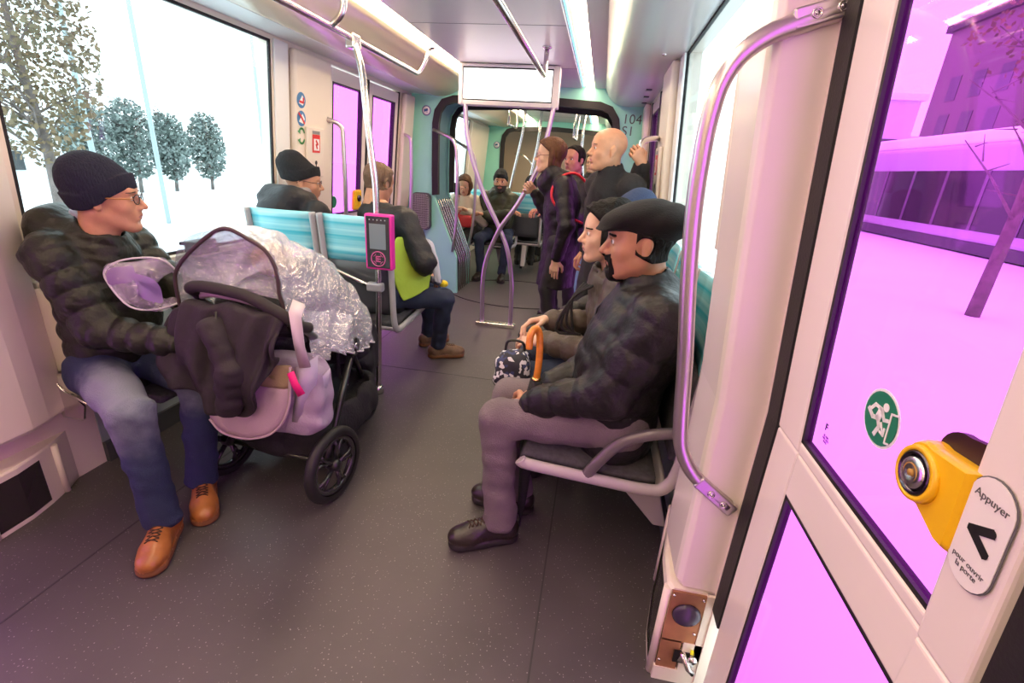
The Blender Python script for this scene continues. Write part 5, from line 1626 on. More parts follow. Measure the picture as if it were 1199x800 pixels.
def person(P):
    """build one person from a pose dictionary (all points in world space)"""
    root = thing('person', P['label'], 'person', (P['hip'][0], P['hip'][1], 0), 0)
    off = Vector((P['hip'][0], P['hip'][1], 0))
    LH = P.get('h', 0.010)            # clothing voxel
    hip = Vector(P['hip']); neck = Vector(P['neck']); lat = U(P['lat'])       # lat: towards the person's right
    hl = U(P.get('hiplat', P['lat']))
    up = (neck - hip).normalized()
    fw = up.cross(lat).normalized()
    w = P.get('w', 1.0)
    shw = P.get('shw', 0.175) * w
    shR = Vector(P['shR']) if 'shR' in P else neck + lat * shw - up * 0.055
    shL = Vector(P['shL']) if 'shL' in P else neck - lat * shw - up * 0.055
    ua, fa = P.get('ua', 0.29), P.get('fa', 0.26)
    elR, wrR = ik(shR, P['wrR'], ua, fa, P.get('poleR', (0, 0, -1)))
    elL, wrL = ik(shL, P['wrL'], ua, fa, P.get('poleL', (0, 0, -1)))
    hpR = hip + hl * 0.095; hpL = hip - hl * 0.095
    th, sk_ = P.get('th', 0.43), P.get('sk', 0.43)
    knR, anR = ik(hpR, P['anR'], th, sk_, P.get('kpR', P['kp'])); knL, anL = ik(hpL, P['anL'], th, sk_, P.get('kpL', P['kp']))
    # ---- body (skin): head, core, limbs and hands as one mesh
    hM = head_matrix(P['head'], P['face'], P.get('hup', (0, 0, 1)), P.get('hs', 1.0), P.get('htilt', 0.0))
    HF = head_field(P.get('hh', 0.0036), **P.get('hf', {}))
    parts = head_parts(HF, hM)
    pts = [hip, neck, shR, shL, elR, elL, wrR, wrL, knR, knL, anR, anL]
    B = field_for(pts, 0.14, 0.013)
    B.cone(hip, neck - up * 0.14, 0.10, 0.115, 0.0, flat=(fw, 1.35)); B.cone(neck - up * 0.1, neck + up * 0.02, 0.07, 0.045, 0.05)
    for a, b, c_, q in ((shR, elR, wrR, 1), (shL, elL, wrL, -1)):
        B.cone(neck - up * 0.06, a, 0.045, 0.045, 0.04); B.cone(a, b, 0.042, 0.035, 0.02); B.cone(b, c_, 0.034, 0.024, 0.01)
    for a, b, c_ in ((hpR, knR, anR), (hpL, knL, anL)):
        B.cone(a, b, 0.068, 0.048, 0.03); B.cone(b, c_, 0.045, 0.030, 0.01)
    V, Q = B.mesh(0)
    parts.append((V, Q, 0))
    for side, wr, el, key in ((1, wrR, elR, 'handR'), (-1, wrL, elL, 'handL')):
        hd = P.get(key)
        fa_dir = (wr - el).normalized()
        if hd is None: hd = {}
        if hd is not False:
            parts.append(hand_at(wr + fa_dir * hd.get('ext', 0.02), hd.get('f', fa_dir), hd.get('b', (0, 0, 1)), 1 if side < 0 else -1, hd.get('curl', 0.45), hd.get('thumb', 0.4), hd.get('s', 1.0), hd.get('h', 0.0036)))
    parts = [(V - np.array(off), Q, m) for V, Q, m in parts]
    np_obj('body', parts, P['skin'], root)
    hMl = Matrix.Translation(-off) @ hM
    # ---- trousers
    tr = P.get('trousers')
    L = lambda v: Vector(v) - off
    if tr:
        F = field_for([L(hip), L(knR), L(knL), L(anR), L(anL)], 0.16, P.get('th_h', 0.009))
        tw = P.get('tw', 1.0)
        F.cone(L(hpR), L(hpL), 0.105 * tw, 0.105 * tw, 0.03); F.cone(L(hip), L(hip + up * 0.08), 0.12 * tw, 0.12 * tw, 0.05, flat=(fw, 1.15))
        for a, b, c_ in ((hpR, knR, anR), (hpL, knL, anL)):
            F.cone(L(a), L(b), 0.092 * tw, 0.067 * tw, 0.03)
            F.cone(L(b), L(b + (c_ - b) * 0.9), 0.066 * tw, 0.052 * tw * P.get('cuff', 1.0), 0.02, puff=0.0025, sp=0.09)
            F.cone(L(b + (c_ - b) * 0.88), L(b + (c_ - b) * 1.0), 0.052 * tw * P.get('cuff', 1.0), 0.057 * tw * P.get('cuff', 1.0), 0.01, puff=0.003, sp=0.035)
        F.wrinkle(0.0055, 42, P.get('seed', 1), 6, (1, 1, 1.3))
        F.wrinkle(0.0016, 130, P.get('seed', 1) + 7, 5)
        X, Y, Z = F.grids()
        F.D = np.maximum(F.D, P.get('hemz', 0.075) - Z).astype(np.float32)
        V, Q = F.mesh(0)
        o = np_obj('trousers', [(V, Q, 0)], tr, root)
    # ---- shoes
    sh = P.get('shoes')
    if sh:
        for an, d in ((anR, P['toeR']), (anL, P['toeL'])):
            shoe('shoe', L(an), d, sh['up'], sh['sole'], root, P.get('ss', 1.0), P.get('sh_h', 0.005), sh.get('boot', True), sh.get('laces', False))
    # ---- jacket
    J = P['jacket']
    pf, sp = J.get('puff', 0.0), J.get('sp', 0.075)
    F = field_for([L(v) for v in (hip, neck, shR, shL, elR, elL, wrR, wrL)] + [L(v) for v in P.get('jpts', [])], 0.21, LH)
    tk = J.get('thick', 1.0) * w
    hem = hip + up * J.get('hem', -0.04)
    belly = hip.lerp(neck, 0.38) + fw * J.get('belly', 0.0)
    chest = neck - up * 0.17 + fw * 0.01
    F.cone(L(hem), L(belly), 0.158 * tk, 0.168 * tk, 0.03, pf, sp, flat=(fw, 1.30))
    F.cone(L(belly), L(chest), 0.168 * tk, 0.172 * tk, 0.04, pf, sp, flat=(fw, 1.28))
    F.cone(L(chest), L(neck - up * 0.07), 0.165 * tk, 0.105 * tk, 0.05, pf, sp, flat=(fw, 1.2))
    ar = J.get('arm', 1.0)
    for a, b, c_ in ((shR, elR, wrR), (shL, elL, wrL)):
        F.cone(L(neck - up * 0.045), L(a), 0.064, 0.072 * ar, 0.05)
        F.cone(L(a), L(b), 0.076 * ar, 0.064 * ar, 0.025, pf, sp)
        F.cone(L(b), L(b + (c_ - b) * 0.93), 0.064 * ar, 0.047 * ar, 0.02, pf, sp * 0.9)
        F.cone(L(b + (c_ - b) * 0.90), L(b + (c_ - b) * 1.0), 0.040 * ar, 0.037 * ar, 0.006)
    for (a, b, ra, rb) in J.get('extra', []):
        F.cone(L(a), L(b), ra, rb, 0.04, pf * 0.8, sp)
    # collar
    hc = Vector(P['head']); nk = (hc - neck)
    ch = J.get('collar', 0.07)
    c0 = hM @ Vector((0, -0.048, -0.225)); c1 = hM @ Vector((0, -0.030 + J.get('cy', 0.0), -0.145 + (ch - 0.06) * 1.6))
    F.cone(L(c0), L(c1), 0.082 * J.get('cr', 1.0), 0.074 * J.get('cr', 1.0), 0.03, pf * 0.6, 0.04)
    F.cone(L(c0.lerp(neck, 0.5) + fw * 0.05 - up * 0.03), L(c0 + fw * 0.02), 0.085, 0.075, 0.05, pf * 0.6, 0.05)
    if J.get('hood'):
        hv = -fw
        r = J['hood']
        F.cone(L(neck + hv * 0.075 + lat * 0.07 + up * 0.03), L(neck + hv * 0.075 - lat * 0.07 + up * 0.03), 0.062 * r, 0.062 * r, 0.03)
        F.cone(L(neck + hv * 0.055 + lat * 0.085 + up * 0.035), L(neck + fw * 0.04 + lat * 0.085 + up * 0.02), 0.048 * r, 0.034 * r, 0.03)
        F.cone(L(neck + hv * 0.055 - lat * 0.085 + up * 0.035), L(neck + fw * 0.04 - lat * 0.085 + up * 0.02), 0.048 * r, 0.034 * r, 0.03)
        F.ell(L(neck + hv * 0.10 - up * 0.03), (0.09 * r, 0.09 * r, 0.07 * r), 0.04)
    if J.get('skirt'):   # long coat
        for (a, b, ra, rb) in J['skirt']:
            F.cone(L(a), L(b), ra, rb, 0.05, pf, sp, flat=(fw, 1.25))
    if J.get('cutz'):
        F.D = np.maximum(F.D, J['cutz'] - F.grids()[2]).astype(np.float32)
    F.wrinkle(J.get('wr', 0.004), J.get('wf', 34), P.get('seed', 1) + 3, 6)
    F.wrinkle(0.0018, 110, P.get('seed', 1) + 5, 5)
    # open collar at the top: hollow out around the neck
    cu = (c1 - c0).normalized()
    F.cone(L(c1 - cu * 0.0), L(c1 + cu * 0.10), 0.060 * J.get('cr', 1.0), 0.068 * J.get('cr', 1.0), 0.010, op='s')
    V, Q = F.mesh(0)
    jk = np_obj(J.get('name', 'jacket'), [(V, Q, 0)], J['m'], root)
    info = dict(root=root, off=off, hM=hM, hMl=hMl, HF=HF, shR=shR, shL=shL, elR=elR, elL=elL, wrR=wrR, wrL=wrL, knR=knR, knL=knL, anR=anR, anL=anL, neck=neck, hip=hip, up=up, fw=fw, lat=lat, jacket=jk, hpR=hpR, hpL=hpL)
    if J.get('zip'):
        mb = MB(); q = [L(neck.lerp(hip, t) + fw * (0.150 * tk if t > 0.2 else 0.11 * tk)) for t in (0.05, 0.25, 0.5, 0.75, 1.0)]
        mb.tube(q, 0.004, 6); mb.build('zip', M_BLACK, jk)
    return info
def hairshell(I, off, region, m, name='hair', noise=0.003, freq=120, aniso=(1, 1, .4), k=0.006, extra=None):
    G = shell(I['HF'], off, region, k, extra, noise, freq, 4, aniso)
    return add_shell(name, G, I['hMl'], m, I['root'])
# regions in head space (negative = keep)
def reg_short(X, Y, Z):      # short back and sides
    line = 0.048 + 0 * X
    front = Y - 0.035 - 0.9 * np.maximum(0, Z - 0.055)
    low = -0.045 - Z + 0.55 * np.maximum(0, Y + 0.03)
    ear = 0.024 - np.sqrt((Y + 0.006) ** 2 + (Z + 0.004) ** 2) + 0 * X
    return np.maximum(np.maximum(front, low), ear)
def reg_sides(X, Y, Z):      # hair below a hat
    front = Y - 0.022
    low = -0.055 - Z + 0.5 * np.maximum(0, Y + 0.03)
    ear = 0.026 - np.sqrt((Y + 0.004) ** 2 + (Z + 0.004) ** 2) + 0 * X
    return np.maximum(np.maximum(front, low), np.maximum(ear, Z - 0.05))
def reg_beard(X, Y, Z):      # goatee and moustache
    must = np.maximum(np.maximum(np.abs(X) - 0.031, np.abs(Z + 0.0485) - 0.0075 - 0.01 * np.minimum(1, (np.abs(X) / 0.03) ** 2)), 0.07 - Y)
    side = np.maximum(np.maximum(np.abs(np.abs(X) - 0.029) - 0.007, np.abs(Z + 0.07) - 0.026), 0.05 - Y)
    chin = np.maximum(np.maximum(np.abs(X) - 0.031, Z + 0.078), 0.045 - Y)
    return np.minimum(np.minimum(must, side), chin)
def reg_fullbeard(X, Y, Z):
    mouth = 0.016 - np.sqrt((X * 0.6) ** 2 + ((Z + 0.0625) * 1.4) ** 2) + 0 * Y
    jaw = np.maximum(Z + 0.040 - 0.0 * X, -0.02 - Y)
    return np.maximum(np.maximum(jaw, mouth), -0.125 - Z)
# ---------------------------------------------------------------- the man in glasses on the left
DD = dict
A = person(DD(label='man in glasses, navy knit hat, dark puffer jacket and tan boots, sitting far left',
    hip=(-1.84, 1.46, 0.55), neck=(-1.86, 1.50, 1.045), lat=(0.10, -1.0, 0.03), hiplat=(0.25, -1, 0), head=(-1.735, 1.475, 1.190), face=(0.84, 0.54, -0.03), htilt=0.04, hs=1.02,
    wrR=(-1.46, 1.38, 0.70), wrL=(-1.45, 1.56, 0.72), poleR=(-0.5, -0.25, -0.9), poleL=(0.1, 0.6, -0.9), kp=(0.6, 0, 0.8), kpR=(0.8, -0.5, 0.7), kpL=(0.8, -0.1, 0.8),
    anR=(-1.435, 1.165, 0.10), anL=(-1.475, 1.395, 0.10), toeR=(0.45, -0.85), toeL=(0.62, -0.72), th=0.42, sk=0.42, w=1.0, shw=0.165, ss=0.98,
    skin=SK_A, hf=DD(nose=1.05, wide=0.93, jaw=0.95), hh=0.0032, h=0.0062,
    trousers=T_BLUE, shoes=DD(up=S_TAN, sole=S_TANS, laces=True), cuff=1.05, seed=3, handR=DD(b=(0, -0.6, 0.8)), handL=DD(b=(0, 0.3, 1)),
    jacket=DD(m=J_OLIVE, puff=0.014, sp=0.072, thick=1.02, arm=1.02, collar=0.06, hood=1.3, cy=-0.005, wr=0.005, cr=1.02, belly=0.02, zip=True)))
beanie('knit_hat', A['hMl'], K_NAVY, A['root'], low=-0.040, tilt=0.075, tall=0.030, slouch=0.0)
add_fade(T_BLUE, [(tuple(A['hpR'].lerp(A['knR'], 0.75) + Vector((0, 0, 0.05)) - A['off']), 0.25, 0.75), (tuple(A['knR'] + Vector((0.03, -0.03, -0.05)) - A['off']), 0.13, 0.15), (tuple(A['knL'] + Vector((0.03, 0, 0.02)) - A['off']), 0.18, 0.4)], (0.26, 0.29, 0.34))
glasses(A['hMl'], A['root'], temple=mat('amber_temple', (0.45, 0.20, 0.04), 0.3))
brows(A['HF'], A['hMl'], H_GREYB, A['root'], 0.002)
# shirt collar
mb = MB(); c = A['neck'] - A['off']
mb.tube([c + Vector((0.064 * math.cos(a) + 0.045, 0.064 * math.sin(a) - 0.005, 0.068 - 0.02 * math.cos(a))) for a in [2 * math.pi * k / 24 for k in range(24)]], 0.013, 8, closed=True)
mb.build('shirt_collar', mat('shirt_lilac', (0.42, 0.40, 0.52), 0.8), A['root'])

# ---------------------------------------------------------------- the man in the flat cap on the right
B = person(DD(label='man in a flat cap, black puffer jacket and grey jeans sitting nearest on the right',
    hip=(0.16, 1.61, 0.555), neck=(0.235, 1.62, 1.03), lat=(0.02, 1.0, 0.0), head=(0.143, 1.605, 1.178), face=(-1.0, -0.10, -0.06), hs=1.06,
    wrR=(-0.10, 1.66, 0.60), wrL=(-0.150, 1.49, 0.60), poleR=(0.3, 0.4, -0.9), poleL=(0.5, -0.35, -0.8), kp=(-0.6, 0, 0.8),
    anR=(-0.20, 1.66, 0.10), anL=(-0.235, 1.465, 0.10), toeR=(-0.98, 0.1), toeL=(-0.90, -0.42), th=0.425, sk=0.43, w=1.08, shw=0.185, tw=1.03,
    skin=SK_B, hf=DD(nose=1.2, wide=1.06, jaw=1.12, chin=1.05), hh=0.0032, h=0.0065, ua=0.29, fa=0.285,
    trousers=T_GREY, shoes=DD(up=S_BLACK, sole=S_SOLE, boot=False, laces=True), cuff=1.12, seed=8,
    handL=DD(f=(-0.75, 0.25, -0.55), b=(-0.2, -0.9, 0.4), curl=0.75, thumb=0.6, s=1.05, h=0.003, ext=0.01), handR=DD(f=(-0.8, -0.2, -0.4), b=(0, 0.6, 0.8), curl=0.7),
    jacket=DD(m=J_BLACK, puff=0.011, sp=0.10, thick=1.12, arm=1.22, collar=0.075, wr=0.006, belly=0.045, cr=1.12, zip=True)))
hairshell(B, 0.006, reg_sides, H_DARK, noise=0.002)
hairshell(B, 0.0042, reg_beard, H_DARK, name='goatee', noise=0.0015, k=0.003)
brows(B['HF'], B['hMl'], H_DARK, B['root'], 0.0045)
def flat_cap(I, m):
    F = SDF((-0.15, -0.17, -0.03), (0.15, 0.19, 0.17), 0.0038)
    F.ell((0, -0.030, 0.055), (0.090, 0.110, 0.062), 0.0)
    F.ell((0, -0.058, 0.064), (0.112, 0.098, 0.052), 0.03)
    F.ell((0, 0.035, 0.075), (0.088, 0.090, 0.036), 0.03, R=((1, 0, 0), (0, 0.96, -0.27), (0, 0.27, 0.96)))
    F.ell((0, 0.092, 0.047), (0.072, 0.048, 0.011), 0.016, R=((1, 0, 0), (0, 0.95, -0.3), (0, 0.3, 0.95)))
    X, Y, Z = F.grids()
    F.D = np.maximum(F.D, (0.020 + 0.22 * np.clip(Y, -0.1, 0.08)) - Z + 0 * X).astype(np.float32)
    F.wrinkle(0.0018, 45, 9, 5)
    V, Q = F.mesh(0)
    return np_obj('flat_cap', [(xform(V, I['hMl']), Q, 0)], m, I['root'])
flat_cap(B, CAPM)

# ---------------------------------------------------------------- the woman beside him
C_ = person(DD(label='dark-haired woman in a brown jacket sitting beside the man in the flat cap, looking left',
    hip=(0.16, 2.05, 0.53), neck=(0.15, 2.04, 1.005), lat=(0.05, 1.0, 0.0), head=(0.045, 2.00, 1.150), face=(-0.98, -0.22, -0.05), hs=0.98,
    wrR=(-0.16, 2.12, 0.72), wrL=(-0.17, 1.98, 0.66), poleR=(0.3, 0.5, -0.9), poleL=(0.4, -0.3, -0.9), kp=(-0.6, 0, 0.8),
    anR=(-0.22, 2.12, 0.10), anL=(-0.20, 1.92, 0.10), toeR=(-1, 0.1), toeL=(-1, -0.1), th=0.41, sk=0.41, shw=0.165,
    skin=SK_C, hf=DD(nose=1.1, wide=0.95, female=True, jaw=0.92), hh=0.0034, h=0.009, trousers=T_DBLUE, shoes=DD(up=S_BLACK, sole=S_SOLE), seed=12,
    handL=DD(f=(-0.9, 0.3, -0.1), b=(0, -0.5, 0.9), curl=0.5), handR=DD(f=(-0.9, -0.4, -0.1), b=(0, 0.5, 0.9), curl=0.5),
    jacket=DD(m=J_BROWN, puff=0.012, sp=0.08, thick=1.0, arm=1.1, collar=0.06, wr=0.005, hood=0.9, cr=0.95, extra=[])))
hairshell(C_, lambda X, Y, Z: 0.014 + 0.012 * sm(0.02, 0.09, Z) + 0.006 * sm(0.0, -0.08, Y), lambda X, Y, Z: np.maximum(Y - 0.038 - 0.9 * np.maximum(0, Z - 0.045), -0.10 - Z + 0.9 * np.maximum(0, Y + 0.0)), H_DARK, noise=0.005, freq=90, aniso=(1, 1, 0.6))
brows(C_['HF'], C_['hMl'], H_DARK, C_['root'])
mb = MB(); o_ = C_['off']
for k in range(4):
    mb.tube(catmull([Vector((-0.02 + 0.012 * k, 1.90 - 0.01 * k, 0.96)) - o_, Vector((-0.06, 1.87, 0.90)) - o_, Vector((-0.055 - 0.02 * k, 1.865, 0.82 - 0.02 * k)) - o_, Vector((-0.04 + 0.01 * k, 1.87, 0.75)) - o_], 4), 0.006, 6)
mb.build('scarf_tassels', J_WOOL, C_['root'])
# ---------------------------------------------------------------- person in navy hat behind her
K = person(DD(label='person in a navy knit hat on the right, mostly hidden behind the dark-haired woman',
    hip=(0.16, 2.50, 0.53), neck=(0.19, 2.50, 1.03), lat=(0.05, 1.0, 0.0), head=(0.155, 2.47, 1.165), face=(-0.95, -0.3, -0.15),
    wrR=(-0.12, 2.56, 0.62), wrL=(-0.12, 2.42, 0.62), poleR=(0.3, 0.5, -0.9), poleL=(0.4, -0.3, -0.9), kp=(-0.6, 0, 0.8),
    anR=(-0.20, 2.58, 0.10), anL=(-0.20, 2.40, 0.10), toeR=(-1, 0.1), toeL=(-1, -0.1), skin=SK_C, hh=0.005, h=0.012, th_h=0.012, sh_h=0.007, trousers=T_BLACK, shoes=DD(up=S_BLACK, sole=S_SOLE), seed=15,
    jacket=DD(m=J_BLACK, puff=0.008, sp=0.08, collar=0.06)))
beanie('knit_hat', K['hMl'], mat('knit_blue_grey', (0.03, 0.045, 0.10), 0.95, bump=0.8, bscale=160), K['root'], 0.005)

# ---------------------------------------------------------------- man in black knit hat at the left window
D_ = person(DD(label='man in a black knit hat and hooded jacket at the left window, back turned',
    hip=(-1.80, 2.80, 0.55), neck=(-1.855, 2.75, 1.09), lat=(0.95, -0.30, 0.0), shL=(-1.965, 2.80, 1.03), head=(-1.825, 2.82, 1.215), face=(0.88, 0.47, -0.10), hs=1.04,
    wrR=(-1.62, 3.10, 0.68), wrL=(-1.86, 3.10, 0.68), poleR=(0.5, -0.2, -0.8), poleL=(0.0, -0.2, -0.9), kp=(0, 0.6, 0.8),
    anR=(-1.68, 3.15, 0.10), anL=(-1.88, 3.15, 0.10), toeR=(0.1, 1), toeL=(-0.1, 1), th=0.42, sk=0.42, skin=SK_A, hf=DD(wide=1.0), hh=0.0042, h=0.010, th_h=0.012, sh_h=0.007,
    trousers=T_DBLUE, shoes=DD(up=S_BLACK, sole=S_SOLE), seed=21,
    jacket=DD(m=J_SOFT, puff=0.004, sp=0.12, thick=1.05, arm=1.1, collar=0.055, hood=1.45, wr=0.005)))
beanie('knit_hat', D_['hMl'], K_BLACK, D_['root'], 0.0045, low=0.0, tall=0.05, slouch=0.03)
glasses(D_['hMl'], D_['root'])
mb = MB(); c = D_['neck'] - D_['off']
mb.tube([c + Vector((0.075 * math.cos(a) + 0.01, 0.075 * math.sin(a) + 0.01, 0.075)) for a in [2 * math.pi * k / 20 for k in range(20)]], 0.022, 8, closed=True)
mb.build('knitted_scarf', mat('scarf_grey', (0.35, 0.32, 0.32), 0.9, bump=0.8, bscale=120), D_['root'])

# ---------------------------------------------------------------- man in black and lime jacket on the aisle seat
E_ = person(DD(label='short-haired man in a black jacket with a lime green panel, seated behind the ticket reader',
    hip=(-1.33, 2.90, 0.55), neck=(-1.38, 2.99, 1.07), shR=(-1.195, 2.90, 1.02), lat=(0.72, -0.66, 0.0), hiplat=(0.45, -0.9, 0), head=(-1.435, 3.06, 1.225), face=(0.30, 0.93, -0.22), hs=1.02,
    wrR=(-1.13, 3.06, 0.66), wrL=(-1.25, 3.35, 0.66), poleR=(0.7, -0.7, -0.5), poleL=(-0.5, 0.3, -0.8), kp=(0.4, 0.3, 0.9),
    anR=(-1.06, 3.18, 0.10), anL=(-1.22, 3.40, 0.10), toeR=(0.9, 0.42), toeL=(0.6, 0.8), kpR=(0.7, 0.1, 0.9), th=0.40, sk=0.42, skin=SK_A, hf=DD(wide=0.98), hh=0.0042, h=0.010, th_h=0.010,
    trousers=T_DBLUE, shoes=DD(up=S_BROWN, sole=S_TANS, boot=False, laces=True), seed=25, handR=DD(curl=0.5, f=(0.8, 0.4, -0.4), b=(0.4, -0.3, 0.8)),
    jacket=DD(m=J_SOFT, puff=0.0, thick=1.0, arm=1.12, collar=0.06, wr=0.006, cr=0.95)))
hairshell(E_, lambda X, Y, Z: 0.007 + 0.006 * sm(0.04, 0.1, Z), reg_short, H_SAND, noise=0.003, freq=150)
# lime, white and grey panel on the jacket side
mb = MB()
def surf(I, name, m, pts_l, pts_r, n=8, bulge=0.02, parent=None, solid=0.008, wob=0.004, seed=1):
    rnd = random.Random(seed)
    Lp = catmull(pts_l, 4); Rp = catmull(pts_r, 4)
    mb = MB(); rows = []
    for a, b in zip(Lp, Rp):
        row = []
        for k in range(n + 1):
            t = k / n
            p = a.lerp(b, t); nrm = (b - a).cross(Vector((0, 0, 1))).normalized()
            p = p + nrm * bulge * math.sin(math.pi * t) + Vector((rnd.uniform(-1, 1), rnd.uniform(-1, 1), rnd.uniform(-1, 1))) * wob
            row.append(p - I['off'])
        rows.append(row)
    mb.grid(rows)
    return mb.build(name, m, parent or I['root'], solid=solid, sub=1)
M_LIME = mat('lime_fabric', (0.42, 0.62, 0.05), 0.6, bump=0.3, bscale=50)
M_OFFW = mat('offwhite_fabric', (0.66, 0.66, 0.70), 0.7, bump=0.3, bscale=50)
surf(E_, 'lime_panel', M_LIME, [(-1.21, 2.80, 0.93), (-1.24, 2.77, 0.80), (-1.21, 2.76, 0.64), (-1.16, 2.77, 0.53)], [(-1.085, 2.93, 0.95), (-1.07, 2.93, 0.84), (-1.04, 2.95, 0.72), (-1.04, 2.92, 0.60)], bulge=0.015)
surf(E_, 'white_panel', M_OFFW, [(-1.075, 2.92, 0.93), (-1.055, 2.93, 0.84), (-1.03, 2.95, 0.72), (-1.02, 2.98, 0.63)], [(-1.03, 2.95, 0.90), (-1.01, 2.97, 0.82), (-0.995, 3.0, 0.70), (-0.99, 3.02, 0.61)], bulge=0.01)
surf(E_, 'white_stripe', M_OFFW, [(-1.20, 2.84, 0.95), (-1.15, 2.85, 0.935)], [(-1.13, 2.88, 0.99), (-1.10, 2.89, 0.955)], n=3, bulge=0.0)
gl = thing('knitted_glove', 'dark glove with a fluffy yellow bobble on the lime-panelled man', 'glove', (-1.03, 3.06, 0.60))
mb = MB(); mb.sphere((0.035, 0.02, -0.005), 0.032, sc=(1.1, 0.9, 0.8)); mb.build('yellow_bobble', mat('bobble_yellow', (0.80, 0.62, 0.03), 0.9, bump=0.9, bscale=140), gl)
mb = MB(); mb.tube([(-0.05, -0.02, 0.03), (-0.01, 0, 0.02), (0.02, 0.01, 0.0)], [0.022, 0.030, 0.024], 12); mb.build('cuff', mat('cuff_dark', (0.02, 0.03, 0.08), 0.9, col2=(0.3, 0.3, 0.35), nscale=60), gl)

# ---------------------------------------------------------------- standing woman with red strap
F_ = person(DD(label='brown-haired woman in glasses and a long dark quilted coat standing by the crossed poles',
    hip=(-0.27, 3.79, 0.86), neck=(-0.300, 3.77, 1.325), lat=(0.15, -0.98, 0.0), head=(-0.398, 3.75, 1.472), face=(-0.99, -0.08, 0.02), hs=1.0,
    wrR=(-0.27, 3.60, 0.755), wrL=(-0.515, 3.93, 1.20), poleR=(0.3, -0.4, -0.3), poleL=(-0.1, 0.2, -1), kp=(-1, 0, 0.1),
    anR=(-0.28, 3.70, 0.10), anL=(-0.29, 3.88, 0.10), toeR=(-0.95, -0.2), toeL=(-0.95, 0.1), th=0.385, sk=0.385, shw=0.155, skin=SK_C, hf=DD(female=True, nose=1.0, wide=0.95), hh=0.0042, h=0.011, th_h=0.012,
    trousers=T_BLACK, shoes=DD(up=S_BLACK, sole=S_SOLE), seed=31, handR=DD(f=(-0.1, 0, -1), b=(-0.2, -1, 0), curl=0.25, h=0.004), handL=DD(f=(-0.6, -0.5, 0.6), b=(-0.5, 0.5, 0.4), curl=0.8, h=0.004),
    jpts=[(-0.27, 3.79, 0.40)],
    jacket=DD(name='long_coat', m=J_LONG, puff=0.007, sp=0.085, thick=0.98, arm=0.98, collar=0.07, hood=1.0, wr=0.004, hem=-0.06,
              skirt=[((-0.27, 3.79, 0.88), (-0.29, 3.80, 0.45), 0.160, 0.185)], cutz=0.50)))
hairshell(F_, lambda X, Y, Z: 0.012 + 0.008 * sm(0, 0.09, Z), lambda X, Y, Z: np.maximum(Y - 0.010 - 1.3 * np.maximum(0, Z - 0.03), -0.085 - Z + 0.7 * np.maximum(0, Y + 0.0)), H_BROWN, noise=0.003, freq=110, aniso=(1, 1, 0.2))
glasses(F_['hMl'], F_['root'], mat('plum_frame', (0.12, 0.03, 0.05), 0.3))
bp = thing('backpack', 'dark backpack with red shoulder straps on the back of the standing woman', 'backpack', (-0.09, 3.83, 0.72))
F = SDF((-0.02, -0.19, 0.05), (0.24, 0.19, 0.66), 0.011); F.ell((0.09, 0, 0.33), (0.085, 0.14, 0.25), 0, n=4); F.ell((0.15, 0, 0.24), (0.05, 0.11, 0.14), 0.02, n=4); F.wrinkle(0.004, 40, 3)
V, Q = F.mesh(); np_obj('bag_body', [(V, Q, 0)], mat('backpack_fabric', (0.05, 0.03, 0.08), 0.6), bp)
mb = MB()
mb.tube(catmull([(0.02, -0.10, 0.55), (-0.10, -0.17, 0.645), (-0.20, -0.215, 0.62), (-0.255, -0.235, 0.54), (-0.245, -0.245, 0.45), (-0.15, -0.235, 0.36), (-0.02, -0.17, 0.30)], 5), 0.018, 8, flat=0.5)
mb.build('shoulder_strap', mat('strap_red', (0.62, 0.02, 0.03), 0.6), bp)
mb = MB(); mb.tube(catmull([(0.14, -0.10, 0.50), (0.19, -0.12, 0.35), (0.19, -0.10, 0.2)], 5), 0.010, 8); mb.build('red_piping', MATS['strap_red'], bp)

# ---------------------------------------------------------------- bald man
G_ = person(DD(label='bald man in a black wool coat standing and holding the right grab rail',
    hip=(0.08, 3.28, 0.88), neck=(0.080, 3.22, 1.355), lat=(-0.55, 0.80, 0.0), head=(0.012, 3.15, 1.512), face=(-0.93, -0.28, 0.03), hs=1.05,
    wrR=(-0.06, 3.50, 0.85), wrL=(0.225, 3.145, 1.435), poleR=(0, 0.3, -1), poleL=(-0.15, 0.45, -1.0), kp=(-0.5, -0.8, 0.1),
    anR=(0.0, 3.38, 0.10), anL=(0.12, 3.18, 0.10), toeR=(-0.8, -0.4), toeL=(-0.5, -0.8), th=0.40, sk=0.40, skin=SK_A, hf=DD(wide=1.05, jaw=1.05, nose=1.05), hh=0.0040, h=0.011, th_h=0.013, sh_h=0.008,
    trousers=T_BLACK, shoes=DD(up=S_BLACK, sole=S_SOLE), seed=41, handL=DD(f=(-0.5, -0.25, 0.75), b=(0.2, -0.95, 0.0), curl=0.85, thumb=0.8, h=0.004), handR=DD(curl=0.6),
    jacket=DD(name='coat', m=J_WOOL, puff=0.0, thick=1.08, arm=1.12, collar=0.09, wr=0.006, cr=1.05, hem=-0.12)))
brows(G_['HF'], G_['hMl'], H_SAND, G_['root'])

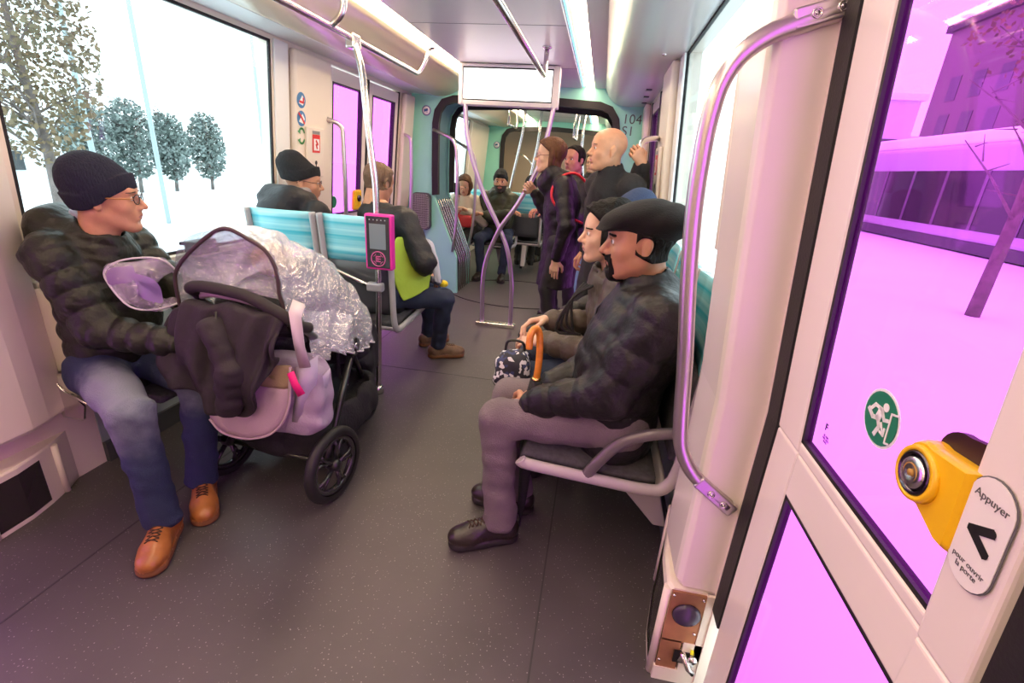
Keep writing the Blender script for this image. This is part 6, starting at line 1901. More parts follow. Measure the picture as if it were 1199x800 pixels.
# ---------------------------------------------------------------- bearded man beyond the gangway
Hh = person(DD(label='bearded man in an olive jacket and black knit hat sitting beyond the gangway',
    hip=(-1.27, 6.27, 0.55), neck=(-1.27, 6.22, 1.04), lat=(-1, 0, 0.0), head=(-1.255, 6.16, 1.20), face=(0.12, -1, -0.02), hs=1.04,
    wrR=(-1.10, 5.99, 0.84), wrL=(-1.40, 5.98, 0.80), poleR=(-0.7, 0, -0.8), poleL=(0.7, 0, -0.8), kp=(0, -0.6, 0.8),
    anR=(-1.40, 5.88, 0.10), anL=(-1.13, 5.90, 0.10), toeR=(-0.2, -1), toeL=(0.15, -1), kpR=(-0.15, -0.6, 0.8), kpL=(0.25, -0.6, 0.8), th=0.43, sk=0.42, skin=SK_A, hf=DD(wide=1.0), hh=0.0045, h=0.012, th_h=0.012, sh_h=0.007,
    trousers=T_DBLUE, shoes=DD(up=S_BLACK, sole=S_SOLE), seed=51,
    jacket=DD(m=J_GREEN, puff=0.010, sp=0.10, thick=1.08, arm=1.15, collar=0.075, wr=0.005, hood=1.0)))
beanie('knit_hat', Hh['hMl'], K_BLACK, Hh['root'], 0.005, low=-0.004)
hairshell(Hh, 0.006, reg_fullbeard, H_GREYB, name='beard', noise=0.001, k=0.003)
brows(Hh['HF'], Hh['hMl'], H_DARK, Hh['root'])

# ---------------------------------------------------------------- woman with phone
I_ = person(DD(label='woman in a cream jacket with long brown hair holding a phone, sitting beyond the gangway',
    hip=(-1.74, 6.27, 0.53), neck=(-1.735, 6.22, 0.99), lat=(-1, 0.1, 0.0), head=(-1.715, 6.14, 1.13), face=(0.05, -0.92, -0.35), hs=0.98,
    wrR=(-1.76, 5.98, 0.98), wrL=(-1.62, 6.0, 0.82), poleR=(-0.6, 0.1, -0.8), poleL=(0.6, 0, -0.8), kp=(0, -0.6, 0.8),
    anR=(-1.80, 5.92, 0.10), anL=(-1.62, 5.92, 0.10), toeR=(0, -1), toeL=(0, -1), th=0.40, sk=0.40, shw=0.15, skin=SK_C, hf=DD(female=True), hh=0.0045, h=0.012, th_h=0.012, sh_h=0.007,
    trousers=T_BLACK, shoes=DD(up=S_BLACK, sole=S_SOLE), seed=61, handR=DD(curl=0.7, f=(0.1, -0.3, 0.9), b=(-0.5, -0.6, 0)),
    jacket=DD(m=J_CREAM, thick=0.95, arm=1.0, collar=0.06, wr=0.005)))
hairshell(I_, lambda X, Y, Z: 0.018 + 0.0 * Z, lambda X, Y, Z: np.maximum(Y - 0.05 - 0.6 * np.maximum(0, Z - 0.05) + 0 * X, -0.16 - Z + 0.3 * np.maximum(0, Y)) , H_BROWN, noise=0.004, freq=90, aniso=(1, 1, 0.3))
ph = thing('mobile_phone', 'dark phone held up by the woman in the cream jacket', 'phone', (-1.745, 5.90, 1.09))
mb = MB(); mb.obox((0, 0, 0), (0.036, 0, 0), (0, 0.004, 0.001), (0, -0.02, 0.07)); mb.build('phone_body', M_BLACK, ph, bevel=0.006)
mb = MB(); mb.obox((0, 0.006, 0.0), (0.031, 0, 0), (0, 0.0006, 0), (0, -0.018, 0.062)); mb.build('phone_screen', mat('phone_screen', (0.2, 0.3, 0.4), 0.2, emit=(0.5, 0.6, 0.8), estr=0.5), ph)
hb = thing('handbag', 'small red handbag on the lap of the woman with the phone', 'handbag', (-1.66, 5.98, 0.70))
F = SDF((-0.16, -0.10, -0.10), (0.16, 0.10, 0.12), 0.008); F.ell((0, 0, 0), (0.12, 0.05, 0.075), 0, n=4); F.wrinkle(0.003, 50, 2); V, Q = F.mesh(); np_obj('bag_body', [(V, Q, 0)], mat('bag_red', (0.50, 0.02, 0.03), 0.5), hb)
mb = MB(); mb.tube(catmull([(-0.09, 0, 0.06), (-0.05, 0.02, 0.13), (0.05, 0.02, 0.13), (0.09, 0, 0.06)], 5), 0.007, 8); mb.build('handle', MATS['bag_red'], hb)

# ---------------------------------------------------------------- people farther away
def bystander(label, x, y, z_top, face, jm, hat=None, hairm=None, seed=70, sk=None, lat=None, seated=False):
    f = U(face); lt = Vector((f.y, -f.x, 0))
    hz = z_top - 0.125
    hipz = 0.55 if seated else hz - 0.68
    hp = Vector((x, y, hipz)) - f * 0.02
    nk = Vector((x, y, hz - 0.165)) - f * 0.03
    kp = (f.x, f.y, 0.9 if seated else 0.1)
    leg = 0.38 if seated else 0.0
    lgl = 0.43 if seated else (hipz - 0.1) / 2 + 0.005
    I = person(DD(label=label, hip=hp, neck=nk, lat=lt, head=(x, y, hz), face=face, wrR=Vector((x, y, hipz + 0.22 if not seated else 0.66)) + f * 0.28 + lt * 0.12, wrL=Vector((x, y, hipz + 0.22 if not seated else 0.66)) + f * 0.28 - lt * 0.12,
        kp=kp, anR=Vector((x, y, 0.10)) + f * leg + lt * 0.10, anL=Vector((x, y, 0.10)) + f * leg - lt * 0.10, toeR=(f.x, f.y), toeL=(f.x, f.y), th=lgl, sk=lgl, skin=sk or SK_A, hh=0.0055, h=0.015, th_h=0.015, sh_h=0.009,
        trousers=T_BLACK, shoes=DD(up=S_BLACK, sole=S_SOLE), seed=seed, handR=DD(h=0.005), handL=DD(h=0.005), jacket=DD(m=jm, puff=0.006, sp=0.09, collar=0.07, wr=0.005)))
    if hat: beanie('knit_hat', I['hMl'], hat, I['root'], 0.006)
    if hairm: hairshell(I, 0.010, reg_short, hairm, noise=0.003)
    return I
bystander('dark-haired man standing in the gangway, his face half hidden behind the brown-haired woman', -0.268, 4.60, 1.60, (-0.55, -0.83, 0), J_BLACK, None, H_DARK, 71, SK_B)
bystander('person in black seen from behind, seated beyond the gangway beside the bearded man', -0.95, 6.75, 1.27, (-0.2, 1, 0), J_BLACK, K_BLACK, None, 72, None, None, True)
bystander('person in a blue-grey knit hat far down the next car', -0.86, 7.9, 1.34, (-0.3, -1, 0), J_BLACK, MATS['knit_blue_grey'], None, 73, None, None, True)
bystander('man in a dark coat standing far back between the bald man and the brown-haired woman', -0.16, 6.9, 1.62, (-0.3, -1, 0), J_WOOL, None, H_DARK, 74)
make_seat('seat beyond the gangway under the hooded person seen from behind', 'seats beyond the gangway', (-0.95, 6.52, 0), 0)
make_seat('seat far down the next car under the person in the blue-grey hat', 'seats beyond the gangway', (-0.86, 8.14, 0), math.pi)
# ================================================================ PUSHCHAIR AND WHAT HANGS ON IT
PO = Vector((-1.24, 1.70, 0.0))
pr = thing('pushchair', 'black pushchair under a wrinkled clear rain cover in front of the man in glasses', 'pushchair', PO)
M_PF = mat('pram_frame_black', (0.012, 0.012, 0.014), 0.3, coat=0.3)
M_FAB = mat('pram_fabric_black', (0.014, 0.013, 0.016), 0.85, bump=0.4, bscale=90)
M_TYRE = mat('tyre', (0.012, 0.012, 0.012), 0.55)
M_CHR = mat('chrome_dots', (0.7, 0.7, 0.72), 0.12, metal=1.0)
def W(x, y, z): return Vector((x, y, z)) - PO
def wheel(c, r, w, spokes, rz, lab=None):
    wr = empty('wheel', c, rz); wr.parent = pr
    if lab: wr['label'] = lab
    mb = MB()
    prof = []
    for k in range(13):
        a = -math.pi / 2 + math.pi * k / 12
        prof.append((r - w * 0.55 + w * 0.55 * math.cos(a), w * 0.5 * math.sin(a)))
    P2 = [(r - w * 0.8, -w * 0.42)] + prof + [(r - w * 0.8, w * 0.42)]
    mb.grid([[Vector((h, rr * math.cos(t), rr * math.sin(t))) for rr, h in P2] for t in [2 * math.pi * k / 40 for k in range(41)]])
    mb.build('tyre', M_TYRE, wr)
    mb = MB()
    mb.tube([(0, (r - w * 0.95) * math.cos(t), (r - w * 0.95) * math.sin(t)) for t in [2 * math.pi * k / 36 for k in range(36)]], w * 0.36, 8, closed=True)
    for k in range(spokes):
        a = 2 * math.pi * k / spokes
        for s in (-1, 1):
            b = a + s * 0.22
            mb.tube([(0.006, 0.02 * math.cos(a), 0.02 * math.sin(a)), (0.008, (r * 0.5) * math.cos(a + s * 0.10), (r * 0.5) * math.sin(a + s * 0.10)), (0.002, (r - w) * math.cos(b), (r - w) * math.sin(b))], [0.010, 0.008, 0.010], 6)
    mb.build('rim', mat('pram_gloss_black', (0.02, 0.02, 0.022), 0.15, coat=0.6), wr)
    mb = MB(); mb.lathe([(0, -w * 0.6), (0.022, -w * 0.6), (0.028, -w * 0.2), (0.028, w * 0.2), (0.022, w * 0.6), (0, w * 0.62)], (0, 0, 0), 'x', 20)
    mb.build('hub', M_PF, wr)
    return wr
wheel(W(-0.965, 1.535, 0.165), 0.165, 0.045, 5, -0.15); wheel(W(-1.50, 1.58, 0.165), 0.165, 0.045, 5, -0.15)
wheel(W(-1.135, 2.18, 0.092), 0.092, 0.035, 5, -0.1); wheel(W(-1.37, 2.20, 0.092), 0.092, 0.035, 5, -0.1)
mb = MB()
mb.tube([W(-0.98, 1.535, 0.165), W(-1.49, 1.58, 0.165)], 0.012, 10)
for s, xr, xf in ((1, -1.0, -1.12), (-1, -1.47, -1.39)):
    mb.tube(fillet([W(xr, 1.55, 0.165), W(xr - 0.02 * s, 1.66, 0.28), W(xr - 0.03 * s, 1.86, 0.56)], 0.1), 0.016, 10)
    mb.tube(fillet([W(xf, 2.20, 0.16), W(xf - 0.01 * s, 2.12, 0.30), W(xr - 0.04 * s, 1.86, 0.56)], 0.1), 0.014, 10)
    mb.tube([W(xf, 2.20, 0.17), W(xf, 2.20, 0.08)], 0.018, 10)
mb.tube([W(-1.12, 2.2, 0.17), W(-1.39, 2.2, 0.17)], 0.011, 8)
mb.build('chassis', M_PF, pr)
mb = MB()
for xr, s in ((-1.04, 1), (-1.44, -1)):
    mb.lathe([(0, -0.03), (0.040, -0.03), (0.046, -0.02), (0.046, 0.02), (0.040, 0.03), (0, 0.03)], W(xr, 1.86, 0.57), 'x', 22)
mb.build('fold_joint', MATS['pram_gloss_black'], pr)
mb = MB(); mb.lathe([(0, 0), (0.016, 0), (0.014, 0.006), (0.008, 0.008), (0.006, 0.003), (0, 0.003)], W(-1.012, 1.86, 0.575), 'x', 20)
mb.build('joint_button', M_CHR, pr)['label'] = 'chrome ring button on the folding joint'
for xr, xh in ((-1.04, -0.985), (-1.44, -1.40)):
    mb = MB(); mb.tube(catmull([W(xr, 1.86, 0.58), W(xr + 0.02, 1.62, 0.68), W(xh, 1.44, 0.80 if xr > -1.2 else 0.88)], 6), 0.014, 10)
    mb.build('handle_arm', M_PF, pr)
mb = MB(); mb.tube(catmull([W(-1.40, 1.46, 0.875), W(-1.385, 1.41, 0.91), W(-1.30, 1.385, 0.928), W(-1.152, 1.385, 0.913), W(-1.045, 1.39, 0.868), W(-0.985, 1.42, 0.815), W(-0.98, 1.47, 0.79)], 6), 0.0205, 14)
mb.build('handlebar', mat('foam_grip', (0.018, 0.014, 0.014), 0.75), pr)
mb = MB(); mb.tube(catmull([W(-1.40, 1.46, 0.868), W(-1.30, 1.42, 0.895), W(-1.152, 1.42, 0.880), W(-1.05, 1.43, 0.84)], 6), 0.014, 8)
mb.build('handle_sleeve', mat('mauve_strap', (0.48, 0.34, 0.42), 0.6), pr)
# seat tub, hood and basket
F = SDF(tuple(W(-1.55, 1.45, 0.30)), tuple(W(-0.95, 2.25, 1.02)), 0.010)
F.cone(W(-1.25, 1.60, 0.78), W(-1.25, 2.02, 0.50), 0.17, 0.17, 0, flat=((0, 0.5, 0.85), 1.7)); F.cone(W(-1.25, 2.02, 0.50), W(-1.25, 2.16, 0.42), 0.15, 0.14, 0.05, flat=((0, 0.3, 1), 2.2))
F.ell(W(-1.25, 1.95, 0.68), (0.12, 0.20, 0.13), 0.04, op='s'); F.wrinkle(0.004, 40, 3)
V, Q = F.mesh(); np_obj('seat_tub', [(V, Q, 0)], M_FAB, pr)
F = SDF(tuple(W(-1.50, 1.40, 0.60)), tuple(W(-0.98, 1.95, 1.08)), 0.010)
F.ell(W(-1.27, 1.70, 0.74), (0.17, 0.18, 0.17), 0); F.ell(W(-1.25, 1.86, 0.74), (0.18, 0.26, 0.20), 0.02, op='s')
X, Y, Z = F.grids(); F.wrinkle(0.004, 50, 6)
V, Q = F.mesh(); np_obj('hood', [(V, Q, 0)], mat('hood_grey_black', (0.04, 0.042, 0.05), 0.8, bump=0.4, bscale=90), pr)
F = SDF(tuple(W(-1.52, 1.50, 0.08)), tuple(W(-0.95, 2.25, 0.42)), 0.010)
F.ell(W(-1.24, 1.86, 0.23), (0.23, 0.32, 0.13), 0, n=4); F.ell(W(-1.24, 1.85, 0.34), (0.19, 0.28, 0.11), 0.02, op='s', n=4); F.wrinkle(0.005, 35, 8)
V, Q = F.mesh(); np_obj('basket', [(V, Q, 0)], M_FAB, pr)
mb = MB()
rnd = random.Random(5)
for k in range(46):
    x, y = rnd.gauss(-1.125, 0.030), rnd.gauss(1.68, 0.024); mb.sphere(W(x, y, 0.262 + rnd.random() * 0.012), rnd.uniform(0.006, 0.014), 8, 6)
o = stuff(mb.build('snow_lumps', M_SNOW, pr)); o['label'] = 'melting snow lumps on the basket'
mb = MB(); mb.obox(W(-1.06, 1.83, 0.40), (0.012, 0.0, 0.004), (0, 0.001, 0), (-0.004, 0, 0.018)); mb.build('white_label', M_WHITEP, pr)
mb = MB(); mb.tube([W(-1.09, 1.84, 0.55), W(-1.08, 1.82, 0.44), W(-1.07, 1.82, 0.415)], 0.007, 6); mb.build('side_strap', M_FAB, pr)

# child in the pushchair: only the tan hat shows
ch = thing('person', 'small child in a tan hat lying in the pushchair behind the clear cover', 'person', (-1.30, 1.85, 0.0))
CO = Vector((-1.30, 1.85, 0.0))
hM = head_matrix(Vector((-1.40, 1.92, 0.90)) - CO, (0.2, 0.9, 0.35), s=0.80)
HFc = head_field(0.006, chin=0.8, nose=0.6)
parts = head_parts(HFc, hM)
Bc = SDF((-0.30, -0.25, 0.4), (0.25, 0.40, 1.0), 0.012)
Bc.cone((-0.09, 0.06, 0.80), (0.03, 0.20, 0.62), 0.06, 0.07, 0.0); Bc.cone((0.03, 0.20, 0.62), (0.05, 0.36, 0.60), 0.04, 0.03, 0.03)
V, Q = Bc.mesh(); parts.append((V, Q, 0)); np_obj('body', parts, SK_C, ch)
F = SDF((-0.30, -0.15, 0.45), (0.25, 0.45, 0.95), 0.011)
F.cone((-0.09, 0.07, 0.79), (0.03, 0.20, 0.61), 0.085, 0.095, 0.02, 0.008, 0.05); F.cone((0.03, 0.20, 0.62), (0.05, 0.38, 0.60), 0.06, 0.045, 0.04); F.wrinkle(0.004, 60, 2)
V, Q = F.mesh(); np_obj('snowsuit', [(V, Q, 0)], mat('snowsuit_plum', (0.10, 0.05, 0.12), 0.7), ch)
beanie('knit_hat', hM, mat('tan_hat', (0.50, 0.30, 0.12), 0.85, bump=0.3, bscale=90), ch, 0.006, tall=0.03, band=False)

# rain cover: ribs of an arch lofted along the pushchair, wrinkled
def rain_material():
    m = bpy.data.materials.new('clear_wrinkled_plastic'); m.use_nodes = True
    nt = m.node_tree; nt.nodes.clear()
    out = nt.nodes.new('ShaderNodeOutputMaterial')
    tr = nt.nodes.new('ShaderNodeBsdfTransparent'); tr.inputs[0].default_value = (0.93, 0.93, 0.95, 1)
    gl = nt.nodes.new('ShaderNodeBsdfGlossy'); gl.inputs['Roughness'].default_value = 0.06; gl.inputs[0].default_value = (1, 1, 1, 1)
    df = nt.nodes.new('ShaderNodeBsdfDiffuse'); df.inputs[0].default_value = (0.8, 0.8, 0.85, 1)
    tc = nt.nodes.new('ShaderNodeTexCoord')
    n1 = nt.nodes.new('ShaderNodeTexNoise'); n1.inputs['Scale'].default_value = 13; n1.inputs['Detail'].default_value = 8; n1.inputs['Distortion'].default_value = 2.2
    nt.links.new(tc.outputs['Object'], n1.inputs['Vector'])
    bp = nt.nodes.new('ShaderNodeBump'); bp.inputs['Strength'].default_value = 1.0; bp.inputs['Distance'].default_value = 0.05
    nt.links.new(n1.outputs['Fac'], bp.inputs['Height']); nt.links.new(bp.outputs[0], gl.inputs['Normal'])
    lw = nt.nodes.new('ShaderNodeLayerWeight'); lw.inputs[0].default_value = 0.35
    nt.links.new(bp.outputs[0], lw.inputs['Normal'])
    mr = nt.nodes.new('ShaderNodeMapRange'); mr.inputs['To Min'].default_value = 0.16; mr.inputs['To Max'].default_value = 0.75
    nt.links.new(lw.outputs['Facing'], mr.inputs['Value'])
    a = nt.nodes.new('ShaderNodeMixShader'); nt.links.new(mr.outputs[0], a.inputs[0]); nt.links.new(tr.outputs[0], a.inputs[1]); nt.links.new(gl.outputs[0], a.inputs[2])
    b = nt.nodes.new('ShaderNodeMixShader'); b.inputs[0].default_value = 0.24
    nt.links.new(a.outputs[0], b.inputs[1]); nt.links.new(df.outputs[0], b.inputs[2]); nt.links.new(b.outputs[0], out.inputs[0])
    MATS[m.name] = m
    return m
M_RAIN = rain_material()
secs = [  # y, left x, left z, top x, top z, right x, right z
    (1.45, -1.49, 0.83, -1.25, 1.115, -1.04, 0.80), (1.55, -1.53, 0.78, -1.27, 1.12, -1.02, 0.74), (1.68, -1.54, 0.72, -1.29, 1.09, -1.01, 0.64),
    (1.82, -1.52, 0.66, -1.28, 1.02, -1.01, 0.56), (1.98, -1.48, 0.60, -1.26, 0.90, -1.02, 0.52), (2.12, -1.44, 0.56, -1.25, 0.74, -1.05, 0.50), (2.20, -1.40, 0.52, -1.25, 0.58, -1.10, 0.48)]
rows = []
rnd = random.Random(8)
ph = [(rnd.uniform(8, 40), rnd.uniform(8, 40), rnd.uniform(0, 6)) for _ in range(7)]
def interp(y):
    for a, b in zip(secs[:-1], secs[1:]):
        if y <= b[0] + 1e-6:
            t = (y - a[0]) / (b[0] - a[0]); return [u + (v - u) * t for u, v in zip(a, b)]
    return secs[-1]
NU, NV = 60, 64
for j in range(NV + 1):
    y = 1.45 + 0.75 * j / NV
    s = interp(y)
    row = []
    for i in range(NU + 1):
        u = i / NU; a = math.pi * u
        if u < 0.5: cx, rx, z0 = s[3], s[3] - s[1], s[2]
        else: cx, rx, z0 = s[3], s[5] - s[3], s[6]
        x = cx - rx * (abs(math.cos(a)) ** 0.85) * (1 if u < 0.5 else -1)
        z = z0 + (s[4] - z0) * math.sin(a) ** 0.75
        n = sum(math.sin(f1 * u * 1.2 + f2 * (y - 1.4) * 1.6 + p) for f1, f2, p in ph) / 7
        d = Vector((x - cx, 0.25, z - 0.7)).normalized()
        p = Vector((x, y, z)) + d * 0.030 * n * min(1, j / 6) + Vector((0, 0.012 * math.sin(9 * u + 2), 0))
        row.append(p - PO)
    rows.append(row)
mb = MB(); mb.grid(rows)
cv = mb.build('rain_cover', M_RAIN, pr, solid=0.0); cv['label'] = 'clear wrinkled plastic rain cover'
# front flap with a tinted window, reaching over the man's arm
fl_pts = [(-1.49, 1.47, 0.83), (-1.54, 1.40, 0.815), (-1.60, 1.36, 0.83), (-1.665, 1.36, 0.90), (-1.67, 1.36, 0.955), (-1.60, 1.38, 0.995), (-1.50, 1.42, 1.00), (-1.48, 1.47, 0.94)]
cen = Vector((-1.555, 1.39, 0.91))
mb = MB(); ring = [Vector(p) for p in catmull(fl_pts, 4)]
rws = []
for k in range(7):
    t = k / 6
    rws.append([cen.lerp(p, t) + Vector((0, -0.030 * (1 - t * t), 0.012 * math.sin(9 * t + q * 0.7))) - PO for q, p in enumerate(ring)])
mb.grid(rws); mb.build('cover_flap', M_RAIN, cv)
lil = tinted_glass('lilac_window_film', (0.86, 0.72, 0.95), 0.06, haze=0.30, hazecol=(0.8, 0.5, 0.95))
for (c, rx, rz_, tl) in (((-1.60, 1.352, 0.945), 0.062, 0.030, 0.35), ((-1.515, 1.362, 0.905), 0.058, 0.045, -0.3)):
    mb = MB(); mb.mesh([Vector(c) + Vector((rx * (abs(math.cos(a)) ** .6) * (1 if math.cos(a) > 0 else -1), 0.0, rz_ * (abs(math.sin(a)) ** .6) * (1 if math.sin(a) > 0 else -1) + tl * rx * math.cos(a))) - PO for a in [2 * math.pi * k / 28 for k in range(28)]], [tuple(range(28))])
    mb.build('tinted_window', lil, cv)
# piping: hoop and edges
M_PIPE = mat('cover_binding', (0.05, 0.03, 0.03), 0.5)
mb = MB(); mb.tube(catmull([W(*p) for p in [(-1.488, 1.455, 0.80), (-1.49, 1.455, 0.90), (-1.475, 1.455, 0.955), (-1.42, 1.455, 1.015), (-1.33, 1.455, 1.085), (-1.249, 1.455, 1.122), (-1.16, 1.455, 1.09), (-1.103, 1.455, 1.055), (-1.072, 1.455, 0.99), (-1.07, 1.455, 0.90), (-1.04, 1.455, 0.83), (-1.0, 1.47, 0.79)]], 5), 0.0058, 8, flat=1.3)
mb.build('hoop_binding', M_PIPE, cv)
mb = MB(); mb.tube([p - PO for p in ring], 0.0035, 6)
mb.build('flap_binding', mat('clear_binding', (0.62, 0.60, 0.62), 0.3), cv)
mb = MB(); mb.tube([r[-1] + Vector((0, 0, 0)) for r in rows], 0.004, 6); mb.build('edge_binding', MATS['clear_binding'], cv)
# sheet of plastic inside the hoop
hp = catmull([(-1.488, 1.455, 0.86), (-1.475, 1.455, 0.955), (-1.42, 1.455, 1.015), (-1.33, 1.455, 1.085), (-1.249, 1.455, 1.122), (-1.16, 1.455, 1.09), (-1.103, 1.455, 1.055), (-1.072, 1.455, 0.99), (-1.05, 1.46, 0.86)], 4)
rws = []
for k in range(12):
    t = k / 11
    rws.append([Vector((p.x * (1 - t) + (-1.27) * t + 0.012 * math.sin(11 * t + q * 0.6), 1.46 + 0.05 * math.sin(math.pi * t) + 0.012 * math.sin(7 * t + q * 0.8), p.z * (1 - t) + 0.90 * t)) - PO for q, p in enumerate(hp)])
mb = MB(); mb.grid(rws); mb.build('cover_front', M_RAIN, cv)
# a second crumpled fold of plastic hanging at the right side
rws = []
for i in range(15):
    t = i / 14; row = []
    for j in range(17):
        s = j / 16
        p = Vector((-1.06 + 0.06 * s + 0.05 * t, 1.48 + 0.30 * s, 0.86 - 0.10 * s)).lerp(Vector((-0.975 + 0.01 * s, 1.50 + 0.24 * s, 0.66 - 0.06 * s)), t)
        p += Vector((0.02 * math.sin(14 * s + 5 * t), 0, 0.012 * math.sin(11 * s + 9 * t)))
        row.append(p - PO)
    rws.append(row)
mb = MB(); mb.grid(rws); mb.build('cover_side_fold', M_RAIN, cv)

# black jacket draped over the handlebar
dj = thing('draped_jacket', 'black jacket draped over the left part of the pushchair handlebar', 'jacket', (-1.28, 1.37, 0.0))
DO = Vector((-1.28, 1.37, 0))
top = [(-1.50, 1.42, 0.78), (-1.45, 1.40, 0.83), (-1.38, 1.375, 0.865), (-1.27, 1.355, 0.875), (-1.15, 1.355, 0.872), (-1.07, 1.365, 0.86), (-1.01, 1.385, 0.835)]
midp = [(-1.53, 1.37, 0.69), (-1.46, 1.33, 0.72), (-1.37, 1.315, 0.74), (-1.27, 1.31, 0.74), (-1.16, 1.31, 0.74), (-1.08, 1.32, 0.73), (-1.03, 1.345, 0.76)]
bot = [(-1.52, 1.37, 0.58), (-1.45, 1.34, 0.545), (-1.34, 1.33, 0.51), (-1.28, 1.325, 0.465), (-1.15, 1.325, 0.475), (-1.09, 1.33, 0.60), (-1.045, 1.35, 0.70)]
T_, Mi, Bo = [catmull(q, 6) for q in (top, midp, bot)]
rws = []
for i in range(25):
    t = i / 24; row = []
    for j in range(len(T_)):
        a, m_, b = T_[j], Mi[j], Bo[j]
        p = a * (1 - t) ** 2 + m_ * 2 * t * (1 - t) + b * t * t
        u = j / (len(T_) - 1)
        p = p + Vector((0.006 * math.sin(30 * u + 4 * t), -0.020 * math.sin(19 * u + 1.5 * math.sin(4 * t)) * (0.25 + t) - 0.008 * math.sin(41 * u + 7 * t), 0.007 * math.sin(23 * u + 9 * t)))
        row.append(p - DO)
    rws.append(row)
back = [[p + Vector((0, 0.05, 0)) for p in rws[0]], [p + Vector((0, 0.075, -0.10)) for p in rws[0]]]
mb = MB(); mb.grid(back[::-1] + rws); mb.build('cloth', mat('jacket_cloth_black', (0.018, 0.013, 0.016), 0.75, bump=0.4, bscale=40), dj, solid=0.014, sub=1)
F = SDF((-0.12, -0.12, 0.42), (0.22, 0.10, 0.95), 0.008)
F.cone((0.04, -0.045, 0.80), (0.10, -0.06, 0.66), 0.045, 0.048, 0.0, 0.006, 0.06); F.cone((0.10, -0.06, 0.66), (0.065, -0.06, 0.52), 0.050, 0.045, 0.02, 0.006, 0.05); F.wrinkle(0.005, 50, 4)
V, Q = F.mesh(); np_obj('sleeve', [(V, Q, 0)], MATS['jacket_cloth_black'], dj)
mb = MB(); mb.tube([Vector(p) - DO for p in [(-1.23, 1.335, 0.86), (-1.21, 1.305, 0.78), (-1.20, 1.30, 0.70)]], 0.004, 6); mb.build('zip', M_BLACK, dj)

# changing bag hanging from the handle
bg = thing('changing_bag', 'pale mauve changing bag with a tan top and a pink tag hanging on the pushchair', 'bag', (-1.15, 1.42, 0.0))
BO = Vector((-1.15, 1.42, 0))
M_MAUVE = mat('mauve_canvas', (0.50, 0.38, 0.42), 0.75, noise=0.08, nscale=9, bump=0.25, bscale=160)
M_TANC = mat('tan_canvas', (0.34, 0.25, 0.15), 0.75, bump=0.25, bscale=160)
F = SDF((-0.24, -0.04, 0.30), (0.26, 0.20, 0.72), 0.008)
F.ell((0.02, 0.075, 0.50), (0.19, 0.075, 0.165), 0, n=4); F.wrinkle(0.004, 35, 4)
X, Y, Z = F.grids()
V, Q = F.mesh(); np_obj('bag_body', [(V, Q, 0)], mat('mauve_side', (0.36, 0.29, 0.38), 0.75, bump=0.3, bscale=120), bg)
def flap_poly(pts, y, name, m, th=0.008, bulge=0.012):
    c = Vector((sum(p[0] for p in pts) / len(pts), y, sum(p[1] for p in pts) / len(pts))); ringp = catmull([(p[0], y, p[1]) for p in pts] + [(pts[0][0], y, pts[0][1])], 4)
    rr = [[c.lerp(p, t) + Vector((0, -bulge * (1 - t * t), 0)) - BO for p in ringp] for t in (0.001, 0.4, 0.75, 1.0)]
    mb = MB(); mb.grid(rr); return mb.build(name, m, bg, solid=th)
flap_poly([(-1.19, 0.575), (-1.10, 0.575), (-1.03, 0.585), (-1.032, 0.52), (-1.065, 0.435), (-1.12, 0.375), (-1.18, 0.345), (-1.256, 0.330), (-1.34, 0.345), (-1.382, 0.395), (-1.36, 0.45), (-1.28, 0.46), (-1.21, 0.50)], 1.395, 'front_flap', M_MAUVE)
flap_poly([(-1.20, 0.575), (-1.18, 0.62), (-1.15, 0.645), (-1.08, 0.66), (-1.01, 0.665), (-1.015, 0.62), (-1.03, 0.578), (-1.11, 0.572)], 1.392, 'tan_top', M_TANC, 0.009, 0.006)
mb = MB()
edge = catmull([(-1.01, 1.388, 0.665), (-1.02, 1.388, 0.60), (-1.03, 1.388, 0.52), (-1.065, 1.388, 0.435), (-1.12, 1.388, 0.375), (-1.18, 1.388, 0.345), (-1.256, 1.388, 0.330), (-1.34, 1.388, 0.345), (-1.382, 1.388, 0.395)], 4)
mb.tube([p - BO for p in edge], 0.005, 6); mb.build('flap_piping', M_MAUVE, bg)
# open side pocket: pale pointed folds
mb = MB()
mb.grid([[Vector(p) - BO for p in r] for r in ([(-1.01, 1.42, 0.65), (-0.985, 1.43, 0.66), (-0.945, 1.46, 0.69)], [(-1.02, 1.42, 0.56), (-0.985, 1.41, 0.56), (-0.95, 1.45, 0.60)], [(-1.05, 1.42, 0.42), (-1.03, 1.42, 0.42), (-0.99, 1.45, 0.48)])])
mb.grid([[Vector(p) - BO for p in r] for r in ([(-0.965, 1.47, 0.62), (-0.945, 1.48, 0.60), (-0.925, 1.50, 0.625)], [(-0.985, 1.45, 0.53), (-0.96, 1.47, 0.53), (-0.94, 1.50, 0.56)], [(-1.03, 1.45, 0.40), (-1.01, 1.46, 0.41), (-0.98, 1.49, 0.46)])])
mb.build('side_pocket', mat('mauve_lining', (0.46, 0.40, 0.52), 0.6, bump=0.2, bscale=90), bg, solid=0.006)
mb = MB(); mb.grid([[Vector(p) - BO for p in r] for r in ([(-1.010, 1.368, 0.648), (-0.985, 1.368, 0.662)], [(-0.995, 1.364, 0.605), (-0.970, 1.364, 0.622)], [(-0.978, 1.37, 0.561), (-0.951, 1.37, 0.578)])])
mb.build('pink_tag', mat('hot_pink', (0.80, 0.015, 0.20), 0.6), bg, solid=0.005)
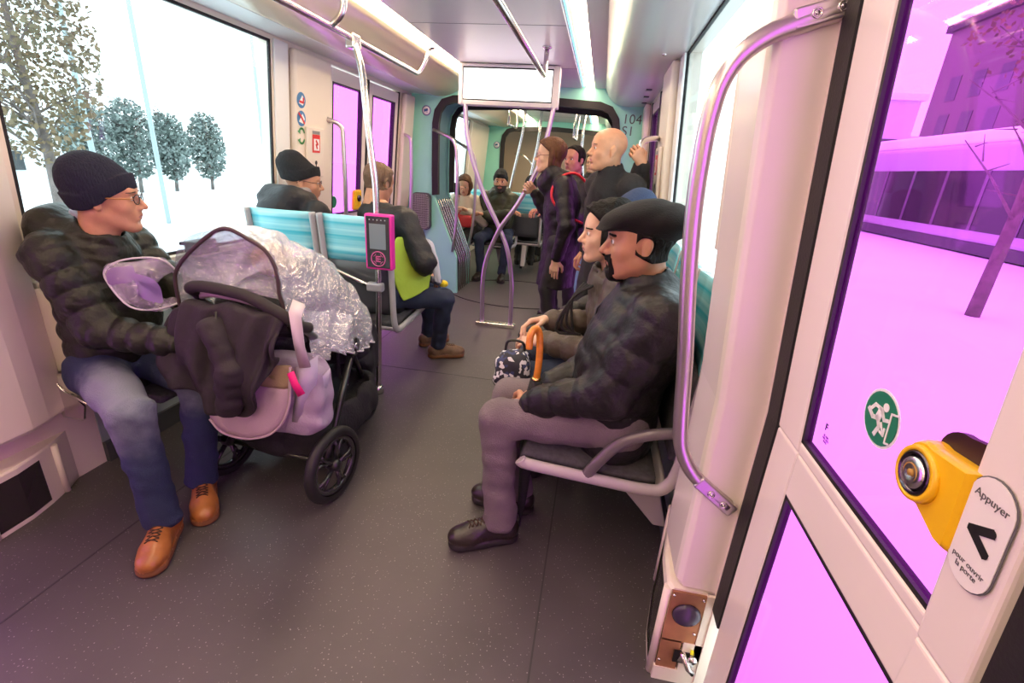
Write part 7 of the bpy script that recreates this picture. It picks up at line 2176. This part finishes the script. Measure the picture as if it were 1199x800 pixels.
mb = MB(); mb.grid([[Vector(p) - BO for p in r] for r in ([(-1.01, 1.44, 0.90), (-0.965, 1.44, 0.885)], [(-0.985, 1.375, 0.875), (-0.94, 1.375, 0.86)], [(-0.985, 1.385, 0.76), (-0.945, 1.385, 0.75)], [(-0.99, 1.41, 0.655), (-0.945, 1.41, 0.665)])])
mb.build('strap', mat('pale_strap', (0.55, 0.48, 0.52), 0.6, bump=0.2, bscale=200), bg, solid=0.005)
# dark bag and muff standing on the floor between pushchair and seats
db = thing('rucksack', 'dark crumpled rucksack standing between the pushchair and the bent pole', 'bag', (-1.30, 2.37, 0.0))
F = SDF((-0.22, -0.14, -0.01), (0.22, 0.14, 0.66), 0.010)
F.ell((0, 0, 0.28), (0.13, 0.08, 0.27), 0, n=3.2); F.ell((0.0, -0.06, 0.20), (0.11, 0.05, 0.12), 0.02, n=3); F.wrinkle(0.010, 26, 4); X, Y, Z = F.grids(); F.D = np.maximum(F.D, 0.004 - Z).astype(np.float32)
V, Q = F.mesh(); np_obj('bag_body', [(V, Q, 0)], mat('rucksack_cloth', (0.016, 0.016, 0.020), 0.7, bump=0.4, bscale=60), db)
mb = MB(); mb.tube(catmull([(-0.05, -0.02, 0.58), (-0.03, -0.03, 0.64), (0.03, -0.03, 0.64), (0.05, -0.02, 0.58)], 4), 0.008, 8); mb.build('grab_loop', M_BLACK, db)
mf = thing('fur_muff', 'dark brown furry ball hanging at the front of the pushchair beside the seats', 'muff', (-1.29, 2.26, 0.665))
F = SDF((-0.10, -0.10, -0.10), (0.10, 0.10, 0.10), 0.005); F.ell((0, 0, 0), (0.070, 0.065, 0.062), 0); F.wrinkle(0.003, 160, 3, 6)
V, Q = F.mesh(); np_obj('fur', [(V, Q, 0)], mat('brown_fur', (0.045, 0.026, 0.018), 0.95, bump=1.0, bscale=220), mf)

# ---- umbrella and patterned bag of the man in the flat cap
um = thing('umbrella', 'rolled umbrella with an orange crook handle held by the man in the cap', 'umbrella', (-0.148, 1.555, 0.0))
mb = MB()
mb.tube(catmull([(0.000, 0, 0.66), (0.004, 0, 0.74), (0.002, 0, 0.80), (-0.002, -0.004, 0.84), (-0.010, -0.012, 0.862), (-0.022, -0.024, 0.862), (-0.030, -0.034, 0.84), (-0.031, -0.036, 0.795)], 6), 0.0125, 12)
mb.build('crook_handle', mat('varnished_wood', (0.72, 0.26, 0.03), 0.25, coat=0.5, noise=0.2, nscale=30), um)
mb = MB(); mb.lathe([(0, 0.66), (0.017, 0.66), (0.017, 0.675), (0, 0.675)], (0, 0, 0), 'z', 14); mb.build('collar', mat('brass', (0.7, 0.45, 0.15), 0.25, metal=1), um)
mb = MB(); mb.tube([(0, 0, 0.665), (-0.002, 0, 0.60), (-0.01, 0, 0.40), (-0.015, 0, 0.12), (-0.016, 0, 0.05)], [0.022, 0.032, 0.03, 0.016, 0.006], 12); mb.tube([(-0.016, 0, 0.06), (-0.018, 0, 0.003)], 0.005, 8)
mb.build('canopy', M_FAB, um)
tb = thing('patterned_bag', 'black, white and navy patterned bag on the lap of the dark-haired woman', 'bag', (-0.27, 1.80, 0.58))
F = SDF((-0.14, -0.12, -0.14), (0.14, 0.12, 0.14), 0.006); F.ell((0, 0, 0), (0.075, 0.075, 0.095), 0, n=3); F.wrinkle(0.008, 45, 3)
V, Q = F.mesh()
m = mat('pattern_cloth', (0.02, 0.02, 0.04), 0.7)
nt = m.node_tree; bs = nt.nodes['Principled BSDF']; tc = nt.nodes.new('ShaderNodeTexCoord'); vz = nt.nodes.new('ShaderNodeTexVoronoi'); vz.inputs['Scale'].default_value = 75
rp = nt.nodes.new('ShaderNodeValToRGB'); rp.color_ramp.interpolation = 'CONSTANT'; rp.color_ramp.elements[0].color = (0.02, 0.02, 0.03, 1); rp.color_ramp.elements[1].position = 0.55; rp.color_ramp.elements[1].color = (0.6, 0.6, 0.62, 1)
e = rp.color_ramp.elements.new(0.75); e.color = (0.03, 0.04, 0.12, 1)
nt.links.new(tc.outputs['Object'], vz.inputs['Vector']); nt.links.new(vz.outputs['Color'], rp.inputs[0]); nt.links.new(rp.outputs[0], bs.inputs['Base Color'])
np_obj('bag_body', [(V, Q, 0)], m, tb)
mb = MB(); mb.tube(catmull([(-0.04, 0, 0.08), (-0.03, 0, 0.13), (0.03, 0, 0.13), (0.04, 0, 0.08)], 4), 0.006, 8); mb.build('handle', M_BLACK, tb)
